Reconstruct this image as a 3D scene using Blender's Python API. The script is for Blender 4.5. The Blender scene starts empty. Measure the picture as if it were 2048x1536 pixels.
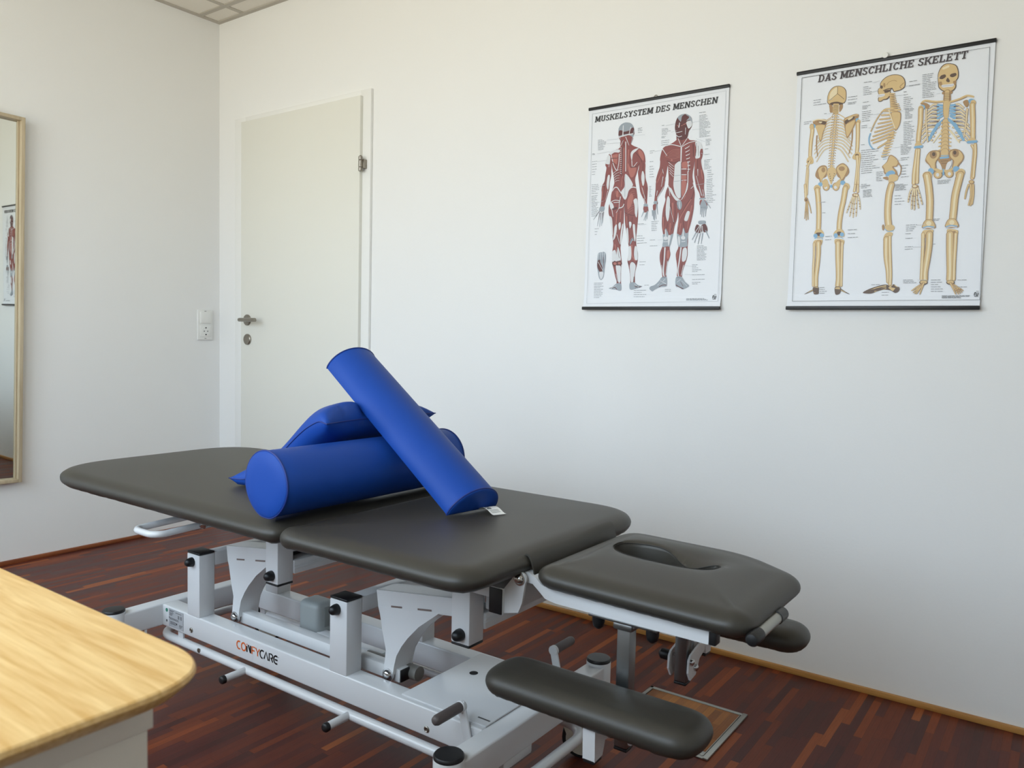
import bpy, bmesh, math, random
from mathutils import Vector, Matrix
random.seed(7)
S = bpy.context.scene
COL = S.collection
# ------------------------------------------------------------------ camera
cd = bpy.data.cameras.new('camera'); cam = bpy.data.objects.new('camera', cd); COL.objects.link(cam)
cd.sensor_fit = 'HORIZONTAL'; cd.sensor_width = 36.0; cd.lens = 1572.92/2048*36.0; cd.clip_start = 0.02
r_ = (0.8104018, 0.5854285, 0.0228540); u_ = (-0.0551641, 0.0374116, 0.9977762); f_ = (-0.5832716, 0.8098604, -0.0626131)
cam.matrix_world = Matrix(((r_[0], u_[0], -f_[0], 3.601717), (r_[1], u_[1], -f_[1], -2.411517), (r_[2], u_[2], -f_[2], 1.01), (0, 0, 0, 1)))
cd.dof.use_dof = True; cd.dof.focus_distance = 2.4; cd.dof.aperture_fstop = 11.0
S.camera = cam
# ------------------------------------------------------------------ daylight and exposure
w = bpy.data.worlds.new('daylight'); S.world = w; w.use_nodes = True
nt = w.node_tree; bgn = nt.nodes['Background']
tc = nt.nodes.new('ShaderNodeTexCoord'); sp = nt.nodes.new('ShaderNodeSeparateXYZ'); cr = nt.nodes.new('ShaderNodeValToRGB'); mr = nt.nodes.new('ShaderNodeMapRange')
nt.links.new(tc.outputs['Generated'], sp.inputs[0]); nt.links.new(sp.outputs['Z'], mr.inputs['Value'])
mr.inputs['From Min'].default_value = -1; mr.inputs['From Max'].default_value = 1
nt.links.new(mr.outputs['Result'], cr.inputs['Fac']); nt.links.new(cr.outputs['Color'], bgn.inputs['Color'])
e = cr.color_ramp.elements
e[0].position = 0.40; e[0].color = (0.72, 0.68, 0.56, 1)      # sunlit paving outside
e[1].position = 0.62; e[1].color = (0.74, 0.90, 1.06, 1)      # bright sky
m_ = e.new(0.50); m_.color = (0.78, 0.82, 0.81, 1)
bgn.inputs['Strength'].default_value = 5.0
S.view_settings.view_transform = 'Standard'; S.view_settings.look = 'None'; S.view_settings.gamma = 1.0
S.view_settings.use_curve_mapping = False; S.view_settings.exposure = 0.52
XR, YF, ZC = 4.5, -2.72, 2.535
WIN = [(0.40, 1.75), (2.0, 3.35)]; WZS = [(0.68, 2.42), (0.78, 2.42)]
for i, (a, b) in enumerate(WIN):
    WZ = WZS[i]; ld = bpy.data.lights.new('window_daylight', 'AREA'); ld.shape = 'RECTANGLE'; ld.size = b-a; ld.size_y = WZ[1]-WZ[0]
    lo = bpy.data.objects.new('window_daylight', ld); COL.objects.link(lo)
    lo.location = ((a+b)/2, YF-0.18, sum(WZ)/2); lo.rotation_euler = (math.pi/2, 0, 0)   # looks into the room
    ld.cycles.is_portal = True

# ------------------------------------------------------------------ materials
def lin(h):
    c = [int(h[i:i+2], 16)/255 for i in (0, 2, 4)]
    return tuple(v/12.92 if v <= .04045 else ((v+.055)/1.055)**2.4 for v in c)+(1,)
def mat(name, col, rough=.5, metal=0.0, bump=None, spec=.5, var=None, coat=0):
    m = bpy.data.materials.new(name); m.use_nodes = True; n = m.node_tree; b = n.nodes['Principled BSDF']
    c = lin(col) if isinstance(col, str) else tuple(col)+(1,)
    b.inputs['Base Color'].default_value = c; b.inputs['Roughness'].default_value = rough; b.inputs['Metallic'].default_value = metal
    b.inputs['Specular IOR Level'].default_value = spec; b.inputs['Coat Weight'].default_value = coat
    if bump or var:
        t = n.nodes.new('ShaderNodeTexCoord'); no = n.nodes.new('ShaderNodeTexNoise'); n.links.new(t.outputs['Object'], no.inputs['Vector'])
        if bump:
            sc, st, ds = bump; no.inputs['Scale'].default_value = sc; no.inputs['Detail'].default_value = 4
            bp = n.nodes.new('ShaderNodeBump'); bp.inputs['Strength'].default_value = st; bp.inputs['Distance'].default_value = ds
            n.links.new(no.outputs['Fac'], bp.inputs['Height']); n.links.new(bp.outputs['Normal'], b.inputs['Normal'])
        if var:
            n2 = n.nodes.new('ShaderNodeTexNoise'); n2.inputs['Scale'].default_value = var[0]; n2.inputs['Detail'].default_value = 5; n.links.new(t.outputs['Object'], n2.inputs['Vector'])
            hv = n.nodes.new('ShaderNodeHueSaturation'); mp = n.nodes.new('ShaderNodeMapRange'); mp.inputs['To Min'].default_value = 1-var[1]; mp.inputs['To Max'].default_value = 1+var[1]
            n.links.new(n2.outputs['Fac'], mp.inputs['Value']); n.links.new(mp.outputs['Result'], hv.inputs['Value']); hv.inputs['Color'].default_value = c
            n.links.new(hv.outputs['Color'], b.inputs['Base Color'])
    return m
def wood(name, dark, light, scale, rough, axis):
    # straight grained wood: noise stretched along one axis
    m = bpy.data.materials.new(name); m.use_nodes = True; n = m.node_tree; b = n.nodes['Principled BSDF']; L = n.links
    t = n.nodes.new('ShaderNodeTexCoord'); mp = n.nodes.new('ShaderNodeMapping'); sc = [scale]*3; sc[axis] = scale/14; mp.inputs['Scale'].default_value = sc
    L.new(t.outputs['Object'], mp.inputs['Vector']); no = n.nodes.new('ShaderNodeTexNoise'); no.inputs['Scale'].default_value = 1; no.inputs['Detail'].default_value = 5; no.inputs['Distortion'].default_value = .4
    L.new(mp.outputs['Vector'], no.inputs['Vector']); rp = n.nodes.new('ShaderNodeValToRGB'); rp.color_ramp.elements[0].position = .3; rp.color_ramp.elements[1].position = .68
    rp.color_ramp.elements[0].color = lin(dark); rp.color_ramp.elements[1].color = lin(light)
    L.new(no.outputs['Fac'], rp.inputs['Fac']); L.new(rp.outputs['Color'], b.inputs['Base Color']); b.inputs['Roughness'].default_value = rough
    return m
def parquet(name, ramp, bump=.15):
    m = bpy.data.materials.new(name); m.use_nodes = True; n = m.node_tree; b = n.nodes['Principled BSDF']; L = n.links
    g = n.nodes.new('ShaderNodeNewGeometry'); s = n.nodes.new('ShaderNodeSeparateXYZ'); L.new(g.outputs['Position'], s.inputs[0])
    def M(op, a, c=None):
        q = n.nodes.new('ShaderNodeMath'); q.operation = op
        for i, v in enumerate((a, c)):
            if v is None: continue
            if isinstance(v, (int, float)): q.inputs[i].default_value = v
            else: L.new(v, q.inputs[i])
        return q.outputs[0]
    u = M('DIVIDE', s.outputs['X'], .0208); row = M('FLOOR', u); fu = M('FRACT', u)
    wn = n.nodes.new('ShaderNodeTexWhiteNoise'); wn.noise_dimensions = '1D'; L.new(row, wn.inputs['W'])
    v = M('ADD', M('DIVIDE', s.outputs['Y'], .25), M('MULTIPLY', wn.outputs['Value'], 7.3)); pl = M('FLOOR', v); fv = M('FRACT', v)
    cb = n.nodes.new('ShaderNodeCombineXYZ'); L.new(row, cb.inputs[0]); L.new(pl, cb.inputs[1])
    w2 = n.nodes.new('ShaderNodeTexWhiteNoise'); w2.noise_dimensions = '2D'; L.new(cb.outputs[0], w2.inputs['Vector'])
    rp = n.nodes.new('ShaderNodeValToRGB'); el = rp.color_ramp.elements
    el[0].position = ramp[0][0]; el[0].color = lin(ramp[0][1]); el[1].position = ramp[-1][0]; el[1].color = lin(ramp[-1][1])
    for p, c in ramp[1:-1]: q = el.new(p); q.color = lin(c)
    L.new(w2.outputs['Value'], rp.inputs['Fac'])
    mp = n.nodes.new('ShaderNodeMapping'); mp.inputs['Scale'].default_value = (260, 14, 1); L.new(g.outputs['Position'], mp.inputs['Vector'])
    no = n.nodes.new('ShaderNodeTexNoise'); no.inputs['Scale'].default_value = 1; no.inputs['Detail'].default_value = 4; L.new(mp.outputs['Vector'], no.inputs['Vector'])
    k = n.nodes.new('ShaderNodeMapRange'); k.inputs['To Min'].default_value = .72; k.inputs['To Max'].default_value = 1.25; L.new(no.outputs['Fac'], k.inputs['Value'])
    seam = M('MULTIPLY', M('GREATER_THAN', fu, .035), M('GREATER_THAN', fv, .004)); sm = M('ADD', M('MULTIPLY', seam, .4), .6)
    hs = n.nodes.new('ShaderNodeHueSaturation'); L.new(rp.outputs['Color'], hs.inputs['Color']); L.new(M('MULTIPLY', k.outputs['Result'], sm), hs.inputs['Value'])
    L.new(hs.outputs['Color'], b.inputs['Base Color'])
    rr = n.nodes.new('ShaderNodeMapRange'); rr.inputs['To Min'].default_value = .30; rr.inputs['To Max'].default_value = .46; L.new(w2.outputs['Value'], rr.inputs['Value']); L.new(rr.outputs['Result'], b.inputs['Roughness'])
    bp = n.nodes.new('ShaderNodeBump'); bp.inputs['Strength'].default_value = bump; bp.inputs['Distance'].default_value = .0006; L.new(M('ADD', seam, M('MULTIPLY', no.outputs['Fac'], .3)), bp.inputs['Height']); L.new(bp.outputs['Normal'], b.inputs['Normal'])
    b.inputs['Specular IOR Level'].default_value = .2
    return m
M_WALL = mat('white wall paint', 'f1f1ef', .75, bump=(120, .12, .002), spec=.3)
M_CEIL = mat('ceiling tile', 'e9e4da', .9, bump=(300, .2, .001))
M_GRID = mat('ceiling grid', 'b9b3a8', .6)
M_FLOOR = parquet('merbau strip parquet', [(0, '46241f'), (.35, '562a23'), (.62, '643123'), (.84, '6f3724'), (.95, '844326'), (1, '96542f')])
M_LID = parquet('lighter strip parquet', [(0, '7d4c28'), (.5, '986336'), (.85, 'aa733e'), (1, 'c8934f')])
M_BASE = wood('beech skirting', 'a8733a', 'c89552', 60, .45, 0)
M_BASEL = wood('reddish skirting', '7a3f22', '96552f', 60, .45, 1)
M_DOOR = mat('door laminate', 'e9e8df', .5, bump=(60, .03, .001))
M_FRAME = mat('door frame lacquer', 'f1f1ee', .4)
M_STEEL = mat('brushed steel', '9a948a', .36, 1.0)
M_CHROME = mat('chrome', 'c4c4c4', .16, 1.0)
M_TUBE = mat('zinc steel tube', '8d8f90', .34, 1.0)
M_PLAST = mat('white plastic', 'eeeeea', .35)
M_GREYPL = mat('grey plastic', '9aa0a0', .45)
M_DGREY = mat('dark grey plastic', '3a3a3a', .5)
M_BLACK = mat('black plastic', '131315', .45)
M_RUBBER = mat('black rubber', '1b1b1b', .7)
M_WHITE = mat('white powder coat', 'd9dadb', .28, coat=.25)
M_CREAM = mat('cream plastic', 'cfcabc', .4)
M_VINYL = mat('dark brown grey vinyl', '3b3832', .43, bump=(700, .1, .0006), spec=.45)
M_BLUE = mat('blue vinyl', '17469c', .5, bump=(600, .08, .0005), spec=.25)
M_BLUEP = mat('blue piping', '14307c', .5)
M_GRIP = mat('grey brown grip', '5b5250', .55)
M_ALU = mat('anodised aluminium', 'a8a8a2', .4, 1.0)
M_PALEWOOD = wood('pale ash frame', 'b5a486', 'cbbb9d', 70, .5, 2)
M_BAMBOO = wood('bamboo board', 'd2a35e', 'efca8b', 150, .42, 0)
M_CAB = mat('cabinet white', 'e6e0d6', .5)
M_MIRROR = mat('mirror silver', 'e8ece8', .015, 1.0)
M_ORANGE = mat('orange print', 'd8662a', .5); M_INK = mat('black print', '151515', .5); M_LABEL = mat('silver label', 'a9abae', .5); M_GREEN = mat('green sticker', '2e7a62', .5)
M_TAG = mat('white woven tag', 'f2f2ee', .7)
M_SLOT = mat('slot opening', '7a6a64', .7)
M_HOLE = mat('dark hole', '101010', .8)

# ------------------------------------------------------------------ mesh builder
class MB:
    def __init__(s): s.v = []; s.f = []; s.m = []
    def add(s, vs, fs, mi=0):
        o = len(s.v); s.v += [tuple(p) for p in vs]
        for f in fs: s.f.append([o+i for i in f]); s.m.append(mi)
        return s
    def bm(s, b, mi=0):
        b.verts.ensure_lookup_table(); b.verts.index_update()
        s.add([v.co[:] for v in b.verts], [[v.index for v in f.verts] for f in b.faces], mi); b.free(); return s
    def box(s, x0, x1, y0, y1, z0, z1, bev=.002, mi=0, seg=2, mx=None):
        b = bmesh.new(); bmesh.ops.create_cube(b, size=1)
        for v in b.verts: v.co = ((x0+x1)/2+v.co.x*(x1-x0), (y0+y1)/2+v.co.y*(y1-y0), (z0+z1)/2+v.co.z*(z1-z0))
        if bev: bmesh.ops.bevel(b, geom=list(b.edges), offset=min(bev, .49*min(abs(x1-x0), abs(y1-y0), abs(z1-z0))), segments=seg, profile=.5, affect='EDGES', clamp_overlap=True)
        if mx: bmesh.ops.transform(b, matrix=mx, verts=b.verts)
        return s.bm(b, mi)
    def bar(s, p0, p1, w, h, bev=.002, mi=0, up=(0, 0, 1)):
        # rectangular bar from p0 to p1: w across, h along up
        p0 = Vector(p0); p1 = Vector(p1); d = (p1-p0); L = d.length; d.normalize(); sd = d.cross(Vector(up)).normalized(); u2 = sd.cross(d)
        mx = Matrix(((d.x, sd.x, u2.x, p0.x), (d.y, sd.y, u2.y, p0.y), (d.z, sd.z, u2.z, p0.z), (0, 0, 0, 1)))
        return s.box(0, L, -w/2, w/2, -h/2, h/2, bev, mi, 2, mx)
    def tube(s, pts, r, n=14, closed=False, mi=0, caps=True):
        P = [Vector(p) for p in pts]; N = len(P); R = r if isinstance(r, (list, tuple)) else [r]*N
        tg = []
        for i in range(N):
            a = P[i-1] if (i or closed) else P[i]; c = P[(i+1) % N] if (i < N-1 or closed) else P[i]; tg.append((c-a).normalized())
        nr = tg[0].orthogonal().normalized(); vs = []
        for i in range(N):
            nr = (nr-tg[i]*nr.dot(tg[i])).normalized(); bi = tg[i].cross(nr)
            vs += [P[i]+(nr*math.cos(2*math.pi*k/n)+bi*math.sin(2*math.pi*k/n))*R[i] for k in range(n)]
        fs = [[i*n+k, i*n+(k+1) % n, ((i+1) % N)*n+(k+1) % n, ((i+1) % N)*n+k] for i in range(N if closed else N-1) for k in range(n)]
        if caps and not closed: fs += [list(range(n))[::-1], [(N-1)*n+k for k in range(n)]]
        return s.add(vs, fs, mi)
    def lathe(s, c, ax, prof, n=24, mi=0):
        # prof: (distance along ax, radius)
        c = Vector(c); ax = Vector(ax).normalized(); a = ax.orthogonal().normalized(); b = ax.cross(a); vs = []; m = len(prof)
        for d, r in prof: vs += [c+ax*d+(a*math.cos(2*math.pi*k/n)+b*math.sin(2*math.pi*k/n))*max(r, 1e-5) for k in range(n)]
        fs = [[i*n+k, i*n+(k+1) % n, (i+1)*n+(k+1) % n, (i+1)*n+k] for i in range(m-1) for k in range(n)]
        fs += [list(range(n))[::-1], [(m-1)*n+k for k in range(n)]]
        return s.add(vs, fs, mi)
    def prism(s, poly, y0, y1, mi=0, plane='xz'):
        n = len(poly)
        def q(p, t): return {'xz': (p[0], t, p[1]), 'yz': (t, p[0], p[1]), 'xy': (p[0], p[1], t)}[plane]
        vs = [q(p, y0) for p in poly]+[q(p, y1) for p in poly]
        return s.add(vs, [list(range(n)), list(range(n, 2*n))[::-1]]+[[i, (i+1) % n, n+(i+1) % n, n+i] for i in range(n)], mi)
    def build(s, name, mats, parent=None, smooth=40, loc=None):
        me = bpy.data.meshes.new(name); me.from_pydata(s.v, [], s.f)
        for m in (mats if isinstance(mats, (list, tuple)) else [mats]): me.materials.append(m)
        b = bmesh.new(); b.from_mesh(me); b.faces.ensure_lookup_table()
        bmesh.ops.recalc_face_normals(b, faces=b.faces); b.to_mesh(me); b.free()
        for p, mi in zip(me.polygons, s.m): p.material_index = mi
        if smooth:
            me.polygons.foreach_set('use_smooth', [True]*len(me.polygons)); me.set_sharp_from_angle(angle=math.radians(smooth))
        o = bpy.data.objects.new(name, me); COL.objects.link(o)
        if loc is not None: put(o, loc)
        if parent is not None:
            o.parent = parent; o.matrix_parent_inverse = wm(parent).inverted()
        return o
def wm(o):
    m = Matrix.LocRotScale(o.location, o.rotation_euler, o.scale)
    return (wm(o.parent) @ o.matrix_parent_inverse @ m) if o.parent else m
def put(o, loc):
    # move the origin of a mesh to loc without moving its vertices in the world
    l = Vector(loc)
    for v in o.data.vertices: v.co -= l
    o.location = l
def tag(o, label=None, cat=None, group=None, kind=None):
    for k, v in (('label', label), ('category', cat), ('group', group), ('kind', kind)):
        if v: o[k] = v
    return o
def empty(name, loc, label, cat, group=None):
    o = bpy.data.objects.new(name, None); o.empty_display_size = .1; COL.objects.link(o); o.location = loc
    return tag(o, label, cat, group)
def arc(c, r, a0, a1, n):
    return [(c[0]+r*math.cos(math.radians(a0+(a1-a0)*i/n)), c[1]+r*math.sin(math.radians(a0+(a1-a0)*i/n))) for i in range(n+1)]
def rounded(pts, rad, n=8):
    # polygon with rounded corners; rad one radius or one per corner
    o = []; N = len(pts)
    for i in range(N):
        p = Vector(pts[i]); a = (Vector(pts[i-1])-p); b = (Vector(pts[(i+1) % N])-p); r = rad[i] if isinstance(rad, (list, tuple)) else rad
        la, lb = a.length, b.length; a.normalize(); b.normalize(); h = a.angle(b)/2; d = min(r/math.tan(h), .49*la, .49*lb)
        p0 = p+a*d; p1 = p+b*d
        for k in range(n+1):
            t = k/n; q = p0*(1-t)**2+p*2*t*(1-t)+p1*t*t; o.append((q.x, q.y))
    return o
def resample(pts, N):
    P = [Vector(p) for p in pts]; L = [(P[(i+1) % len(P)]-P[i]).length for i in range(len(P))]; T = sum(L); o = []; i = 0; acc = 0
    for k in range(N):
        t = T*k/N
        while acc+L[i] < t and i < len(P)-1: acc += L[i]; i += 1
        o.append(P[i].lerp(P[(i+1) % len(P)], (t-acc)/max(L[i], 1e-9)))
    return o
def normals(P):
    N = len(P); ar = sum(P[i].x*P[(i+1) % N].y-P[(i+1) % N].x*P[i].y for i in range(N)); s = 1 if ar > 0 else -1
    o = []
    for i in range(N):
        t = (P[(i+1) % N]-P[i-1]).normalized(); o.append(Vector((-t.y, t.x))*s)     # inward
    return o
def corner_limit(P):
    # how far each outline point may move inwards before a tight corner folds over
    N = len(P); R_ = []
    for i in range(N):
        a = P[i]-P[i-3]; b = P[(i+3) % N]-P[i]; th = abs(a.angle(b, 0)); R_.append(min(.2, (a.length+b.length)/2/max(th, 1e-3)))
    R_ = [min(R_[(i+k) % N] for k in range(-3, 4)) for i in range(N)]
    for _ in range(6): R_ = [(R_[i-1]+2*R_[i]+R_[(i+1) % N])/4 for i in range(N)]
    return [.85*x for x in R_]
def pad_mesh(outline, zb, h, crown, r, N=160, inner=6, zf=None, wrinkle=.0008):
    # upholstered pad: rounded sides, gathered underside, gently domed top
    P = resample(outline, N); Nn = normals(P); m = MB(); rings = []; lim = corner_limit(P)
    zw = h*.46; prof = [(.036, 0), (.017, 0), (.010, .0035), (.0045, .009), (.001, zw*.75), (0, zw)]
    for k in range(1, 9):
        a = math.pi/2*k/8; prof.append((r*(1-math.cos(a)), h-(h-zw)*(1-math.sin(a))))
    for j, (ins, z) in enumerate(prof):
        rings.append([(P[i]+Nn[i]*(ins*min(1, lim[i]/r)), zb+z+(random.uniform(-wrinkle, wrinkle) if j in (1, 2) else 0)) for i in range(N)])
    last = [q for q, z in rings[-1]]; xs_ = [p.x for p in P]; ys_ = [p.y for p in P]; wx, wy = max(xs_)-min(xs_), max(ys_)-min(ys_); cx, cy = (max(xs_)+min(xs_))/2, (max(ys_)+min(ys_))/2; hs_ = abs(wx-wy)/2
    mid_ = [Vector((min(cx+hs_, max(cx-hs_, cx+(q.x-cx)*hs_*2/wx)), cy)) if wx > wy else Vector((cx, min(cy+hs_, max(cy-hs_, cy+(q.y-cy)*hs_*2/wy)))) for q in last]
    for k in range(1, inner+1):
        t = k/inner*.97; rings.append([(last[i].lerp(mid_[i], t), zb+h+crown*(1-(1-t)**2)) for i in range(N)])
    for k in range(len(rings)-inner, len(rings)):
        rg = rings[k]
        for _ in range(8*(k-len(rings)+inner+1)): rg = [((rg[i-1][0]+rg[i][0]*2+rg[(i+1) % N][0])/4, rg[i][1]) for i in range(N)]
        rings[k] = rg
    vs = []
    for rg in rings: vs += [(q.x, q.y, z+(zf(q.x, q.y) if zf else 0)) for q, z in rg]
    m.add(vs, [[j*N+i, j*N+(i+1) % N, (j+1)*N+(i+1) % N, (j+1)*N+i] for j in range(len(rings)-1) for i in range(N)])
    m.f += [list(range(N))[::-1], [(len(rings)-1)*N+i for i in range(N)]]; m.m += [0, 0]
    return m

# ------------------------------------------------------------------ the room
def struct(o): o['kind'] = 'structure'; return o
struct(MB().box(-.1, XR+.1, YF-.25, .1, -.1, 0, 0).build('floor', M_FLOOR, smooth=0))
c = MB().box(-.1, XR+.1, YF-.25, .1, ZC+.004, ZC+.1, 0, 0)
g = .024
for k in range(0, 9): c.box(.206+.625*k, .206+.625*k+g, YF, 0, ZC, ZC+.006, 0, 1)
for k in range(0, 5): c.box(0, XR, -.105-.625*k-g, -.105-.625*k, ZC-.0005, ZC+.006, 0, 1)
c.box(0, XR, -.022, 0, ZC-.002, ZC+.004, 0, 1); c.box(0, .022, YF, -.0221, ZC-.002, ZC+.004, 0, 1); c.box(XR-.022, XR, YF, -.0221, ZC-.002, ZC+.004, 0, 1)
struct(c.build('ceiling', [M_CEIL, M_GRID], smooth=0))
struct(MB().box(-.1, XR+.1, 0, .1, 0, ZC+.02, 0).build('wall_back', M_WALL, smooth=0))
struct(MB().box(-.1, 0, YF-.25, 0, 0, ZC+.02, 0).build('wall_left', M_WALL, smooth=0))
struct(MB().box(XR, XR+.1, YF-.25, 0, 0, ZC+.02, 0).build('wall_right', M_WALL, smooth=0))
wf = MB(); xs = [0]+[x for ab in WIN for x in ab]+[XR]
for i in range(0, len(xs), 2): wf.box(xs[i], xs[i+1], YF-.25, YF, 0, ZC+.02, 0)
for (a, b), (z0, z1) in zip(WIN, WZS): wf.box(a, b, YF-.25, YF, 0, z0, 0).box(a, b, YF-.25, YF, z1, ZC+.02, 0)
struct(wf.build('wall_front', M_WALL, smooth=0))
gl = bpy.data.materials.new('window glass'); gl.use_nodes = True; gn = gl.node_tree
tb = gn.nodes.new('ShaderNodeBsdfTransparent'); gb = gn.nodes.new('ShaderNodeBsdfGlossy'); gb.inputs['Roughness'].default_value = .02; mx = gn.nodes.new('ShaderNodeMixShader'); mx.inputs[0].default_value = .06
gn.links.new(tb.outputs[0], mx.inputs[1]); gn.links.new(gb.outputs[0], mx.inputs[2]); gn.links.new(mx.outputs[0], gn.nodes['Material Output'].inputs['Surface'])
for i, (a, b) in enumerate(WIN):
    q = MB(); z0, z1 = WZS[i]; y0, y1 = YF-.14, YF-.08
    q.box(a, a+.06, y0, y1, z0, z1).box(b-.06, b, y0, y1, z0, z1).box(a+.06, b-.06, y0, y1, z0, z0+.06).box(a+.06, b-.06, y0, y1, z1-.06, z1).box((a+b)/2-.03, (a+b)/2+.03, y0, y1, z0+.06, z1-.06)
    wo = struct(q.build('window_%d' % (i+1), M_FRAME)); MB().box(a+.05, b-.05, YF-.115, YF-.109, z0+.05, z1-.05, 0).build('pane', gl, wo)
    MB().box(a-.03, b+.03, YF-.08, YF+.05, z0-.03, z0).build('window_sill', M_FRAME, wo)
DX0, DX1 = .150, 1.104
struct(MB().box(DX1, XR, -.012, 0, 0, .0165, .002).build('baseboard_back', M_BASE))
struct(MB().box(0, .012, YF, 0, 0, .0165, .002).build('baseboard_left', M_BASEL))
# door and its frame
q = MB(); q.box(DX0, .235, -.014, 0, 0, 2.040, .0015).box(1.045, DX1, -.014, 0, 0, 2.040, .0015).box(.235, 1.045, -.014, 0, 1.995, 2.040, .0015)
dr = struct(q.build('door_1', M_FRAME))
MB().box(.222, 1.056, -.03, -.004, .008, 2.014, .002).build('door_leaf', M_DOOR, dr)
hz = 1.052; hx = .277
hd = MB(); hd.lathe((hx, -.03, hz), (0, -1, 0), [(0, .027), (.006, .027), (.008, .025), (.009, .011)], 28)
hd.tube([(hx, -.038, hz), (hx, -.07, hz), (hx+.004, -.08, hz), (hx+.014, -.084, hz), (hx+.13, -.084, hz)], .0095, 14)
hd.build('door_handle', M_STEEL, dr)
MB().lathe((hx+.002, -.03, .957), (0, -1, 0), [(0, .027), (.006, .027), (.009, .024)], 28).build('lock_escutcheon', M_STEEL, dr)
hg = MB()
for a, b in ((1.692, 1.708), (1.709, 1.737), (1.738, 1.754)): hg.lathe((1.068, -.036, a), (0, 0, 1), [(0, .0085), (.001, .0095), (b-a-.001, .0095), (b-a, .0085)], 16)
hg.lathe((1.068, -.036, 1.754), (0, 0, 1), [(0, .006), (.004, .005)], 12); hg.box(1.068, 1.084, -.032, -.012, 1.705, 1.742, .001)
hg.build('door_hinge', M_STEEL, dr)
# light switch over socket
sw = empty('light_switch', (0, -.087, .95), 'white double wall plate, rocker switch above a socket, beside the door', 'switch')
MB().box(0, .010, -.130, -.045, .948, 1.099, .003).build('wall_plate', M_PLAST, sw)
MB().box(.008, .0155, -.116, -.059, 1.032, 1.088, .002, mx=None).build('rocker', M_PLAST, sw)
q = MB(); q.box(.008, .013, -.117, -.058, .964, 1.020, .0015)
q.lathe((.0132, -.0875, .992), (1, 0, 0), [(0, .0215), (.0016, .0215), (.0016, .0195)], 28)
so = q.build('socket', M_PLAST, sw)
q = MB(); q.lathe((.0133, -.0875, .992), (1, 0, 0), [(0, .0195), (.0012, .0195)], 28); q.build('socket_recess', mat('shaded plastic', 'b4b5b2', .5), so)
for dy in (-.0095, .0095): MB().lathe((.0142, -.0875+dy, .992), (1, 0, 0), [(0, .003), (.0006, .003)], 12).build('pin_hole', M_DGREY, so)
for dz in (-.017, .017): MB().box(.0142, .0152, -.0915, -.0835, .992+dz-.003, .992+dz+.003, .0005).build('earth_clip', M_DGREY, so)
for z_ in (1.0915, .954): MB().box(.0098, .0104, -.093, -.082, z_, z_+.002, 0).build('moulded_mark', M_DGREY, sw)
# ------------------------------------------------------------------ mirror on the left wall
MY0, MY1, MZ0, MZ1 = -1.608, -.958, .352, 1.858
mi = empty('wall_mirror', (0, -1.24, MZ0), 'tall mirror in a pale ash wood frame on the left wall', 'mirror')
q = MB(); fw, fd = .014, .034
q.box(0, fd, MY1-fw, MY1, MZ0, MZ1, .001).box(0, fd, MY0, MY0+fw, MZ0, MZ1, .001).box(0, fd, MY0+fw, MY1-fw, MZ1-fw, MZ1, .001).box(0, fd, MY0+fw, MY1-fw, MZ0, MZ0+fw, .001)
q.build('frame', M_PALEWOOD, mi)
a = .006
for y_ in (MY1-fw-a, MY0+fw): MB().box(.004, .012, y_, y_+a, MZ0+fw, MZ1-fw, .001).build('inner_bead', M_PALEWOOD, mi)
MB().box(.002, .007, MY0+fw, MY1-fw, MZ0+fw, MZ1-fw, 0).build('mirror_glass', M_MIRROR, mi, smooth=0)
mi.rotation_euler = (math.radians(-1.2), math.radians(.35), math.radians(-.37))

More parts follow.
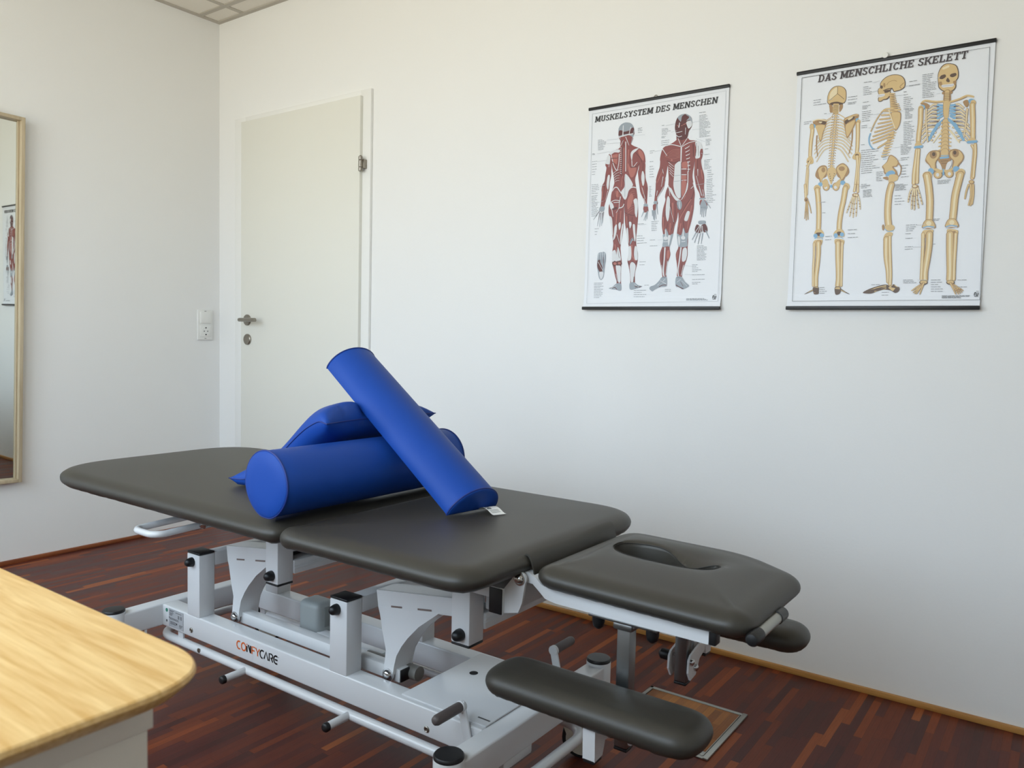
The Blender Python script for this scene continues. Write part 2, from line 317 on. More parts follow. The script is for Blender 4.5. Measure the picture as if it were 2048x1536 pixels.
# ------------------------------------------------------------------ anatomy wall charts
ART = '''0,0,0,0,1261,5629,1248,5495,1214,5404,1029,5344,859,5268,799,5179,883,5019,924,4932,973,4708,1028,4483,1067,4260,1025,4100,978,3911,995,4039,957,3831,935,3594,877,3493,877,3254,920,3132,984,3061,1024,2767,1047,2553,1079,2313,1097,2152,1069,1914,1068,1675,1090,1488,1151,1299,1204,1085,1271,897,1261,737,1326,603,1447,588,1468,681,1443,867,1433,1159,1432,1423,1450,1528,1410,1794,1380,2060,1417,2269,1453,2530,1471,2845,1475,3159,1473,3474,1497,3210,1520,2894,1587,2523,1640,2258,1698,2045,1687,1783,1665,1574,1716,1388,1769,1150,1793,886,1777,676,1832,609,1920,634,1974,751,1968,909,1960,1145,2010,1379,2046,1586,2046,1821,1985,2058,1962,2294,1980,2605,2006,2915,2006,3226,1973,3591,1945,3800,1909,3984,1881,4116,1889,4076,1851,4295,1905,4478,1945,4608,2000,4764,2193,4796,2210,4901,2167,5092,2072,5237,1919,5335,1765,5406,1656,5487,1637,5583,1452,5633;
0,0,0,0,798,5193,724,5036,698,4874,743,4787,709,4570,684,4351,594,4194,570,3974,545,3754,584,4022,578,3756,555,3517,530,3359,609,3300,684,3348,709,3506,764,3687,847,3946,884,4085,893,4277,938,4519,933,4657,937,4821,899,5017;
0,0,0,0,2082,4969,2208,4795,2218,4527,2242,4285,2308,4092,2346,3875,2333,3947,2328,3716,2324,3434,2371,3302,2318,3203,2217,3236,2197,3367,2239,3415,2189,3599,2065,3841,2012,4104,1949,4501,1974,4632,1998,4817;
0,4,0,0,1164,5940,1174,6074,1248,6173,1370,6224,1493,6220,1616,6177,1711,6084,1761,5943,1752,5784,1709,5709,1447,5782,1201,5772;
0,0,0,0,1176,5776,1217,5743,1446,5817,1709,5709,1699,5576,1641,5489,1458,5470,1284,5599;
0,1,0,0,1171,5912,1199,5990,1302,5976,1356,5929,1564,5942,1712,6030,1759,5917,1752,5778,1568,5834,1353,5834,1184,5815;
2,3,27,38,1342,6133,1338,5809;
2,3,22,22,1621,6042,1568,5807;
2,4,19,19,1747,5918,1696,5657,1665,5499;
2,3,32,32,1201,5772,1385,5790,1538,5811,1720,5814;
2,3,24,11,1448,5741,1581,5455;
2,1,22,22,1313,5650,1397,5450;
2,3,32,27,1454,5579,1474,5036,1483,4602;
2,3,14,14,1360,5644,1249,5441,1122,5347;
2,3,14,14,1244,5414,1313,5385;
2,1,8,8,1261,5385,1314,5357;
2,3,14,14,1247,5349,1316,5319;
2,1,8,8,1263,5320,1317,5292;
2,3,14,14,1249,5284,1318,5254;
2,1,8,8,1265,5254,1319,5227;
2,3,14,14,1251,5218,1320,5188;
2,1,8,8,1268,5189,1321,5161;
2,3,14,14,1253,5153,1323,5123;
2,1,8,8,1270,5124,1324,5096;
2,3,14,14,1256,5087,1325,5058;
2,1,8,8,1272,5058,1326,5030;
2,3,14,14,1258,5022,1327,4992;
2,1,8,8,1275,4993,1328,4965;
2,3,14,14,1260,4956,1330,4927;
2,1,8,8,1277,4927,1331,4900;
2,3,14,14,1263,4891,1332,4861;
2,1,8,8,1279,4862,1333,4834;
2,3,14,14,1265,4825,1334,4796;
2,1,8,8,1282,4796,1335,4769;
2,3,14,14,1267,4759,1337,4731;
2,1,8,8,1284,4731,1338,4703;
2,3,14,14,1270,4694,1339,4665;
2,1,8,8,1286,4665,1340,4638;
2,3,14,14,1272,4628,1341,4600;
2,1,8,8,1289,4599,1342,4572;
2,3,14,14,1274,4563,1343,4534;
2,1,8,8,1291,4534,1344,4507;
2,5,16,16,1330,5431,1338,5051,1334,4617,1372,4422;
2,2,38,22,1394,5370,1401,4908,1383,4557;
2,2,43,16,1572,5295,1566,5026,1534,4623;
0,3,0,0,826,5299,1028,5358,1231,5348,1219,5254,1031,5276,892,5210;
0,3,0,0,797,5220,878,5156,870,4938,840,4900,702,4942,738,5090;
0,2,0,0,915,5180,1158,5207,1132,5074,943,5094;
0,2,0,0,930,5041,1148,5072,1124,4856,1044,4919;
2,3,24,24,914,5207,1014,4868,1146,4663,1216,4901,1221,5200;
2,1,22,22,943,5094,1132,5074;
2,1,19,19,963,4969,1124,4843;
2,3,16,8,1009,4567,1116,4639,1239,4681;
2,1,11,11,1010,4540,1117,4606,1240,4648;
2,3,16,8,1037,4493,1119,4556,1242,4588;
2,1,11,11,1038,4466,1120,4524,1244,4555;
2,3,16,8,1064,4420,1122,4474,1246,4495;
2,1,11,11,1065,4392,1123,4441,1247,4462;
2,3,16,8,1092,4346,1125,4392,1249,4402;
2,1,11,11,1093,4318,1126,4359,1250,4369;
2,3,16,8,1119,4272,1128,4310,1252,4309;
2,1,11,11,1120,4244,1129,4277,1253,4276;
0,3,0,0,1653,5151,1740,5275,1950,5318,1862,5234,1745,5140,1707,4929;
2,3,27,16,1707,4929,1745,4710,1906,4854;
0,2,0,0,1951,5277,2105,5153,2157,4960,2115,4885,1957,5116;
2,1,16,16,1834,5184,2022,4975,2087,4835;
2,1,19,19,1669,4718,1911,4719,1998,4817;
0,2,0,0,1572,4863,1670,4691,1883,4669,1801,4408,1680,4393,1580,4646;
0,3,0,0,1477,4507,1587,4429,1748,4197,1767,4087,1635,3964,1566,3726,1492,3650,1395,3767,1343,3935,1461,4088,1452,4360;
2,4,14,14,1469,4467,1491,3677;
2,1,14,14,1292,4512,1440,4253;
2,2,27,27,1371,4450,1337,4099;
2,3,31,31,1003,3985,1084,4084,1189,4079,1299,3933,1423,3792;
2,3,31,31,1471,3683,1624,3957,1767,4043,1899,4011;
2,1,21,21,1457,3658,1477,3447;
0,2,0,0,1118,3975,1239,3938,1275,3752,1154,3788;
2,1,13,13,1147,3999,1127,3711;
2,1,13,13,1268,3962,1245,3754,1371,3586;
2,3,23,23,949,3606,1099,3661,1280,3633;
2,3,21,21,1071,3584,1281,3580;
0,3,0,0,913,3596,1011,3575,1077,3425,988,3357,931,3436;
2,3,26,13,1320,3761,1283,3541,1273,3384,1174,3233;
2,3,31,31,1288,3383,1407,3413,1463,3501;
0,1,0,0,1003,3377,1182,3430,1199,3363,1050,3334;
2,3,26,13,1004,3351,1058,3109;
2,2,18,10,1644,3799,1743,3895,1860,3906;
2,2,18,10,1647,3721,1746,3817,1857,3828;
2,2,18,10,1650,3643,1749,3739,1854,3751;
2,2,18,10,1653,3564,1752,3660,1851,3673;
2,2,18,10,1596,3490,1755,3582,1848,3596;
2,2,18,10,1599,3412,1757,3504,1845,3518;
2,2,18,10,1602,3333,1760,3426,1842,3440;
2,2,18,10,1605,3255,1763,3347,1839,3363;
2,2,18,10,1608,3176,1766,3269,1835,3285;
0,2,0,0,1632,3722,1745,3843,1809,3682,1731,3428,1618,3306,1581,3518;
2,1,16,16,1518,3209,1653,3147,1831,3095,1916,3154;
2,1,16,16,1477,3526,1503,3210;
0,3,0,0,1818,3603,1912,3660,1964,3591,1988,3408,1979,3176,1950,3022,1887,3156,1863,3418;
0,3,0,0,921,3118,1014,3059,1054,2765,1073,2499,1032,2527,994,2769;
2,1,16,8,1074,3081,1124,2496;
2,2,47,31,1204,3231,1185,2916,1159,2785;
0,3,0,0,1130,2760,1212,2835,1211,2597,1158,2388,1091,2312,1113,2549;
2,1,13,13,1245,3333,1243,2965,1223,2702;
2,2,36,21,1352,3273,1346,3010;
0,3,0,0,1277,2857,1350,2905,1365,2746,1315,2644,1281,2751;
0,3,0,0,1401,2744,1456,2846,1438,2531,1417,2269,1386,2139,1356,2325;
2,3,16,10,1230,2490,1329,2221,1363,2113;
2,1,21,13,1202,2439,1298,2248,1379,2086;
2,1,16,16,1092,2285,1188,2386;
2,2,36,21,1582,3073,1607,2784;
0,3,0,0,1677,2884,1756,2879,1769,2774,1714,2673;
0,3,0,0,1819,2771,1900,2779,1923,2556,1945,2346,1921,2217,1870,2403;
2,1,18,10,1630,3122,1668,2728,1707,2464;
2,1,16,10,1789,3033,1789,2616;
0,3,0,0,1583,2628,1640,2677,1683,2308,1674,2151,1632,2258;
0,4,0,0,1730,2227,1828,2353,1921,2217,1832,2261,1748,2121;
2,1,16,16,1704,2123,1829,2326,1953,2138;
2,2,42,21,1167,2149,1218,1961;
0,3,0,0,1069,1914,1188,1962,1258,1694,1276,1601,1096,1567,1070,1701;
0,3,0,0,1275,2064,1356,1902,1410,1636,1291,1600,1239,1801;
2,1,13,13,1251,2066,1348,1691;
0,1,0,0,1082,1541,1171,1605,1269,1561,1351,1611,1449,1542,1446,1463,1357,1426,1272,1455,1177,1418,1100,1461;
1,2,0,0,1255,1509,1247,1485,1224,1468,1191,1463,1157,1471,1132,1489,1122,1513,1130,1537,1154,1554,1187,1559,1221,1551,1246,1533;
1,2,0,0,1414,1516,1407,1496,1386,1481,1356,1476,1325,1483,1303,1499,1294,1521,1301,1542,1323,1556,1353,1561,1383,1554,1405,1538;
0,3,0,0,1222,1417,1282,1441,1412,1411,1421,1159,1424,894,1347,869,1285,1083;
2,5,13,8,1266,1030,1319,816;
2,3,10,10,1231,1164,1316,896;
2,2,52,36,1808,2092,1834,1777,1944,1590;
0,3,0,0,1698,2045,1774,2068,1805,1778,1781,1622,1679,1599,1690,1783;
0,3,0,0,1926,2061,1992,2032,2040,1821,2036,1613,1943,1616,1900,1827;
2,1,23,23,1674,1560,1758,1452,1842,1554,1949,1433,2032,1561;
0,3,0,0,1758,1439,1843,1541,1979,1419,1945,1145,1911,884,1823,859,1783,1149;
2,5,16,13,1928,1041,1911,857;
0,4,0,0,975,675,1111,713,1243,818,1348,842,1445,814,1470,628,1387,581,1266,617,1114,633;
2,1,21,21,1051,674,1202,698,1295,630;
2,3,13,13,1052,661,1260,764;
2,5,10,10,1098,647,1232,725;
0,4,0,0,1780,834,1941,857,2090,762,2251,720,2152,670,1978,633,1862,609,1778,649;
2,1,23,23,1975,725,2093,697,2194,708;
2,3,10,10,1943,804,2122,683;
2,5,10,10,1978,646,2091,749;
0,3,0,0,806,4505,885,4511,864,4197,829,4035,769,4205;
2,1,14,14,757,4565,688,4240,671,3799;
2,2,22,22,628,4135,609,3749;
2,3,16,8,823,4007,739,3683;
2,3,14,14,852,4995,834,4805;
0,4,0,0,541,3478,711,3466,685,3321,515,3333;
2,4,31,13,515,3333,291,3054;
2,1,16,8,515,3333,404,3194;
2,4,31,13,532,3279,455,2828;
2,1,16,8,532,3279,494,3054;
2,4,31,13,579,3275,543,2796;
2,1,16,8,579,3275,561,3036;
2,4,31,13,640,3271,615,2832;
2,1,16,8,640,3271,628,3051;
2,4,31,13,686,3294,652,2923;
2,1,16,8,686,3294,669,3109;
0,3,0,0,2099,4513,2143,4535,2200,4369,2197,4129,2146,4053,2083,4300;
2,1,14,14,2133,4803,2128,4536;
2,2,22,22,2067,4168,2155,3784;
2,1,14,14,2266,4015,2281,3613;
2,3,14,14,2118,4002,2251,3616;
2,3,18,23,2202,3624,2281,3438;
0,4,0,0,2209,3443,2323,3447,2355,3368,2226,3364;
0,0,0,0,2198,3341,2341,3343,2381,3199,2291,3167,2218,3185;
2,4,34,16,2217,3210,2138,3035;
2,4,34,16,2347,3201,2342,2944;
2,4,34,16,2320,3152,2286,2896;
2,4,34,16,2307,3127,2228,2913;
0,4,0,0,504,1831,564,1909,656,1919,748,1928,821,1845,829,1630,796,1417,782,1203,748,1042,658,964,577,1046,523,1264,485,1481;
0,1,0,0,511,1615,587,1666,622,1557,705,1393,680,1205,586,1262,502,1426;
2,1,23,13,724,1741,767,1364;
2,3,16,10,534,1870,530,1695;
2,5,8,8,566,1828,569,1559;
2,3,16,10,610,1894,608,1692;
2,5,8,8,644,1825,647,1556;
2,3,16,10,687,1917,685,1689;
2,5,8,8,721,1822,724,1554;
2,3,16,10,765,1887,762,1686;
2,5,8,8,798,1819,801,1551;
2,3,16,10,528,1587,724,1285;
0,3,0,0,586,1235,741,1231,731,1070,657,990,608,1073;
0,0,0,0,3311,5502,3295,5413,3124,5319,2949,5271,2825,5194,2758,4999,2742,4817,2798,4732,2866,4462,2947,4217,3025,4618,3054,4385,3072,4176,3068,4015,3070,3970,3006,3836,2966,3638,2982,3510,2916,3262,2885,2984,2891,2679,2940,2421,2969,2242,2943,2039,2859,1813,2853,1608,2888,1428,2937,1247,2964,1041,3018,938,3115,961,3093,1166,3112,1395,3188,1596,3226,1747,3188,1951,3234,2177,3300,2401,3340,2651,3413,2873,3445,3097,3468,2869,3445,2620,3432,2394,3462,2166,3497,1962,3428,1789,3422,1663,3463,1434,3491,1205,3484,1028,3570,925,3650,974,3670,1150,3717,1325,3790,1523,3824,1697,3815,1923,3825,2147,3815,2398,3880,2643,3937,2888,3979,3183,3987,3454,3996,3626,3967,3802,3913,3980,3928,4004,3897,4165,3902,4345,3932,4500,3950,4656,3981,4788,4150,4769,4190,4989,4146,5173,3985,5305,3765,5354,3664,5435;
0,0,0,0,2758,4999,2846,4989,2870,4724,2836,4491,2947,4217,2940,4095,2918,3945,2853,3824,2747,3681,2682,3559,2715,3429,2619,3360,2587,3465,2594,3643,2614,3871,2618,4125,2648,4061,2620,4196,2678,4428,2743,4632;
0,0,0,0,3965,5195,4202,4988,4199,4764,4167,4655,4212,4426,4280,4218,4300,4014,4297,3790,4333,3495,4202,3483,4147,3645,4043,3835,3986,4066,3953,4273,3954,4566,3957,4791;
0,1,0,0,3229,5831,3248,5988,3305,6117,3401,6194,3548,6207,3685,6154,3786,6050,3816,5911,3809,5777,3717,5631,3664,5435,3494,5388,3317,5478,3275,5620,3246,5715;
0,4,0,0,3317,6127,3413,6197,3561,6205,3465,6140,3434,5986,3383,6015;
0,4,0,0,3586,6179,3710,6139,3800,6003,3812,5889,3740,5989,3618,5983,3712,6083;
0,3,0,0,3620,5938,3765,5963,3819,5843,3773,5759,3702,5724,3649,5821;
2,3,24,34,3386,5947,3366,5813;
2,3,17,17,3274,5643,3385,5652,3483,5662;
2,3,19,19,3289,5573,3366,5506,3477,5515;
2,3,19,14,3602,5759,3598,5556;
2,2,19,19,3301,5890,3353,5838;
2,2,24,24,3452,5847,3597,5895;
2,5,12,12,3288,5903,3351,5895;
2,5,12,12,3426,5873,3525,5860;
2,3,17,22,3356,5451,3464,5210,3485,5116;
2,3,19,19,3665,5412,3501,5205;
2,5,10,10,3443,5428,3505,5425;
2,5,10,10,3445,5390,3506,5386;
2,5,10,10,3446,5351,3508,5348;
2,5,10,10,3448,5312,3509,5309;
2,5,10,10,3449,5273,3511,5270;
2,5,10,10,3451,5234,3512,5231;
2,3,24,24,2949,5271,3150,5282,3440,5190;
2,3,22,22,3514,5181,3719,5270,3961,5297;
2,3,48,29,3478,5163,3481,4776,3484,4684;
2,2,19,10,3419,5101,3182,5106,2935,4974;
2,2,19,10,3420,5060,3184,5060,2936,4964;
2,2,19,10,3422,5019,3186,5014,2936,4955;
2,2,19,10,3423,4978,3187,4968,2936,4946;
2,2,19,10,3425,4937,3189,4922,2937,4937;
2,2,19,10,3427,4895,3191,4876,2937,4927;
2,2,19,10,3428,4854,3193,4830,2937,4918;
2,1,7,7,3420,5079,3183,5079,2961,4959;
2,1,7,7,3421,5037,3185,5033,2961,4950;
2,1,7,7,3423,4996,3187,4987,2962,4941;
2,1,7,7,3424,4955,3188,4941,2962,4932;
2,1,7,7,3426,4914,3190,4895,2963,4922;
2,1,7,7,3428,4873,3192,4849,2963,4913;
1,2,0,0,3192,4784,3188,4769,3175,4758,3158,4756,3140,4762,3127,4775,3121,4792,3125,4808,3138,4818,3155,4820,3173,4814,3186,4801;
2,1,19,19,2993,4783,3223,4689,3433,4735;
2,3,24,14,2826,5171,2987,4945;
2,3,26,12,3616,5101,3724,5145,3760,5175;
2,1,14,14,3630,5054,3762,5106;
2,3,26,12,3635,4990,3739,5026,3765,5052;
2,1,14,14,3649,4943,3767,4984;
2,3,26,12,3654,4879,3753,4906,3769,4929;
2,1,14,14,3668,4832,3772,4861;
2,3,26,12,3673,4768,3768,4787,3774,4807;
2,1,14,14,3687,4721,3777,4739;
2,3,26,12,3692,4657,3782,4668,3779,4684;
2,1,14,14,3706,4610,3782,4616;
2,3,26,12,3711,4546,3797,4549,3784,4561;
2,1,14,14,3725,4499,3787,4493;
2,3,26,12,3730,4435,3811,4429,3789,4438;
2,1,14,14,3744,4389,3791,4370;
0,3,0,0,3950,5264,4083,5270,4184,5124,4189,5011,4119,4952,4126,4772,4007,4740,3969,4790,3997,5011;
2,5,10,10,3988,5237,3979,4833;
2,5,10,10,4052,5140,4076,4823;
0,0,0,0,4129,4996,4208,5009,4199,4764,4151,4747;
2,1,29,19,3880,5205,3907,4819;
2,3,14,7,3046,4731,3201,4600,3253,4572;
2,1,12,12,3035,4686,3204,4542;
2,3,14,7,3059,4647,3205,4517,3256,4489;
2,1,12,12,3048,4593,3207,4450;
2,3,14,7,3072,4563,3208,4434,3259,4406;
2,1,12,12,3062,4499,3211,4358;
2,3,14,7,3085,4479,3211,4351,3262,4323;
2,1,12,12,3076,4406,3214,4266;
2,3,14,7,3099,4394,3214,4268,3265,4240;
2,1,12,12,3089,4312,3218,4173;
0,3,0,0,3287,4637,3459,4710,3488,4387,3510,3585,3364,3620,3251,3952,3263,4295,3268,4501;
2,4,14,19,3484,4684,3521,3539;
2,4,12,12,3264,4272,3476,4274;
2,4,12,12,3259,4089,3483,4091;
0,2,0,0,3522,4657,3669,4687,3722,4591,3678,4459,3541,4496;
2,3,22,22,3518,4464,3678,4448;
2,3,22,22,3525,4281,3685,4265;
2,3,19,19,3532,4098,3692,4094;
0,2,0,0,3519,4247,3674,4232,3667,4119,3531,4132;
0,2,0,0,3533,4063,3682,4049,3669,3732,3589,3579,3540,3697;
2,3,29,24,3735,4362,3744,4134,3728,3795,3567,3512;
2,3,19,19,3730,4680,3755,4360;
2,3,24,19,3075,3968,3236,3700,3443,3499;
0,3,0,0,3071,3932,3183,3871,3301,3660,3470,3496,3552,3489,3472,3458,3349,3481,3205,3668,3102,3853;
0,4,0,0,3404,3451,3526,3454,3572,3313,3542,3190,3470,3170,3403,3276;
2,3,21,21,3473,3420,3495,3219;
2,3,26,21,3734,3996,3678,3703,3552,3489;
0,3,0,0,3055,3630,3135,3548,3151,3269,3135,2967,3086,2819,3017,3026,3011,3330;
2,1,13,13,3073,3881,3056,3605;
2,3,16,16,3101,3879,3137,3649;
2,2,52,26,3243,3388,3276,2882;
2,1,16,16,3160,3395,3245,2985,3309,2729;
2,3,10,10,3150,3295,3307,2779;
2,1,16,16,3324,3407,3343,2928,3235,2531;
2,1,18,10,2996,3154,2967,2649;
2,2,36,23,2942,2955,2952,2548;
2,2,42,31,3186,2737,3177,2459;
2,1,16,16,3089,2743,3055,2542;
2,1,13,13,3484,3144,3351,3430;
2,2,26,26,3682,3603,3632,3508;
2,1,18,10,3899,3511,3695,3278,3520,2916;
2,2,31,26,3875,3463,3724,3226,3521,2891,3477,2618;
0,3,0,0,3769,3099,3850,3068,3817,2896,3768,2787,3672,2818,3707,2978;
2,2,36,26,3909,3262,3844,2894,3790,2549;
2,1,18,18,3632,2809,3667,2606,3699,2479;
2,3,18,18,3933,3879,3861,3811;
2,1,16,16,3969,3752,3900,3486;
2,2,36,26,3555,2713,3524,2464;
0,4,0,0,3025,2594,3098,2489,3159,2359,3295,2402,3248,2177,3194,2002,3103,2006,2979,1986,2935,2039,2956,2217,2935,2396,3004,2418;
1,3,0,0,3115,2272,3106,2242,3078,2221,3040,2215,3000,2225,2971,2249,2959,2280,2968,2310,2996,2331,3035,2337,3074,2327,3103,2303;
2,3,21,21,2972,2165,3111,2158;
2,3,26,42,3019,2544,3043,2339;
0,3,0,0,3118,2335,3214,2343,3181,2129,3144,2030;
0,4,0,0,3655,2582,3729,2402,3815,2398,3807,2123,3799,1974,3639,1956,3502,1987,3462,2166,3437,2394,3556,2337,3607,2409;
1,3,0,0,3729,2252,3721,2223,3694,2202,3656,2196,3618,2206,3589,2230,3578,2260,3587,2290,3614,2311,3652,2317,3690,2307,3718,2283;
2,3,21,21,3605,2133,3726,2140;
2,3,26,42,3649,2532,3651,2319;
0,3,0,0,3476,2291,3531,2288,3551,2111,3514,2012;
2,3,47,36,3030,1958,3020,1628,3001,1245,3028,1040;
2,1,16,16,2949,1886,2952,1579,2953,1323;
0,2,0,0,3109,1853,3191,1875,3211,1722,3160,1597,3103,1650;
2,3,16,16,2931,1401,3000,1066;
2,3,18,18,3135,1521,3092,1064;
2,3,47,31,3591,1933,3558,1582,3517,1230,3539,1027;
0,3,0,0,3655,1880,3775,1925,3809,1723,3763,1524,3642,1516;
2,2,31,21,3468,1813,3462,1611;
2,1,16,16,3645,1453,3604,1101;
2,3,18,18,3702,1375,3633,1050;
0,4,0,0,2932,991,3113,1012,3142,756,3089,693,2916,683,2722,609,2625,546,2522,625,2548,702,2716,764,2879,915;
2,1,23,23,2873,697,2998,746,3115,744;
2,5,10,10,2946,996,3094,1000;
2,3,16,16,2908,889,3108,782;
2,3,13,13,3074,936,2802,737;
2,5,8,8,2992,887,2857,761;
0,4,0,0,3458,991,3649,999,3763,845,3916,717,3851,655,3691,594,3580,672,3456,700;
2,1,26,26,3468,737,3608,659,3718,619;
2,1,13,13,3614,848,3715,695;
2,5,10,10,3492,978,3609,980;
2,3,13,13,3492,826,3624,924;
2,3,10,10,3654,873,3850,693;
2,2,27,22,2837,4465,2675,4111;
2,3,22,11,2873,4277,2826,3965;
2,3,16,21,2904,3947,2694,3609;
2,3,21,13,2685,3839,2663,3688;
2,1,13,13,2836,3927,2731,3733;
0,4,0,0,2580,3504,2684,3508,2687,3419,2574,3428;
0,0,0,0,2547,3391,2646,3397,2639,3206,2562,3211;
2,4,36,18,2673,3407,2728,3072;
2,4,36,18,2624,3207,2677,2922;
2,4,36,18,2591,3196,2622,2887;
2,4,36,18,2554,3199,2585,2915;
2,4,36,18,2525,3214,2532,3034;
2,2,22,19,4008,4718,3996,4426;
2,1,12,12,4045,4714,4056,4420;
2,3,24,10,4069,4396,4082,4192;
2,2,34,24,4191,4361,4238,4087;
2,3,12,12,4029,4197,4223,3549;
2,3,10,10,4138,3872,4260,3523;
2,3,14,14,4263,3748,4308,3519;
2,4,47,47,4179,3463,4349,3462;
0,0,0,0,4181,3402,4259,3408,4266,3235,4179,3266;
0,0,0,0,4324,3415,4405,3347,4436,3222,4356,3277;
0,4,0,0,4204,3289,4298,3429,4423,3223,4414,3126,4217,3153;
2,4,34,16,4378,3374,4543,3141;
2,4,34,16,4216,3190,4211,2968;
2,4,34,16,4269,3161,4259,2891;
2,4,34,16,4327,3157,4320,2874;
2,4,34,16,4391,3176,4384,2895;
1,5,0,0,4252,3187,4251,3182,4248,3179,4242,3178,4237,3179,4233,3183,4231,3188,4233,3193,4236,3197,4242,3197,4247,3196,4251,3192;
1,5,0,0,4305,3183,4304,3178,4300,3175,4295,3174,4290,3176,4286,3179,4284,3184,4285,3189,4289,3193,4294,3194,4299,3192,4303,3188;
1,5,0,0,4365,3178,4364,3174,4360,3170,4355,3169,4350,3171,4346,3175,4344,3180,4345,3185,4349,3188,4354,3189,4360,3187,4363,3183;
0,1,0,0,4105,2654,4226,2597,4303,2642,4394,2648,4465,2509,4456,2411,4365,2391,4311,2444,4209,2376,4076,2408,4045,2509;
0,4,0,0,4167,2761,4377,2755,4381,2661,4184,2661;
2,4,34,18,4089,2407,3965,2178;
2,4,34,18,4155,2403,4049,2086;
2,4,34,18,4235,2374,4170,2031;
2,4,34,18,4314,2370,4275,2038;
2,4,34,18,4416,2438,4534,2198;
2,3,18,18,4200,2599,4075,2433;
2,3,18,18,4231,2597,4156,2378;
2,3,18,18,4258,2595,4241,2349;
2,3,18,18,4292,2593,4314,2370;
3,6,0,0,1897,5968,2052,5968;
3,6,0,0,1898,5928,2039,5928;
3,6,0,0,1900,5889,2071,5889;
3,6,0,0,1902,5826,2048,5826;
3,6,0,0,380,5762,581,5762;
3,6,0,0,382,5721,634,5721;
3,6,0,0,383,5680,716,5680;
3,6,0,0,384,5639,699,5639;
3,6,0,0,386,5599,695,5599;
3,6,0,0,387,5558,612,5558;
3,6,0,0,389,5517,662,5517;
3,6,0,0,390,5476,623,5476;
3,6,0,0,391,5435,608,5435;
3,6,0,0,173,5324,287,5324;
3,6,0,0,174,5297,298,5297;
3,6,0,0,170,5052,367,5052;
3,6,0,0,173,4964,361,4964;
3,6,0,0,176,4877,362,4877;
3,6,0,0,179,4789,364,4789;
3,6,0,0,181,4701,311,4701;
3,6,0,0,184,4613,325,4613;
3,6,0,0,177,4258,442,4258;
3,6,0,0,179,4198,459,4198;
3,6,0,0,181,4137,479,4137;
3,6,0,0,183,4077,484,4077;
3,6,0,0,185,4016,373,4016;
3,6,0,0,187,3956,449,3956;
3,6,0,0,184,3874,433,3874;
3,6,0,0,185,3828,413,3828;
3,6,0,0,187,3782,371,3782;
3,6,0,0,188,3736,412,3736;
3,6,0,0,190,3690,363,3690;
3,6,0,0,191,3644,476,3644;
3,6,0,0,193,3598,468,3598;
3,6,0,0,195,3553,428,3553;
3,6,0,0,196,3507,397,3507;
3,6,0,0,198,3461,479,3461;
3,6,0,0,199,3415,436,3415;
3,6,0,0,201,3369,478,3369;
3,6,0,0,202,3323,475,3323;
3,6,0,0,204,3277,432,3277;
3,6,0,0,205,3231,421,3231;
3,6,0,0,207,3185,447,3185;
3,6,0,0,2765,5940,2871,5940;
3,6,0,0,2769,5827,2981,5827;
3,6,0,0,2771,5782,3004,5782;
3,6,0,0,2773,5736,3084,5736;
3,6,0,0,2774,5691,2968,5691;
3,6,0,0,2776,5646,2970,5646;
3,6,0,0,2767,5580,2919,5580;
3,6,0,0,2769,5544,2892,5544;
3,6,0,0,2767,5442,3049,5442;
3,6,0,0,2769,5377,3041,5377;
3,6,0,0,2772,5312,3023,5312;
3,6,0,0,2364,5164,2538,5164;
3,6,0,0,2367,5101,2478,5101;
3,6,0,0,2377,4814,2505,4814;
3,6,0,0,2372,4658,2491,4658;
3,6,0,0,2375,4573,2530,4573;
3,6,0,0,2378,4488,2503,4488;
3,6,0,0,2381,4403,2513,4403;
3,6,0,0,2384,4318,2549,4318;
3,6,0,0,2378,4005,2459,4005;
3,6,0,0,2380,3953,2473,3953;
3,6,0,0,2382,3900,2493,3900;
3,6,0,0,2384,3848,2453,3848;
3,6,0,0,2386,3795,2453,3795;
3,6,0,0,2388,3743,2464,3743;
3,6,0,0,2390,3691,2494,3691;
3,6,0,0,4050,6167,4270,6167;
3,6,0,0,4053,6082,4298,6082;
3,6,0,0,4055,6036,4315,6036;
3,6,0,0,4057,5991,4291,5991;
3,6,0,0,4058,5946,4340,5946;
3,6,0,0,4060,5901,4272,5901;
3,6,0,0,4062,5856,4384,5856;
3,6,0,0,4064,5811,4419,5811;
3,6,0,0,4066,5766,4431,5766;
3,6,0,0,4067,5721,4396,5721;
3,6,0,0,4069,5676,4435,5676;
3,6,0,0,4071,5631,4279,5631;
3,6,0,0,4073,5586,4326,5586;
3,6,0,0,4075,5541,4442,5541;
3,6,0,0,4076,5495,4412,5495;
3,6,0,0,4078,5450,4352,5450;
3,6,0,0,4080,5405,4443,5405;
3,6,0,0,4297,5303,4472,5303;
3,6,0,0,4299,5260,4493,5260;
3,6,0,0,4300,5216,4445,5216;
3,6,0,0,4302,5172,4437,5172;
3,6,0,0,4304,5129,4463,5129;
3,6,0,0,4282,5007,4396,5007;
3,6,0,0,4273,4834,4438,4834;
3,6,0,0,4270,4660,4530,4660;
3,6,0,0,4271,4614,4457,4614;
3,6,0,0,4273,4568,4420,4568;
3,6,0,0,4275,4522,4426,4522;
3,6,0,0,4277,4476,4443,4476;
3,6,0,0,4279,4430,4518,4430;
3,6,0,0,4281,4384,4470,4384;
3,6,0,0,4389,4323,4533,4323;
3,6,0,0,4392,4256,4517,4256;
3,6,0,0,4395,4190,4604,4190;
3,6,0,0,4397,4123,4554,4123;
3,6,0,0,4374,4050,4578,4050;
3,6,0,0,4376,3995,4559,3995;
3,6,0,0,4378,3939,4560,3939;
3,6,0,0,4380,3883,4579,3883;
3,6,0,0,4383,3827,4653,3827;
3,6,0,0,4385,3771,4580,3771;
3,6,0,0,4387,3715,4567,3715;
3,6,0,0,4389,3659,4634,3659;
3,6,0,0,4392,3603,4601,3603;
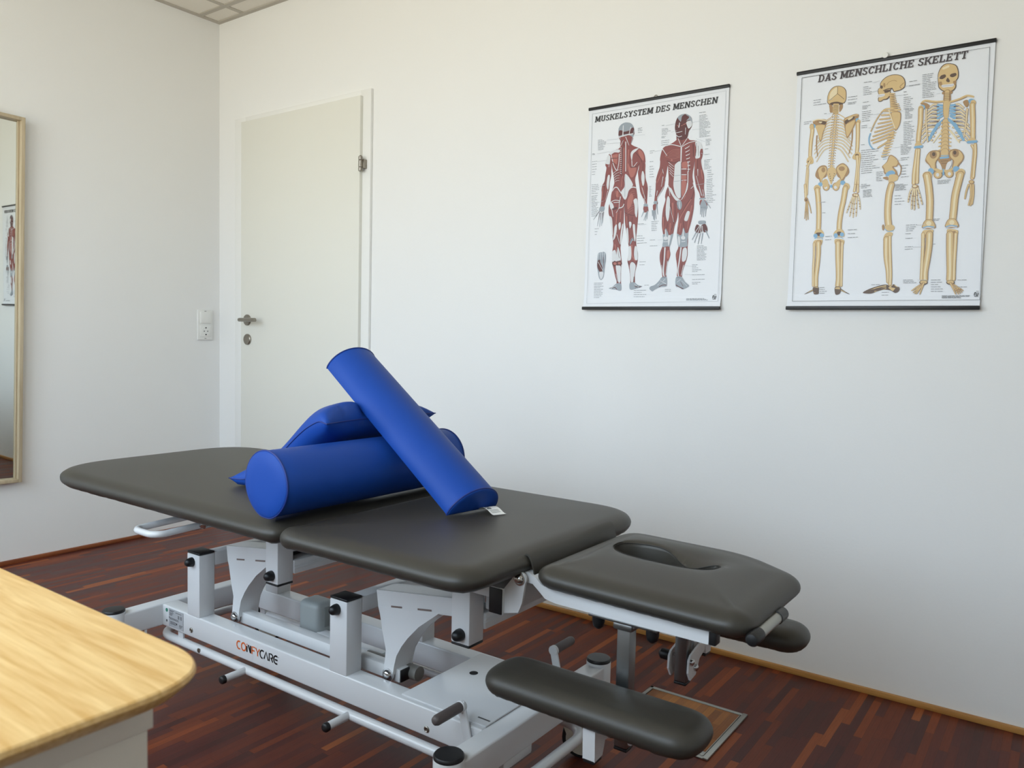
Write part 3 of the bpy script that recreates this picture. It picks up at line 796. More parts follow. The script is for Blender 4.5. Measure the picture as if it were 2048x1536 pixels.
3,6,0,0,4394,3547,4710,3547;
3,6,0,0,4396,3491,4588,3491;
3,6,0,0,4398,3435,4648,3435;
3,6,0,0,4401,3379,4685,3379;
3,6,0,0,4403,3323,4636,3323;
3,6,0,0,356,2736,514,2736;
3,6,0,0,359,2639,481,2639;
3,6,0,0,363,2543,467,2543;
3,6,0,0,2012,2797,2250,2797;
3,6,0,0,1997,2400,2214,2400;
3,6,0,0,2000,2320,2283,2320;
3,6,0,0,2003,2240,2257,2240;
3,6,0,0,2006,2160,2370,2160;
3,6,0,0,2508,2844,2775,2844;
3,6,0,0,2511,2786,2734,2786;
3,6,0,0,2513,2728,2676,2728;
3,6,0,0,2515,2671,2707,2671;
3,6,0,0,2517,2613,2707,2613;
3,6,0,0,2519,2555,2705,2555;
3,6,0,0,2473,2242,2662,2242;
3,6,0,0,2480,2047,2752,2047;
3,6,0,0,2117,1533,2352,1533;
3,6,0,0,2121,1437,2340,1437;
3,6,0,0,388,858,756,858;
3,6,0,0,389,803,696,803;
3,6,0,0,391,747,770,747;
3,6,0,0,393,692,672,692;
3,6,0,0,395,637,759,637;
3,6,0,0,397,581,718,581;
3,6,0,0,399,526,744,526;
3,6,0,0,401,470,738,470;
3,6,0,0,402,415,697,415;
3,6,0,0,404,359,630,359;
3,6,0,0,4136,1970,4361,1970;
3,6,0,0,4138,1925,4466,1925;
3,6,0,0,4139,1881,4472,1881;
3,6,0,0,4141,1836,4478,1836;
3,6,0,0,4143,1791,4387,1791;
3,6,0,0,4145,1746,4439,1746;
3,6,0,0,4146,1702,4464,1702;
3,6,0,0,4148,1657,4441,1657;
3,6,0,0,4150,1612,4470,1612;
3,6,0,0,4152,1568,4426,1568;
3,6,0,0,4154,1523,4448,1523;
3,6,0,0,3997,1375,4183,1375;
3,6,0,0,3999,1324,4144,1324;
3,6,0,0,4001,1273,4210,1273;
3,6,0,0,4003,1212,4348,1212;
3,6,0,0,4005,1161,4210,1161;
3,6,0,0,4009,1054,4436,1054;
3,6,0,0,4015,905,4440,905;
3,6,0,0,4019,813,4295,813;
3,6,0,0,4021,762,4206,762;
3,6,0,0,1943,587,2396,587;
3,6,0,0,1946,515,2234,515;
3,6,0,0,1949,444,2416,444;
3,6,0,0,1951,372,2354,372;
3,6,0,0,3081,597,3293,597;
3,6,0,0,3083,544,3312,544;
3,6,0,0,2329,751,2520,751;
3,6,0,0,3848,292,4458,292;
3,6,0,0,3849,267,4519,267;
3,6,0,0,3850,241,4582,241;
2,7,8,8,725,5730,1279,5704;
2,7,8,8,729,5611,1283,5571;
2,7,8,8,364,5303,863,5327;
2,7,8,8,373,5030,749,5043;
2,7,8,8,497,4175,716,4209;
2,7,8,8,484,3631,672,3670;
2,7,8,8,2170,5723,1757,5750;
2,7,8,8,2539,5133,2823,5152;
2,7,8,8,2907,5921,3242,5942;
2,7,8,8,3113,5680,3306,5705;
2,7,8,8,4060,5906,3792,5893;
2,7,8,8,4070,5656,3828,5663;
2,7,8,8,4300,5229,3974,5368;
2,7,8,8,4289,4832,4154,4897;
2,7,8,8,4379,3925,4032,3907;
2,7,8,8,4395,3524,4259,3586;
2,7,8,8,2336,2776,2043,2768;
2,7,8,8,2762,2228,2990,2242;
2,7,8,8,3999,1324,3751,1358;
2,7,8,8,4009,1054,3762,1075;
2,7,12,12,127,6690,4906,6716,4914,203,141,149,127,6690
|
0,3,0,0,878,5955,888,6108,947,6242,1050,6325,1178,6330,1308,6272,1387,6161,1405,6006,1399,5897,1361,5816,1287,5816,1157,5868,1007,5864,944,5834,887,5898;
0,0,0,0,891,5953,899,6102,958,6229,1058,6310,1179,6315,1298,6263,1373,6153,1388,6008,1384,5904,1345,5835,1282,5838,1156,5886,1006,5887,943,5856,898,5907;
0,1,0,0,935,6034,971,6183,1074,6277,1138,6278,1135,6113,1064,6037,960,5964;
2,3,11,11,1154,6308,1156,6110;
2,3,11,11,1156,6110,1043,6029,938,5956;
2,3,11,11,1156,6110,1279,5992,1345,5927;
0,3,0,0,965,5853,1071,5881,1200,5866,1308,5819,1300,5759,1160,5802,1010,5802;
0,2,0,0,944,5834,1032,5788,1062,5618,976,5608,954,5722;
0,2,0,0,1225,5770,1314,5779,1311,5670,1234,5582;
2,3,66,66,1128,5796,1129,5782;
2,0,57,57,1074,5815,1186,5798;
2,3,64,64,1128,5758,1129,5745;
2,0,57,57,1074,5777,1185,5761;
2,3,62,62,1128,5721,1128,5708;
2,0,57,57,1073,5740,1185,5723;
2,3,59,59,1127,5683,1128,5670;
2,0,57,57,1073,5702,1185,5686;
2,3,57,57,1127,5646,1127,5633;
2,0,57,57,1072,5665,1184,5649;
2,3,55,55,1126,5609,1127,5595;
2,0,57,57,1072,5628,1184,5611;
2,3,53,53,1126,5571,1127,5558;
2,0,57,57,1072,5590,1183,5574;
2,3,11,11,1058,5791,1122,5794,1196,5770;
2,3,11,11,1058,5753,1124,5757,1195,5733;
2,3,11,11,1057,5716,1126,5719,1195,5696;
2,3,11,11,1057,5678,1127,5681,1194,5658;
2,3,11,11,1056,5641,1129,5644,1194,5621;
2,3,11,11,1056,5603,1131,5606,1194,5584;
2,3,11,11,1055,5566,1132,5568,1193,5546;
2,2,37,29,1083,5394,982,5404,859,5336;
2,1,22,18,1083,5394,982,5404,859,5336;
2,2,37,29,1190,5379,1290,5361,1419,5260;
2,1,22,18,1190,5379,1290,5361,1419,5260;
2,2,37,29,1078,5315,956,5320,816,5231;
2,1,22,18,1078,5315,956,5320,816,5231;
2,2,37,29,1185,5301,1307,5272,1454,5146;
2,1,22,18,1185,5301,1307,5272,1454,5146;
2,2,37,29,1073,5236,930,5236,773,5125;
2,1,22,18,1073,5236,930,5236,773,5125;
2,2,37,29,1181,5222,1323,5183,1488,5032;
2,1,22,18,1181,5222,1323,5183,1488,5032;
2,2,37,29,1068,5157,904,5151,729,5019;
2,1,22,18,1068,5157,904,5151,729,5019;
2,2,37,29,1176,5143,1340,5094,1523,4918;
2,1,22,18,1176,5143,1340,5094,1523,4918;
2,2,37,29,1063,5078,877,5067,686,4913;
2,1,22,18,1063,5078,877,5067,686,4913;
2,2,37,29,1171,5064,1357,5005,1558,4804;
2,1,22,18,1171,5064,1357,5005,1558,4804;
2,2,37,29,1058,4999,851,4982,643,4806;
2,1,22,18,1058,4999,851,4982,643,4806;
2,2,37,29,1166,4986,1373,4916,1593,4690;
2,1,22,18,1166,4986,1373,4916,1593,4690;
2,2,37,29,1053,4920,825,4898,599,4699;
2,1,22,18,1053,4920,825,4898,599,4699;
2,2,37,29,1161,4907,1390,4827,1627,4577;
2,1,22,18,1161,4907,1390,4827,1627,4577;
2,2,37,29,1048,4841,820,4810,595,4587;
2,1,22,18,1048,4841,820,4810,595,4587;
2,2,37,29,1156,4828,1386,4741,1624,4468;
2,1,22,18,1156,4828,1386,4741,1624,4468;
2,2,37,29,1043,4762,815,4723,592,4476;
2,1,22,18,1043,4762,815,4723,592,4476;
2,2,37,29,1151,4749,1381,4654,1621,4359;
2,1,22,18,1151,4749,1381,4654,1621,4359;
2,2,37,29,1038,4682,832,4632,628,4359;
2,1,22,18,1038,4682,832,4632,628,4359;
2,2,37,29,1146,4670,1356,4571,1579,4254;
2,1,22,18,1146,4670,1356,4571,1579,4254;
2,2,37,29,1033,4603,849,4542,664,4243;
2,1,22,18,1033,4603,849,4542,664,4243;
2,2,37,29,1141,4590,1330,4486,1538,4148;
2,1,22,18,1141,4590,1330,4486,1538,4148;
2,2,44,26,639,4986,636,4717,683,4398;
2,2,44,26,1608,5038,1609,4688,1545,4367;
2,2,29,20,1053,5535,1137,5554,1224,5511;
2,0,20,13,1066,5538,1137,5556,1211,5517;
1,0,0,0,1169,5523,1165,5511,1155,5502,1140,5501,1125,5507,1113,5518,1108,5532,1112,5545,1123,5553,1137,5554,1153,5548,1164,5537;
1,3,0,0,1116,5509,1115,5503,1111,5500,1106,5499,1100,5501,1096,5506,1094,5512,1096,5517,1099,5521,1105,5521,1110,5519,1114,5514;
1,3,0,0,1185,5499,1184,5494,1180,5490,1175,5489,1169,5492,1165,5496,1163,5502,1165,5507,1168,5511,1174,5512,1179,5509,1183,5505;
2,2,29,20,1049,5463,1135,5482,1223,5439;
2,0,20,13,1062,5466,1134,5484,1210,5445;
1,0,0,0,1166,5451,1162,5438,1152,5430,1137,5429,1122,5434,1110,5446,1106,5459,1109,5472,1120,5480,1135,5482,1150,5476,1161,5465;
1,3,0,0,1113,5436,1112,5431,1108,5427,1103,5427,1097,5429,1093,5434,1092,5439,1093,5445,1097,5448,1102,5449,1107,5447,1111,5442;
1,3,0,0,1182,5427,1181,5421,1177,5418,1172,5417,1166,5419,1162,5424,1160,5430,1162,5435,1165,5439,1171,5439,1176,5437,1180,5432;
2,2,29,20,1044,5391,1132,5409,1222,5366;
2,0,20,13,1057,5393,1132,5412,1208,5372;
1,0,0,0,1163,5379,1160,5366,1149,5358,1134,5356,1119,5362,1107,5373,1103,5387,1106,5400,1117,5408,1132,5409,1147,5404,1158,5393;
1,3,0,0,1110,5364,1109,5359,1105,5355,1100,5354,1095,5356,1090,5361,1089,5367,1090,5372,1094,5376,1099,5376,1104,5374,1109,5370;
1,3,0,0,1179,5354,1178,5349,1174,5346,1169,5345,1163,5347,1159,5352,1158,5357,1159,5363,1163,5366,1168,5367,1173,5365,1177,5360;
2,2,29,20,1040,5318,1129,5337,1221,5294;
2,0,20,13,1053,5321,1129,5339,1207,5300;
1,0,0,0,1160,5306,1157,5294,1146,5285,1131,5284,1116,5289,1105,5301,1100,5315,1103,5327,1114,5336,1129,5337,1144,5331,1156,5320;
1,3,0,0,1107,5291,1106,5286,1102,5283,1097,5282,1092,5284,1088,5289,1086,5294,1087,5300,1091,5303,1096,5304,1102,5302,1106,5297;
1,3,0,0,1176,5282,1175,5277,1171,5273,1166,5272,1161,5275,1156,5279,1155,5285,1156,5290,1160,5294,1165,5295,1170,5292,1175,5288;
2,2,29,20,1035,5246,1126,5265,1219,5221;
2,0,20,13,1049,5249,1126,5267,1205,5227;
1,0,0,0,1157,5234,1154,5221,1143,5213,1128,5211,1113,5217,1102,5228,1097,5242,1100,5255,1111,5263,1126,5265,1141,5259,1153,5248;
1,3,0,0,1105,5219,1103,5214,1100,5210,1094,5209,1089,5211,1085,5216,1083,5222,1084,5227,1088,5231,1093,5231,1099,5229,1103,5225;
1,3,0,0,1173,5210,1172,5204,1169,5201,1163,5200,1158,5202,1154,5207,1152,5213,1153,5218,1157,5221,1162,5222,1168,5220,1172,5215;
2,2,29,20,1030,5173,1123,5192,1218,5149;
2,0,20,13,1044,5176,1123,5194,1204,5155;
1,0,0,0,1155,5161,1151,5149,1141,5140,1126,5139,1110,5144,1099,5156,1094,5169,1098,5182,1108,5191,1123,5192,1138,5187,1150,5175;
1,3,0,0,1102,5146,1100,5141,1097,5137,1091,5137,1086,5139,1082,5143,1080,5149,1081,5155,1085,5158,1090,5159,1096,5157,1100,5152;
1,3,0,0,1171,5137,1169,5132,1166,5128,1160,5128,1155,5130,1151,5134,1149,5140,1150,5145,1154,5149,1159,5150,1165,5148,1169,5143;
2,2,29,20,1026,5101,1120,5120,1217,5076;
2,0,20,13,1040,5104,1120,5122,1203,5082;
1,0,0,0,1152,5089,1148,5076,1138,5068,1123,5066,1107,5072,1096,5083,1091,5097,1095,5110,1105,5118,1120,5120,1136,5114,1147,5103;
1,3,0,0,1099,5074,1098,5068,1094,5065,1089,5064,1083,5066,1079,5071,1077,5077,1078,5082,1082,5085,1087,5086,1093,5084,1097,5080;
1,3,0,0,1168,5065,1167,5059,1163,5056,1158,5055,1152,5057,1148,5062,1146,5068,1147,5073,1151,5076,1156,5077,1162,5075,1166,5071;
2,2,29,20,1021,5028,1117,5047,1216,5003;
2,0,20,13,1036,5031,1117,5049,1201,5010;
1,0,0,0,1149,5016,1145,5004,1135,4995,1120,4994,1105,4999,1093,5010,1088,5024,1092,5037,1102,5045,1117,5047,1133,5041,1144,5030;
1,3,0,0,1096,5001,1095,4996,1091,4992,1086,4991,1080,4994,1076,4998,1074,5004,1076,5009,1079,5013,1085,5014,1090,5011,1094,5007;
1,3,0,0,1165,4992,1164,4987,1160,4983,1155,4983,1149,4985,1145,4989,1143,4995,1145,5000,1148,5004,1154,5005,1159,5003,1163,4998;
2,2,29,20,1016,4956,1115,4974,1215,4931;
2,0,20,13,1031,4958,1114,4977,1200,4937;
1,0,0,0,1146,4944,1143,4931,1132,4923,1117,4921,1102,4926,1090,4938,1086,4952,1089,4964,1100,4973,1115,4974,1130,4969,1141,4958;
1,3,0,0,1093,4928,1092,4923,1088,4919,1083,4919,1077,4921,1073,4925,1071,4931,1073,4937,1076,4940,1082,4941,1087,4939,1091,4934;
1,3,0,0,1162,4920,1161,4914,1157,4911,1152,4910,1146,4912,1142,4917,1141,4922,1142,4928,1145,4931,1151,4932,1156,4930,1160,4925;
2,2,29,20,1015,4883,1112,4902,1210,4858;
2,0,20,13,1030,4885,1112,4904,1196,4865;
1,0,0,0,1143,4871,1140,4858,1129,4850,1114,4848,1099,4854,1087,4865,1083,4879,1086,4892,1097,4900,1112,4902,1127,4896,1138,4885;
1,3,0,0,1090,4856,1089,4850,1085,4847,1080,4846,1074,4848,1070,4853,1069,4858,1070,4864,1074,4867,1079,4868,1084,4866,1088,4861;
1,3,0,0,1159,4847,1158,4842,1154,4838,1149,4837,1144,4840,1139,4844,1138,4850,1139,4855,1143,4859,1148,4860,1153,4857,1158,4853;
2,2,29,20,1014,4810,1109,4829,1206,4786;
2,0,20,13,1028,4812,1109,4831,1191,4792;
1,0,0,0,1140,4799,1137,4786,1126,4777,1111,4776,1096,4781,1084,4792,1080,4806,1083,4819,1094,4827,1109,4829,1124,4824,1136,4812;
1,3,0,0,1087,4783,1086,4778,1082,4774,1077,4773,1072,4775,1067,4780,1066,4786,1067,4791,1071,4795,1076,4795,1081,4793,1086,4789;
1,3,0,0,1156,4774,1155,4769,1151,4766,1146,4765,1141,4767,1137,4771,1135,4777,1136,4783,1140,4786,1145,4787,1151,4785,1155,4780;
2,2,29,20,1013,4737,1106,4756,1201,4714;
2,0,20,13,1027,4739,1106,4759,1187,4720;
1,0,0,0,1137,4726,1134,4713,1123,4705,1108,4703,1093,4708,1082,4719,1077,4733,1080,4746,1091,4755,1106,4756,1121,4751,1133,4740;
1,3,0,0,1084,4710,1083,4705,1079,4701,1074,4700,1069,4702,1064,4707,1063,4713,1064,4718,1068,4722,1073,4723,1079,4720,1083,4716;
1,3,0,0,1154,4702,1152,4696,1149,4693,1143,4692,1138,4694,1134,4699,1132,4704,1133,4710,1137,4713,1142,4714,1148,4712,1152,4708;
2,2,29,20,1012,4663,1103,4684,1197,4641;
2,0,20,13,1026,4666,1103,4686,1183,4647;
1,0,0,0,1135,4653,1131,4640,1121,4632,1106,4630,1090,4635,1079,4647,1074,4660,1077,4673,1088,4682,1103,4684,1118,4678,1130,4667;
1,3,0,0,1082,4637,1080,4632,1077,4628,1071,4627,1066,4630,1062,4634,1060,4640,1061,4645,1065,4649,1070,4650,1076,4648,1080,4643;
1,3,0,0,1151,4629,1149,4624,1146,4620,1140,4619,1135,4621,1131,4626,1129,4632,1130,4637,1134,4641,1139,4642,1145,4639,1149,4635;
2,2,29,20,1011,4590,1100,4611,1192,4569;
2,0,20,13,1024,4593,1100,4613,1178,4575;
1,0,0,0,1132,4580,1128,4568,1118,4559,1103,4557,1087,4563,1076,4574,1071,4588,1075,4600,1085,4609,1100,4611,1115,4605,1127,4594;
1,3,0,0,1079,4564,1077,4559,1074,4555,1068,4555,1063,4557,1059,4561,1057,4567,1058,4572,1062,4576,1067,4577,1073,4575,1077,4570;
1,3,0,0,1148,4556,1147,4551,1143,4547,1138,4546,1132,4549,1128,4553,1126,4559,1127,4564,1131,4568,1137,4569,1142,4567,1146,4562;
2,2,29,20,1009,4517,1097,4538,1188,4496;
2,0,20,13,1023,4520,1097,4540,1174,4502;
1,0,0,0,1129,4508,1125,4495,1115,4486,1100,4484,1084,4490,1073,4501,1068,4515,1072,4528,1082,4536,1097,4538,1113,4533,1124,4521;
1,3,0,0,1076,4492,1075,4486,1071,4483,1065,4482,1060,4484,1056,4488,1054,4494,1055,4499,1059,4503,1064,4504,1070,4502,1074,4497;
1,3,0,0,1145,4484,1144,4478,1140,4475,1135,4474,1129,4476,1125,4480,1123,4486,1125,4491,1128,4495,1134,4496,1139,4494,1143,4489;
2,2,29,20,1008,4444,1094,4465,1183,4424;
2,0,20,13,1021,4447,1094,4467,1170,4430;
1,0,0,0,1126,4435,1123,4422,1112,4413,1097,4411,1082,4417,1070,4428,1065,4442,1069,4455,1079,4463,1094,4465,1110,4460,1121,4449;
1,3,0,0,1073,4419,1072,4413,1068,4410,1063,4409,1057,4411,1053,4415,1051,4421,1052,4427,1056,4430,1062,4431,1067,4429,1071,4424;
1,3,0,0,1142,4411,1141,4405,1137,4402,1132,4401,1126,4403,1122,4407,1121,4413,1122,4419,1125,4422,1131,4423,1136,4421,1140,4416;
2,2,29,20,1007,4370,1092,4392,1179,4351;
2,0,20,13,1020,4373,1091,4394,1166,4357;
1,0,0,0,1123,4362,1120,4349,1109,4340,1094,4339,1079,4344,1067,4355,1062,4369,1066,4382,1077,4390,1092,4392,1107,4387,1118,4376;
1,3,0,0,1070,4346,1069,4340,1065,4337,1060,4336,1054,4338,1050,4342,1048,4348,1050,4353,1053,4357,1059,4358,1064,4356,1068,4351;
1,3,0,0,1139,4338,1138,4332,1134,4329,1129,4328,1123,4330,1119,4335,1118,4340,1119,4346,1123,4349,1128,4350,1133,4348,1138,4344;
2,2,29,20,1006,4297,1089,4319,1174,4279;
2,0,20,13,1018,4300,1089,4321,1161,4284;
1,0,0,0,1120,4289,1117,4276,1106,4267,1091,4266,1076,4271,1064,4282,1060,4296,1063,4309,1074,4317,1089,4319,1104,4314,1116,4303;
1,3,0,0,1067,4273,1066,4267,1062,4264,1057,4263,1051,4265,1047,4269,1045,4275,1047,4280,1050,4284,1056,4285,1061,4283,1065,4278;
1,3,0,0,1136,4265,1135,4260,1131,4256,1126,4255,1121,4257,1116,4262,1115,4267,1116,4273,1120,4276,1125,4277,1131,4275,1135,4271;
2,2,29,20,1005,4224,1086,4246,1169,4206;
2,0,20,13,1017,4227,1086,4248,1157,4212;
1,0,0,0,1117,4216,1114,4203,1103,4194,1088,4192,1073,4198,1061,4209,1057,4223,1060,4236,1071,4244,1086,4246,1101,4241,1113,4230;
1,3,0,0,1064,4200,1063,4194,1059,4190,1054,4190,1048,4192,1044,4196,1043,4202,1044,4207,1048,4211,1053,4212,1058,4210,1063,4205;
1,3,0,0,1134,4192,1132,4187,1129,4183,1123,4182,1118,4184,1114,4189,1112,4194,1113,4200,1117,4203,1122,4204,1128,4202,1132,4198;
2,2,29,20,1004,4150,1083,4173,1165,4133;
2,0,20,13,1016,4154,1083,4175,1153,4139;
1,0,0,0,1114,4143,1111,4130,1100,4121,1085,4119,1070,4125,1059,4136,1054,4149,1057,4162,1068,4171,1083,4173,1098,4168,1110,4157;
1,3,0,0,1061,4126,1060,4121,1056,4117,1051,4116,1046,4118,1041,4123,1040,4129,1041,4134,1045,4138,1050,4139,1055,4137,1060,4132;
1,3,0,0,1131,4119,1129,4114,1126,4110,1120,4109,1115,4111,1111,4116,1109,4121,1110,4127,1114,4130,1119,4131,1125,4129,1129,4125;
2,2,29,20,1002,4077,1080,4100,1160,4060;
2,0,20,13,1014,4080,1080,4102,1148,4066;
1,0,0,0,1112,4070,1108,4057,1098,4048,1083,4046,1067,4051,1056,4062,1051,4076,1054,4089,1065,4098,1080,4100,1095,4095,1107,4084;
1,3,0,0,1058,4053,1057,4048,1053,4044,1048,4043,1043,4045,1038,4050,1037,4056,1038,4061,1042,4065,1047,4066,1053,4064,1057,4059;
1,3,0,0,1128,4046,1127,4041,1123,4037,1117,4036,1112,4038,1108,4043,1106,4048,1107,4054,1111,4057,1116,4058,1122,4056,1126,4052;
2,2,29,20,1001,4003,1077,4027,1156,3988;
2,0,20,13,1013,4007,1077,4029,1144,3993;
1,0,0,0,1109,3997,1105,3984,1095,3975,1080,3973,1064,3978,1053,3989,1048,4003,1051,4016,1062,4025,1077,4027,1093,4022,1104,4011;
1,3,0,0,1056,3980,1054,3975,1051,3971,1045,3970,1040,3972,1036,3977,1034,3982,1035,3988,1039,3991,1044,3992,1050,3990,1054,3986;
1,3,0,0,1125,3973,1124,3968,1120,3964,1115,3963,1109,3965,1105,3969,1103,3975,1104,3981,1108,3984,1114,3985,1119,3983,1123,3979;
2,2,29,20,1000,3930,1074,3954,1151,3915;
2,0,20,13,1011,3933,1074,3956,1140,3920;
1,0,0,0,1106,3924,1102,3911,1092,3902,1077,3900,1061,3905,1050,3916,1045,3930,1049,3943,1059,3952,1074,3954,1090,3949,1101,3938;
1,3,0,0,1053,3907,1051,3901,1048,3898,1042,3897,1037,3899,1033,3903,1031,3909,1032,3914,1036,3918,1041,3919,1047,3917,1051,3913;
1,3,0,0,1122,3900,1121,3894,1117,3891,1112,3890,1106,3892,1102,3896,1100,3902,1102,3907,1105,3911,1111,3912,1116,3910,1120,3906;
2,2,29,20,999,3856,1071,3880,1146,3842;
2,0,20,13,1010,3860,1071,3883,1135,3847;
1,0,0,0,1103,3851,1100,3838,1089,3829,1074,3827,1059,3832,1047,3843,1042,3857,1046,3870,1056,3878,1071,3880,1087,3875,1098,3864;
1,3,0,0,1050,3834,1049,3828,1045,3824,1039,3823,1034,3825,1030,3830,1028,3836,1029,3841,1033,3845,1038,3846,1044,3844,1048,3839;
1,3,0,0,1119,3827,1118,3821,1114,3818,1109,3817,1103,3819,1099,3823,1098,3829,1099,3834,1102,3838,1108,3839,1113,3837,1117,3832;
0,2,0,0,504,5429,591,5462,723,5455,888,5410,884,5266,826,5096,773,4835,734,4817,652,5074,582,5262,531,5314;
0,0,0,0,582,5273,730,5287,852,5248,796,5055,761,4859,722,4886,651,5096;
0,3,0,0,638,5389,725,5399,869,5357,850,5282,729,5321;
2,1,31,31,515,5428,657,5453,889,5388;
0,1,0,0,660,5386,770,5371,728,5336;
0,2,0,0,1375,5376,1516,5433,1660,5467,1755,5442,1759,5366,1712,5264,1637,5078,1522,4852,1459,4838,1407,5064,1366,5267;
0,0,0,0,1423,5172,1525,5246,1669,5291,1596,5061,1500,4877,1456,4904;
0,3,0,0,1395,5307,1498,5359,1632,5405,1646,5338,1502,5271,1421,5216;
0,1,0,0,1477,5361,1601,5399,1582,5358,1500,5315;
2,0,35,35,1394,5340,1558,5416,1724,5436;
2,0,20,20,878,5400,1004,5460,1045,5510;
2,0,20,20,1391,5395,1282,5477,1215,5530;
1,4,0,0,591,5272,584,5244,564,5225,536,5221,506,5233,484,5257,475,5288,482,5316,502,5334,530,5338,560,5327,582,5302;
1,4,0,0,1773,5281,1768,5254,1752,5235,1730,5231,1706,5242,1689,5265,1681,5294,1686,5322,1702,5340,1724,5344,1748,5334,1765,5311;
2,2,116,99,477,5299,500,5138,475,4849,468,4512,474,4376;
2,0,92,79,477,5299,500,5138,475,4849,468,4512,474,4376;
2,1,32,28,477,5299,500,5138,475,4849,468,4512,474,4376;
1,0,0,0,530,5247,524,5214,504,5192,475,5186,446,5199,424,5227,414,5262,421,5295,441,5317,469,5322,499,5309,521,5281;
0,0,0,0,407,4384,517,4416,580,4252,527,4190,381,4228;
1,3,0,0,511,4259,504,4244,485,4235,458,4233,431,4240,411,4254,403,4271,410,4286,429,4296,456,4297,483,4290,503,4276;
2,2,66,55,478,4285,418,4134,398,3841,379,3525,374,3389;
2,0,53,44,478,4285,418,4134,398,3841,379,3525,374,3389;
2,1,18,15,478,4285,418,4134,398,3841,379,3525,374,3389;
2,2,44,50,384,4160,435,4019,431,3611,433,3316;
2,0,35,40,384,4160,435,4019,431,3611,433,3316;
2,1,12,14,384,4160,435,4019,431,3611,433,3316;
2,2,72,72,364,3599,384,3416,403,3232;
2,0,57,57,364,3599,384,3416,403,3232;
2,1,20,20,364,3599,384,3416,403,3232;
1,0,0,0,1819,5227,1813,5196,1795,5174,1768,5169,1740,5182,1719,5208,1711,5242,1716,5274,1735,5295,1762,5300,1789,5288,1810,5261;
2,2,116,99,1746,5194,1760,4887,1765,4582,1758,4365;
2,0,92,79,1746,5194,1760,4887,1765,4582,1758,4365;
2,1,32,28,1746,5194,1760,4887,1765,4582,1758,4365;
0,0,0,0,1644,4268,1712,4370,1836,4378,1875,4221,1826,4161,1678,4199;
1,3,0,0,1817,4304,1811,4289,1793,4280,1768,4279,1743,4285,1724,4299,1717,4315,1723,4330,1741,4339,1766,4340,1791,4333,1810,4320;
2,2,77,66,1769,4276,1790,4034,1775,3707,1751,3315;
2,0,62,53,1769,4276,1790,4034,1775,3707,1751,3315;
2,1,22,18,1769,4276,1790,4034,1775,3707,1751,3315;
2,2,50,66,1844,4224,1827,3921,1828,3593,1837,3263;
2,0,40,53,1844,4224,1827,3921,1828,3593,1837,3263;
2,1,14,18,1844,4224,1827,3921,1828,3593,1837,3263;
2,2,61,72,1759,3472,1742,3298;
2,0,48,57,1759,3472,1742,3298;
2,1,17,20,1759,3472,1742,3298;
2,2,55,61,1828,3466,1837,3268;
2,0,44,48,1828,3466,1837,3268;
2,1,15,17,1828,3466,1837,3268;
2,2,37,26,417,3163,408,2868,397,2617;
2,0,15,11,417,3163,408,2868,397,2617;
2,2,37,26,430,3139,443,2842,444,2569;
2,0,15,11,430,3139,443,2842,444,2569;
2,2,37,26,441,3138,477,2840,495,2588;
2,0,15,11,441,3138,477,2840,495,2588;
2,2,37,26,463,3136,527,2972,576,2764;
2,0,15,11,463,3136,527,2972,576,2764;
1,2,0,0,476,3158,470,3125,449,3101,421,3094,391,3106,368,3133,359,3167,365,3201,386,3224,414,3231,444,3220,466,3193;
1,3,0,0,440,3150,438,3138,430,3131,419,3129,408,3132,399,3142,395,3153,398,3164,406,3172,417,3174,428,3170,437,3161;
2,2,40,31,1707,3147,1633,2933,1563,2706;
2,1,29,20,1707,3147,1633,2933,1563,2706;
2,2,22,22,1646,2994,1668,2986;
2,2,22,22,1610,2884,1632,2875;
2,2,22,22,1582,2795,1603,2787;
2,2,40,31,1738,3145,1688,2884,1653,2600;
2,1,29,20,1738,3145,1688,2884,1653,2600;
2,2,22,22,1698,2955,1719,2947;
2,2,22,22,1677,2819,1698,2811;
2,2,22,22,1659,2710,1681,2702;
2,2,40,31,1770,3142,1741,2858,1745,2561;
2,1,29,20,1770,3142,1741,2858,1745,2561;
2,2,22,22,1751,2940,1772,2931;
2,2,22,22,1744,2794,1766,2786;
2,2,22,22,1739,2678,1761,2670;
2,2,40,31,1812,3138,1824,2874,1821,2588;
2,1,29,20,1812,3138,1824,2874,1821,2588;
2,2,22,22,1805,2947,1826,2939;
2,2,22,22,1807,2809,1828,2801;
2,2,22,22,1809,2699,1830,2691;
2,2,40,31,1853,3157,1903,2978,1922,2779;
2,1,29,20,1853,3157,1903,2978,1922,2779;
2,2,22,22,1867,3025,1888,3017;
2,2,22,22,1884,2931,1905,2923;
2,2,22,22,1898,2855,1919,2847;
1,2,0,0,1870,3177,1859,3150,1827,3132,1781,3128,1735,3139,1700,3163,1686,3193,1697,3221,1730,3239,1776,3242,1822,3231,1857,3207;
1,1,0,0,1787,3189,1783,3174,1773,3163,1759,3160,1744,3166,1732,3178,1728,3194,1731,3209,1741,3219,1756,3222,1771,3217,1782,3205;
1,1,0,0,1843,3175,1840,3160,1830,3150,1816,3147,1801,3152,1789,3164,1785,3180,1788,3195,1798,3206,1813,3209,1828,3203,1839,3191;
0,2,0,0,645,3885,700,4037,806,4115,938,4090,977,3941,952,3787,845,3730,807,3599,758,3716,667,3793;
0,0,0,0,706,3901,765,4052,917,4059,956,3921,866,3751,816,3643,778,3759;
0,2,0,0,652,3873,714,3968,757,3739,667,3793;
1,2,0,0,923,3980,917,3943,898,3917,870,3910,841,3923,819,3953,809,3992,815,4029,835,4055,863,4062,892,4049,914,4019;
0,2,0,0,1212,3984,1282,4087,1409,4118,1541,3994,1573,3859,1490,3735,1392,3568,1344,3683,1254,3780;
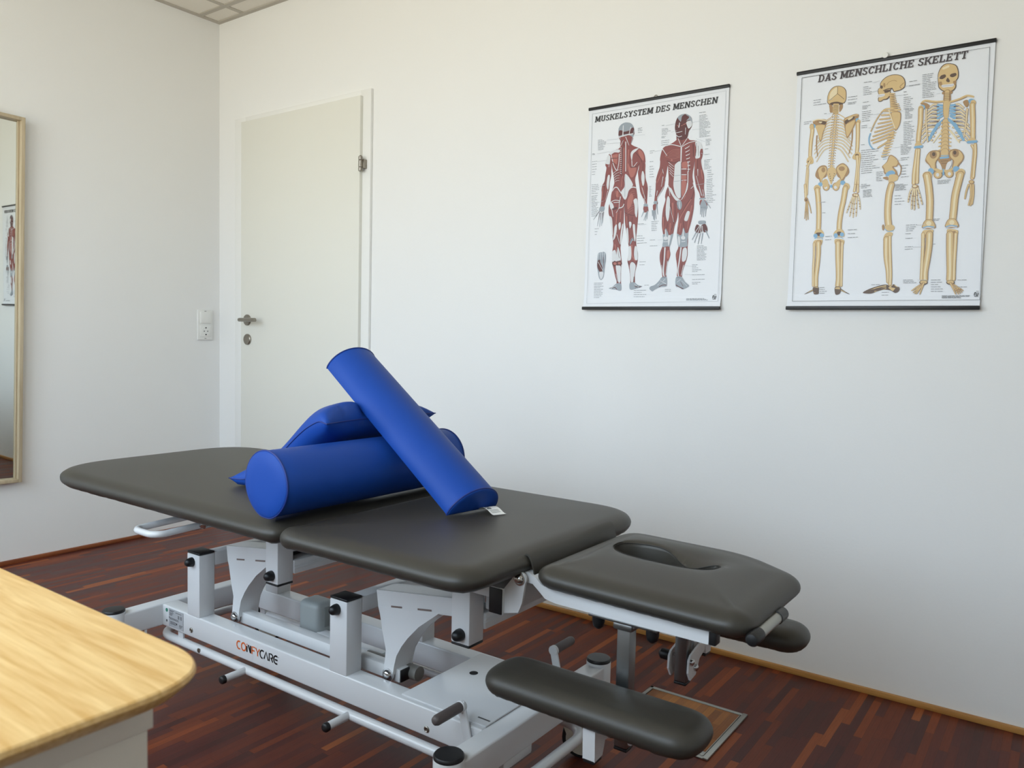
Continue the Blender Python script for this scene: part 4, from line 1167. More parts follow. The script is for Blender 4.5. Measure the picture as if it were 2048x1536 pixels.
0,0,0,0,1235,3959,1305,4063,1410,4085,1521,3974,1486,3824,1388,3656,1341,3750;
1,2,0,0,1458,3959,1448,3927,1418,3905,1376,3901,1333,3914,1301,3942,1287,3976,1297,4008,1328,4030,1370,4034,1413,4021,1445,3993;
0,2,0,0,1487,3801,1566,3915,1571,3815,1501,3734;
0,0,0,0,968,3897,1048,4045,1179,4010,1229,3849,1150,3701,1103,3550,1044,3667;
1,3,0,0,1059,3844,1058,3837,1054,3833,1047,3832,1040,3834,1035,3839,1033,3846,1035,3853,1039,3857,1046,3858,1052,3856,1057,3851;
1,3,0,0,1189,3842,1187,3836,1183,3831,1176,3830,1170,3832,1165,3838,1163,3845,1164,3851,1169,3856,1175,3857,1182,3854,1187,3849;
1,3,0,0,1073,3780,1072,3773,1067,3769,1061,3768,1054,3770,1049,3776,1047,3783,1049,3789,1053,3794,1060,3795,1066,3792,1071,3787;
1,3,0,0,1181,3781,1179,3774,1175,3770,1169,3768,1162,3771,1157,3776,1155,3783,1156,3790,1161,3794,1167,3795,1174,3793,1179,3787;
1,3,0,0,1087,3716,1086,3710,1081,3705,1075,3704,1068,3706,1063,3712,1061,3719,1062,3725,1067,3730,1073,3731,1080,3728,1085,3723;
1,3,0,0,1173,3719,1172,3713,1167,3708,1161,3707,1154,3709,1149,3715,1147,3722,1148,3728,1153,3733,1159,3734,1166,3731,1171,3726;
1,3,0,0,1101,3653,1099,3646,1095,3642,1088,3640,1082,3643,1077,3648,1075,3655,1076,3662,1081,3666,1087,3667,1094,3665,1099,3659;
1,3,0,0,1165,3658,1164,3651,1159,3647,1153,3645,1146,3648,1141,3653,1139,3660,1141,3667,1145,3671,1152,3672,1158,3670,1163,3664;
1,2,0,0,1065,3486,1055,3427,1020,3386,971,3374,919,3394,881,3442,864,3504,875,3564,910,3605,959,3617,1010,3596,1049,3548;
1,0,0,0,1048,3488,1039,3437,1011,3402,970,3392,928,3409,895,3450,882,3503,891,3554,919,3589,960,3599,1002,3581,1034,3540;
1,5,0,0,998,3474,994,3450,979,3433,957,3429,935,3437,918,3457,911,3482,916,3506,931,3523,953,3528,975,3519,992,3500;
1,2,0,0,1335,3462,1324,3403,1290,3362,1242,3350,1191,3371,1153,3418,1137,3480,1147,3539,1182,3580,1230,3591,1281,3571,1319,3523;
1,0,0,0,1318,3464,1309,3413,1281,3378,1241,3368,1199,3386,1167,3426,1154,3478,1163,3529,1191,3564,1231,3574,1273,3556,1304,3516;
1,5,0,0,1269,3450,1264,3426,1250,3410,1228,3405,1206,3413,1190,3433,1183,3458,1188,3482,1203,3498,1224,3503,1246,3495,1262,3475;
0,0,0,0,838,3641,955,3720,1027,3557,922,3477;
0,0,0,0,1221,3561,1344,3683,1370,3570,1291,3444;
1,4,0,0,1141,3491,1137,3469,1125,3453,1108,3449,1090,3456,1077,3474,1071,3497,1075,3519,1087,3534,1104,3539,1121,3531,1135,3513;
1,4,0,0,859,3572,852,3544,831,3524,800,3519,769,3530,745,3553,736,3583,743,3612,764,3631,795,3636,826,3626,849,3602;
1,4,0,0,1485,3559,1478,3526,1454,3504,1420,3499,1386,3511,1360,3537,1349,3572,1357,3604,1380,3626,1414,3632,1449,3620,1475,3593;
1,0,0,0,811,3464,801,3416,767,3382,719,3373,670,3391,632,3430,617,3481,628,3530,662,3563,710,3572,759,3555,796,3515;
1,0,0,0,1614,3437,1604,3385,1573,3349,1530,3339,1484,3357,1450,3399,1435,3453,1445,3505,1476,3541,1520,3551,1565,3533,1599,3491;
1,2,0,0,722,3438,718,3418,704,3405,685,3401,664,3408,649,3424,643,3445,647,3465,661,3479,681,3482,701,3475,716,3459;
2,2,154,138,716,3432,748,3226,785,2885,801,2545,804,2228;
2,0,123,110,716,3432,748,3226,785,2885,801,2545,804,2228;
2,1,43,38,716,3432,748,3226,785,2885,801,2545,804,2228;
2,2,154,138,1495,3408,1458,3057,1408,2750,1380,2440,1381,2195;
2,0,123,110,1495,3408,1458,3057,1408,2750,1380,2440,1381,2195;
2,1,43,38,1495,3408,1458,3057,1408,2750,1380,2440,1381,2195;
0,0,0,0,696,2167,747,2277,879,2269,961,2152,923,2018,725,2029;
0,0,0,0,1233,2137,1325,2243,1454,2236,1527,2131,1506,2021,1271,2022;
0,3,0,0,740,2175,894,2178,865,2089,777,2094;
0,3,0,0,1329,2165,1435,2170,1408,2071,1354,2074;
1,4,0,0,790,2089,784,2057,763,2035,734,2028,703,2038,680,2063,671,2095,677,2127,698,2149,728,2156,758,2146,781,2121;
1,4,0,0,966,2095,959,2064,939,2042,910,2035,879,2045,857,2069,847,2102,854,2133,874,2155,904,2162,934,2152,957,2127;
1,4,0,0,1354,2074,1348,2043,1328,2021,1299,2014,1270,2024,1247,2048,1238,2080,1244,2111,1265,2133,1293,2140,1323,2130,1345,2106;
1,4,0,0,1524,2087,1518,2056,1498,2034,1470,2028,1441,2037,1418,2062,1409,2093,1415,2124,1435,2146,1464,2153,1493,2143,1515,2119;
2,4,15,15,704,2007,812,2042,935,1995;
2,4,15,15,1261,2001,1378,2028,1498,1977;
0,0,0,0,675,1895,727,1972,915,1974,930,1882,869,1772,713,1802;
0,0,0,0,1274,1955,1402,1971,1532,1920,1527,1809,1455,1745,1303,1797;
0,2,0,0,753,1891,883,1953,910,1838,824,1797;
0,2,0,0,1341,1907,1447,1924,1453,1790,1390,1770;
2,2,143,116,819,1888,834,1570,818,1184,799,888,810,637;
2,0,114,92,819,1888,834,1570,818,1184,799,888,810,637;
2,1,40,32,819,1888,834,1570,818,1184,799,888,810,637;
2,2,72,66,699,1871,714,1529,711,1119,726,638;
2,0,57,53,699,1871,714,1529,711,1119,726,638;
2,1,20,18,699,1871,714,1529,711,1119,726,638;
2,2,148,132,1364,1861,1381,1502,1410,1098,1423,828,1411,626;
2,0,119,106,1364,1861,1381,1502,1410,1098,1423,828,1411,626;
2,1,42,37,1364,1861,1381,1502,1410,1098,1423,828,1411,626;
2,2,77,72,1482,1855,1486,1543,1496,1095,1512,625;
2,0,62,57,1482,1855,1486,1543,1496,1095,1512,625;
2,1,22,20,1482,1855,1486,1543,1496,1095,1512,625;
0,3,0,0,728,593,878,602,895,476,887,396,777,386,741,455;
0,0,0,0,746,592,868,590,861,499,761,501;
1,0,0,0,872,435,866,412,845,396,817,390,788,397,766,414,757,437,764,459,784,476,813,482,842,475,864,458;
2,3,57,11,738,512,618,457,497,394;
2,0,22,9,727,513,596,446;
0,3,0,0,1342,583,1487,591,1514,490,1475,389,1368,379;
0,0,0,0,1360,571,1477,580,1471,491,1364,481;
1,0,0,0,1461,423,1455,403,1437,389,1411,383,1385,389,1366,404,1358,425,1364,445,1382,459,1408,464,1434,459,1453,444;
2,3,57,11,1502,513,1622,444,1748,380;
2,0,22,9,1513,501,1645,426;
0,3,0,0,2283,6100,2283,6206,2343,6303,2459,6379,2616,6400,2775,6357,2877,6266,2922,6143,2919,6018,2834,5948,2699,5923,2639,5926,2596,6007,2558,5971,2564,5843,2489,5748,2390,5742,2332,5708,2260,5723,2246,5807,2274,5867,2234,5979,2238,6064;
0,0,0,0,2293,6098,2298,6204,2354,6290,2464,6363,2617,6383,2766,6345,2862,6258,2903,6146,2898,6032,2824,5966,2697,5944,2648,5946,2605,6027,2547,5994,2544,5856,2468,5773,2389,5764,2326,5730,2270,5739,2263,5804,2284,5865,2248,5977,2250,6058;
1,3,0,0,2359,6098,2355,6075,2343,6060,2325,6057,2306,6066,2292,6085,2286,6110,2290,6133,2302,6148,2320,6151,2339,6142,2353,6122;
1,2,0,0,2419,6141,2416,6110,2407,6088,2394,6082,2379,6093,2368,6118,2362,6151,2364,6182,2374,6204,2387,6210,2402,6199,2413,6174;
2,2,13,13,2451,6136,2507,6212,2624,6235,2705,6200;
2,3,26,26,2378,5999,2476,6026,2595,6028;
0,3,0,0,2408,5995,2557,5996,2530,5943,2421,5929;
0,5,0,0,2232,5905,2402,5910,2395,5848,2265,5836;
2,6,9,9,2239,5876,2396,5873;
2,2,18,18,2832,5990,2791,6039,2884,6129;
2,2,48,26,2552,5887,2671,5872;
2,0,35,18,2552,5887,2664,5874;
2,3,9,9,2563,5862,2653,5854;
2,2,48,26,2558,5839,2682,5824;
2,0,35,18,2558,5839,2674,5826;
2,3,9,9,2569,5814,2659,5807;
2,2,48,26,2563,5792,2692,5776;
2,0,35,18,2563,5792,2684,5778;
2,3,9,9,2574,5767,2665,5759;
2,2,48,26,2568,5745,2702,5728;
2,0,35,18,2568,5745,2694,5730;
2,3,9,9,2579,5720,2671,5712;
2,2,48,26,2573,5697,2712,5680;
2,0,35,18,2573,5697,2704,5682;
2,3,9,9,2584,5672,2678,5664;
2,2,48,26,2579,5650,2723,5632;
2,0,35,18,2579,5650,2715,5634;
2,3,9,9,2590,5625,2684,5617;
2,2,48,26,2584,5602,2780,5577;
2,0,35,18,2584,5602,2772,5578;
2,3,9,9,2595,5577,2738,5563;
2,2,48,26,2589,5555,2798,5528;
2,0,35,18,2589,5555,2790,5529;
2,3,9,9,2600,5530,2752,5514;
2,2,48,26,2594,5508,2816,5479;
2,0,35,18,2594,5508,2808,5480;
2,3,9,9,2606,5483,2766,5465;
2,2,48,26,2600,5460,2834,5430;
2,0,35,18,2600,5460,2827,5431;
2,3,9,9,2611,5435,2780,5417;
2,2,53,44,2744,5393,2585,5411,2405,5442;
2,0,37,31,2744,5393,2585,5411,2405,5442;
2,2,53,44,2736,5313,2562,5317,2366,5332;
2,0,37,31,2736,5313,2562,5317,2366,5332;
2,2,53,44,2728,5234,2539,5222,2327,5222;
2,0,37,31,2728,5234,2539,5222,2327,5222;
2,2,53,44,2720,5155,2516,5128,2288,5112;
2,0,37,31,2720,5155,2516,5128,2288,5112;
2,2,53,44,2712,5076,2492,5033,2249,5001;
2,0,37,31,2712,5076,2492,5033,2249,5001;
2,2,53,44,2704,4996,2469,4938,2209,4890;
2,0,37,31,2704,4996,2469,4938,2209,4890;
2,2,53,44,2696,4917,2445,4843,2170,4779;
2,0,37,31,2696,4917,2445,4843,2170,4779;
2,2,53,44,2688,4837,2422,4747,2131,4668;
2,0,37,31,2688,4837,2422,4747,2131,4668;
2,2,53,44,2680,4757,2444,4670,2183,4592;
2,0,37,31,2680,4757,2444,4670,2183,4592;
2,2,53,44,2672,4678,2503,4558,2312,4448;
2,0,37,31,2672,4678,2503,4558,2312,4448;
2,4,35,31,2093,4862,2064,4736,2082,4583,2170,4443,2211,4427;
2,2,35,31,2502,5491,2384,5445,2215,5190,2106,4925;
2,0,18,18,2502,5491,2384,5445,2215,5190,2106,4925;
0,2,0,0,2588,5351,2665,5393,2824,5360,2860,5228,2841,5020,2769,4882,2720,4877,2660,5087,2572,5269;
0,0,0,0,2609,5338,2676,5371,2809,5341,2840,5231,2821,5023,2764,4903,2728,4908,2680,5084;
2,1,26,26,2544,5443,2614,5220,2717,4931;
2,0,40,40,2384,5445,2542,5486,2822,5402;
2,0,44,44,2585,4799,2684,4795;
2,2,11,11,2577,4766,2690,4760;
2,0,26,26,2684,4795,2753,4807;
2,0,44,44,2565,4725,2664,4721;
2,2,11,11,2557,4692,2670,4686;
2,0,26,26,2664,4721,2733,4734;
2,0,44,44,2545,4651,2644,4647;
2,2,11,11,2536,4618,2650,4612;
2,0,26,26,2644,4647,2713,4660;
2,0,44,44,2524,4577,2624,4573;
2,2,11,11,2516,4543,2630,4538;
2,0,26,26,2624,4573,2693,4586;
2,0,44,44,2504,4502,2604,4499;
2,2,11,11,2496,4469,2609,4464;
2,0,26,26,2604,4499,2673,4512;
2,0,44,44,2484,4427,2583,4424;
2,2,11,11,2475,4394,2589,4389;
2,0,26,26,2583,4424,2652,4437;
2,0,44,44,2463,4353,2563,4350;
2,2,11,11,2455,4320,2569,4315;
2,0,26,26,2563,4350,2632,4363;
2,0,44,44,2443,4278,2543,4275;
2,2,11,11,2434,4245,2549,4240;
2,0,26,26,2543,4275,2612,4289;
2,0,44,44,2422,4203,2522,4200;
2,2,11,11,2414,4170,2528,4166;
2,0,26,26,2522,4200,2592,4214;
2,4,13,13,2422,4242,2542,4250;
2,4,13,13,2438,4176,2545,4185;
2,4,13,13,2453,4110,2548,4121;
0,2,0,0,2442,3918,2553,4034,2605,4189,2684,4202,2808,4092,2862,3980,2818,3878,2740,3865,2824,3750,2851,3598,2749,3672,2529,3694,2482,3827;
0,0,0,0,2467,3936,2573,4032,2622,4166,2685,4174,2799,4072,2837,3972,2797,3902,2699,3880,2787,3711,2547,3735,2512,3846;
2,2,35,18,2853,3970,2928,3846,2916,3677,2871,3596;
0,4,0,0,2541,3650,2577,3743,2704,3783,2787,3711,2750,3662,2631,3641;
0,0,0,0,2631,3641,2749,3672,2860,3619,2856,3513,2759,3458,2723,3384,2644,3391;
0,2,0,0,2473,3603,2592,3623,2617,3535,2556,3541;
2,2,182,182,2703,3386,2656,3133,2643,2790,2657,2488,2688,2271;
2,0,145,145,2703,3386,2656,3133,2643,2790,2657,2488,2688,2271;
2,1,51,51,2703,3386,2656,3133,2643,2790,2657,2488,2688,2271;
0,0,0,0,2590,2234,2697,2292,2818,2263,2842,2175,2765,2115,2646,2111;
2,4,18,18,2592,2190,2686,2109,2805,2124;
0,2,0,0,2521,2281,2560,2305,2584,2223,2564,2144,2532,2172;
0,0,0,0,2574,1932,2609,2038,2707,2093,2798,2060,2791,1985,2716,1903,2596,1887;
2,2,154,99,2646,1906,2653,1625,2673,1342,2729,1016,2753,711;
2,0,123,79,2646,1906,2653,1625,2673,1342,2729,1016,2753,711;
2,1,43,28,2646,1906,2653,1625,2673,1342,2729,1016,2753,711;
2,2,82,99,2733,1966,2747,1664,2778,1230,2800,905,2801,645;
2,0,66,79,2733,1966,2747,1664,2778,1230,2800,905,2801,645;
2,1,23,28,2733,1966,2747,1664,2778,1230,2800,905,2801,645;
0,3,0,0,2105,415,2275,523,2557,617,2717,636,2820,580,2897,644,2979,577,3044,555,3040,458,2948,401,2825,471,2663,496,2483,454,2323,391;
0,0,0,0,2771,559,2898,622,3024,544,3020,464,2937,427,2824,493;
2,0,29,15,2699,604,2438,543,2157,419;
2,0,29,15,2701,560,2461,488,2198,410;
2,0,29,15,2702,528,2503,476,2261,402;
0,3,0,0,3714,6054,3710,6225,3768,6385,3873,6463,4027,6440,4139,6368,4194,6214,4198,6045,4149,5957,4156,5812,4096,5725,3977,5708,3844,5753,3746,5854,3728,5954;
0,0,0,0,3725,6052,3723,6217,3780,6365,3879,6445,4023,6424,4126,6355,4177,6212,4180,6053,4133,5965,4140,5826,4084,5746,3976,5727,3852,5771,3761,5864,3746,5951;
0,3,0,0,3756,6095,3779,6164,3877,6184,3902,6119,3828,6071;
0,3,0,0,4000,6115,4019,6167,4127,6177,4147,6114,4067,6079;
0,3,0,0,3914,6008,3947,6087,4002,5994,3975,5962;
0,2,0,0,3743,6000,3809,6001,3826,5890,3769,5923;
0,2,0,0,4083,5968,4148,5970,4143,5862,4098,5894;
0,5,0,0,3818,5915,3967,5910,4097,5906,4079,5836,3949,5841,3839,5851;
2,6,10,10,3826,5885,4088,5871;
2,1,62,62,3835,6348,3943,6378;
2,2,78,78,3868,5701,4044,5685;
2,2,161,182,3956,5699,3961,5504;
2,0,104,104,3951,5712,3956,5481;
2,3,10,10,3880,5687,4033,5672;
2,3,10,10,3882,5643,4036,5628;
2,3,10,10,3884,5599,4038,5585;
2,3,10,10,3887,5555,4040,5541;
2,3,10,10,3889,5510,4042,5497;
2,2,52,39,3774,5399,3666,5439,3542,5360;
2,1,34,26,3774,5399,3666,5439,3542,5360;
2,3,26,10,3765,5356,3652,5392;
2,2,52,39,3776,5301,3643,5340,3514,5251;
2,1,34,26,3776,5301,3643,5340,3514,5251;
2,3,26,10,3767,5258,3627,5291;
2,2,52,39,3779,5203,3619,5240,3486,5141;
2,1,34,26,3779,5203,3619,5240,3486,5141;
2,3,26,10,3770,5160,3602,5189;
2,2,52,39,3782,5105,3595,5141,3458,5032;
2,1,34,26,3782,5105,3595,5141,3458,5032;
2,3,26,10,3773,5062,3576,5087;
2,2,52,39,3784,5007,3571,5041,3429,4922;
2,1,34,26,3784,5007,3571,5041,3429,4922;
2,3,26,10,3776,4964,3551,4985;
2,2,52,39,3787,4909,3548,4941,3401,4812;
2,1,34,26,3787,4909,3548,4941,3401,4812;
2,3,26,10,3778,4866,3526,4882;
2,2,52,39,3790,4810,3551,4837,3404,4698;
2,1,34,26,3790,4810,3551,4837,3404,4698;
2,2,52,39,3728,4679,3490,4747,3404,4661;
2,1,34,26,3728,4679,3490,4747,3404,4661;
2,2,52,39,3690,4583,3504,4644,3418,4553;
2,1,34,26,3690,4583,3504,4644,3418,4553;
2,2,52,39,3653,4487,3518,4541,3433,4445;
2,1,34,26,3653,4487,3518,4541,3433,4445;
2,4,52,62,3852,5375,3751,5402;
2,4,52,62,3855,5306,3756,5314;
2,4,52,62,3859,5238,3760,5225;
2,4,52,62,3862,5169,3765,5136;
2,4,52,62,3866,5100,3769,5048;
2,4,57,88,3936,5010,3799,4895,3655,4669;
2,4,78,62,3777,4898,3625,4599,3585,4505;
2,1,47,26,3896,4711,3793,4577,3690,4418;
2,2,52,39,4126,5346,4228,5355,4357,5240;
2,1,34,26,4126,5346,4228,5355,4357,5240;
2,3,26,10,4139,5301,4247,5304;
2,2,52,39,4129,5249,4257,5250,4391,5125;
2,1,34,26,4129,5249,4257,5250,4391,5125;
2,3,26,10,4142,5204,4277,5196;
2,2,52,39,4131,5152,4286,5145,4425,5010;
2,1,34,26,4131,5152,4286,5145,4425,5010;
2,3,26,10,4145,5107,4308,5089;
2,2,52,39,4134,5055,4314,5039,4458,4895;
2,1,34,26,4134,5055,4314,5039,4458,4895;
2,3,26,10,4147,5010,4338,4981;
2,2,52,39,4137,4958,4343,4934,4492,4780;
2,1,34,26,4137,4958,4343,4934,4492,4780;
2,3,26,10,4150,4913,4368,4873;
2,2,52,39,4140,4861,4372,4829,4525,4665;
2,1,34,26,4140,4861,4372,4829,4525,4665;
2,3,26,10,4153,4815,4399,4766;
2,2,52,39,4143,4764,4375,4728,4529,4554;
2,1,34,26,4143,4764,4375,4728,4529,4554;
2,2,52,39,4213,4616,4438,4623,4529,4518;
2,1,34,26,4213,4616,4438,4623,4529,4518;
2,2,52,39,4255,4512,4430,4526,4521,4416;
2,1,34,26,4255,4512,4430,4526,4521,4416;
2,2,52,39,4297,4407,4422,4428,4514,4313;
2,1,34,26,4297,4407,4422,4428,4514,4313;
2,4,52,62,4050,5346,4148,5343;
2,4,52,62,4053,5277,4152,5256;
2,4,52,62,4057,5209,4157,5168;
2,4,52,62,4060,5141,4161,5080;
2,4,52,62,4064,5072,4166,4993;
2,4,57,88,4002,5001,4151,4847,4316,4584;
2,4,78,62,4173,4844,4352,4507,4400,4404;
2,1,47,26,4073,4688,4189,4527,4307,4343;
2,2,57,36,3476,5332,3487,4986,3554,4460;
2,1,31,21,3476,5332,3487,4986,3554,4460;
2,2,57,36,4445,5191,4435,4857,4407,4476;
2,1,31,21,4445,5191,4435,4857,4407,4476;
0,0,0,0,3877,5444,3946,5458,4035,5433,4022,5253,4010,5061,3961,4946,3908,5123,3886,5273;
2,2,10,10,3877,5444,3897,5125,3961,4946;
2,0,47,47,3879,5480,3680,5498,3431,5565,3344,5500;
2,2,13,13,3881,5456,3681,5474,3455,5532;
2,0,47,47,4045,5443,4248,5485,4416,5543,4567,5495;
2,2,13,13,4057,5417,4250,5456,4418,5511;
0,2,0,0,3333,5501,3434,5511,3550,5420,3510,5327,3416,5415;
0,2,0,0,4338,5399,4443,5431,4471,5307,4421,5243;
2,2,140,140,3950,4957,3949,4879;
2,0,120,120,3950,4957,3949,4879;
2,4,18,18,3884,4874,4020,4860;
2,0,31,31,3864,4910,3863,4935;
2,0,31,31,4028,4912,4047,4895;
2,2,148,148,3953,4854,3952,4777;
2,0,127,127,3953,4854,3952,4777;
2,4,18,18,3882,4771,4028,4757;
2,0,31,31,3867,4807,3866,4832;
2,0,31,31,4036,4809,4052,4793;
2,2,156,156,3956,4752,3955,4674;
2,0,135,135,3956,4752,3955,4674;
2,4,18,18,3881,4669,4035,4654;
2,0,31,31,3870,4704,3869,4729;
2,0,31,31,4043,4706,4057,4690;
2,2,164,164,3959,4649,3958,4571;
2,0,143,143,3959,4649,3958,4571;
2,4,18,18,3879,4567,4042,4551;
2,0,31,31,3873,4602,3872,4626;
2,0,31,31,4051,4603,4062,4587;
2,2,172,172,3962,4546,3961,4468;
2,0,151,151,3962,4546,3961,4468;
2,4,18,18,3878,4464,4050,4448;
2,0,31,31,3821,4505,3875,4523;
2,0,31,31,4058,4500,4101,4480;
2,2,179,179,3965,4444,3964,4366;
2,0,159,159,3965,4444,3964,4366;
2,4,18,18,3877,4361,4057,4345;
2,0,31,31,3824,4402,3878,4420;
2,0,31,31,4066,4397,4106,4378;
2,2,187,187,3968,4341,3967,4263;
2,0,166,166,3968,4341,3967,4263;
2,4,18,18,3875,4259,4065,4241;
2,0,31,31,3827,4299,3881,4317;
2,0,31,31,4073,4294,4111,4275;
2,2,195,195,3971,4238,3970,4160;
2,0,174,174,3971,4238,3970,4160;
2,4,18,18,3874,4156,4072,4138;
2,0,31,31,3830,4196,3884,4214;
2,0,31,31,4080,4191,4116,4172;
2,2,203,203,3974,4135,3973,4057;
2,0,182,182,3974,4135,3973,4057;
2,4,18,18,3872,4053,4080,4035;
2,0,31,31,3833,4092,3887,4111;
2,0,31,31,4088,4088,4121,4069;
1,4,0,0,3447,5391,3439,5360,3415,5340,3382,5336,3347,5350,3321,5377,3310,5411,3318,5442,3342,5462,3375,5465,3410,5452,3436,5424;
1,4,0,0,4603,5378,4595,5348,4569,5329,4533,5326,4497,5340,4469,5367,4458,5400,4466,5430,4491,5449,4527,5452,4564,5438,4591,5411;
1,0,0,0,3414,5366,3407,5330,3383,5306,3350,5301,3315,5316,3289,5347,3277,5386,3285,5422,3309,5446,3342,5451,3377,5436,3403,5405;
2,2,130,117,3340,5352,3346,5005,3327,4711,3322,4488;
2,0,104,94,3340,5352,3346,5005,3327,4711,3322,4488;
2,1,36,33,3340,5352,3346,5005,3327,4711,3322,4488;
0,0,0,0,3241,4386,3314,4514,3410,4403,3424,4352;
2,4,68,68,3254,4347,3413,4348;
2,2,104,98,3304,4267,3284,3970,3260,3623,3263,3373;
2,0,83,78,3304,4267,3284,3970,3260,3623,3263,3373;
2,1,29,27,3304,4267,3284,3970,3260,3623,3263,3373;
2,2,72,84,3349,4274,3341,3964,3341,3640,3347,3390;
2,0,57,68,3349,4274,3341,3964,3341,3640,3347,3390;
2,1,20,24,3349,4274,3341,3964,3341,3640,3347,3390;
1,0,0,0,4639,5330,4632,5295,4610,5272,4579,5267,4546,5282,4522,5312,4511,5349,4518,5384,4540,5407,4571,5411,4604,5397,4628,5367;
2,2,130,117,4556,5294,4588,4884,4601,4643,4613,4402;
2,0,104,94,4556,5294,4588,4884,4601,4643,4613,4402;
2,1,36,33,4556,5294,4588,4884,4601,4643,4613,4402;
0,0,0,0,4488,4357,4600,4439,4700,4355,4691,4321;
2,4,68,68,4511,4331,4691,4325;
2,2,65,98,4600,4236,4660,4109,4664,3821,4655,3389;
2,0,52,78,4600,4236,4660,4109,4664,3821,4655,3389;
2,1,18,27,4600,4236,4660,4109,4664,3821,4655,3389;
2,2,78,72,4674,4251,4690,4009,4681,3699,4675,3411;
2,0,62,57,4674,4251,4690,4009,4681,3699,4675,3411;
2,1,22,20,4674,4251,4690,4009,4681,3699,4675,3411;
2,2,44,34,3229,3242,3177,3121,3150,2884;
2,1,31,21,3229,3242,3177,3121,3150,2884;
2,2,23,23,3189,3118,3213,3109;
2,2,23,23,3170,3029,3193,3019;
2,2,23,23,3154,2957,3177,2948;
2,2,44,34,3264,3226,3241,2990,3244,2688;
2,1,31,21,3264,3226,3241,2990,3244,2688;
2,2,23,23,3245,3039,3269,3030;
2,2,23,23,3241,2905,3264,2895;
2,2,23,23,3237,2797,3260,2788;
2,2,44,34,3298,3223,3300,2960,3314,2663;
2,1,31,21,3298,3223,3300,2960,3314,2663;
2,2,23,23,3292,3028,3316,3019;
2,2,23,23,3296,2888,3320,2879;
2,2,23,23,3300,2776,3323,2767;
2,2,44,34,3339,3232,3360,2980,3415,2701;
2,1,31,21,3339,3232,3360,2980,3415,2701;
2,2,23,23,3354,3047,3377,3038;
2,2,23,23,3373,2914,3397,2905;
2,2,23,23,3389,2808,3412,2799;
2,2,44,34,3365,3255,3432,3049,3502,2794;
2,1,31,21,3365,3255,3432,3049,3502,2794;
2,2,23,23,3402,3094,3425,3085;
2,2,23,23,3436,2979,3459,2970;
2,2,23,23,3463,2887,3486,2878;
1,2,0,0,3393,3282,3383,3258,3352,3243,3309,3240,3265,3251,3232,3272,3219,3298,3229,3322,3260,3338,3304,3340,3348,3330,3380,3308;
1,1,0,0,3345,3292,3339,3277,3321,3268,3296,3266,3271,3272,3252,3285,3244,3301,3250,3315,3268,3325,3293,3326,3319,3320,3338,3307;
2,2,52,36,4578,3219,4534,3054,4511,2862;
2,0,34,23,4578,3219,4534,3054,4511,2862;
2,2,52,36,4621,3215,4646,2948,4606,2685;
2,0,34,23,4621,3215,4646,2948,4606,2685;
2,2,52,36,4664,3211,4679,2921,4649,2669;
2,0,34,23,4664,3211,4679,2921,4649,2669;
2,2,52,36,4685,3209,4702,2967,4686,2703;
2,0,34,23,4685,3209,4702,2967,4686,2703;
1,2,0,0,4703,3280,4696,3254,4673,3237,4642,3233,4609,3243,4585,3264,4575,3292,4582,3318,4604,3335,4636,3339,4668,3329,4693,3307;
1,0,0,0,4686,3281,4680,3264,4664,3252,4641,3250,4617,3257,4599,3271,4592,3290,4597,3308,4614,3320,4637,3322,4661,3315,4678,3300;
0,2,0,0,3521,3994,3570,4137,3678,4211,3857,4178,3887,4027,3783,3891,3793,3693,3706,3653,3631,3809,3536,3918;
0,0,0,0,3539,3997,3589,4122,3684,4185,3836,4156,3842,4032,3761,3894,3759,3697,3704,3703,3641,3833;
1,2,0,0,3795,4087,3786,4034,3756,3997,3711,3988,3666,4007,3631,4051,3616,4107,3626,4160,3656,4196,3701,4206,3746,4186,3781,4142;
1,3,0,0,3757,4103,3753,4077,3739,4058,3719,4053,3699,4063,3683,4085,3676,4112,3680,4139,3694,4157,3714,4162,3734,4153,3750,4131;
0,2,0,0,4089,4151,4206,4191,4339,4134,4428,3991,4417,3871,4337,3759,4237,3599,4167,3680,4179,3873,4085,4005;
0,0,0,0,4112,4124,4212,4166,4329,4116,4406,3989,4391,3879,4314,3786,4234,3648,4188,3702,4212,3869,4118,4001;
1,2,0,0,4317,4064,4308,4012,4280,3976,4240,3966,4197,3985,4165,4028,4151,4083,4160,4135,4188,4171,4229,4181,4271,4162,4303,4119;
1,3,0,0,4255,4088,4251,4062,4238,4044,4219,4039,4199,4048,4183,4070,4177,4097,4180,4123,4194,4141,4213,4146,4233,4137,4248,4115;
0,2,0,0,3824,3961,3975,4017,4132,3951,4073,3811,3983,3649,3898,3805;
2,4,52,52,3889,3990,4065,3988;
2,3,10,10,3893,3904,4069,3897;
2,3,10,10,3918,3840,4050,3833;
0,5,0,0,3796,3853,3862,3871,3936,3703,3929,3630,3861,3662;
0,5,0,0,4050,3838,4146,3877,4151,3779,4082,3652,4017,3634;
1,2,0,0,3951,3542,3940,3487,3903,3449,3850,3439,3796,3459,3755,3505,3737,3563,3749,3619,3786,3657,3839,3667,3893,3646,3934,3601;
1,0,0,0,3933,3544,3924,3498,3893,3467,3849,3459,3804,3476,3770,3513,3755,3562,3765,3608,3796,3639,3840,3647,3885,3630,3919,3592;
1,5,0,0,3876,3545,3872,3521,3858,3504,3838,3499,3818,3508,3802,3527,3796,3553,3800,3577,3814,3594,3833,3598,3854,3590,3869,3570;
1,2,0,0,4214,3541,4202,3486,4166,3448,4114,3438,4061,3459,4020,3504,4003,3562,4014,3617,4051,3654,4103,3664,4156,3644,4197,3599;
1,0,0,0,4196,3543,4187,3497,4156,3466,4113,3458,4069,3475,4035,3512,4021,3560,4030,3606,4060,3637,4104,3645,4148,3628,4182,3590;
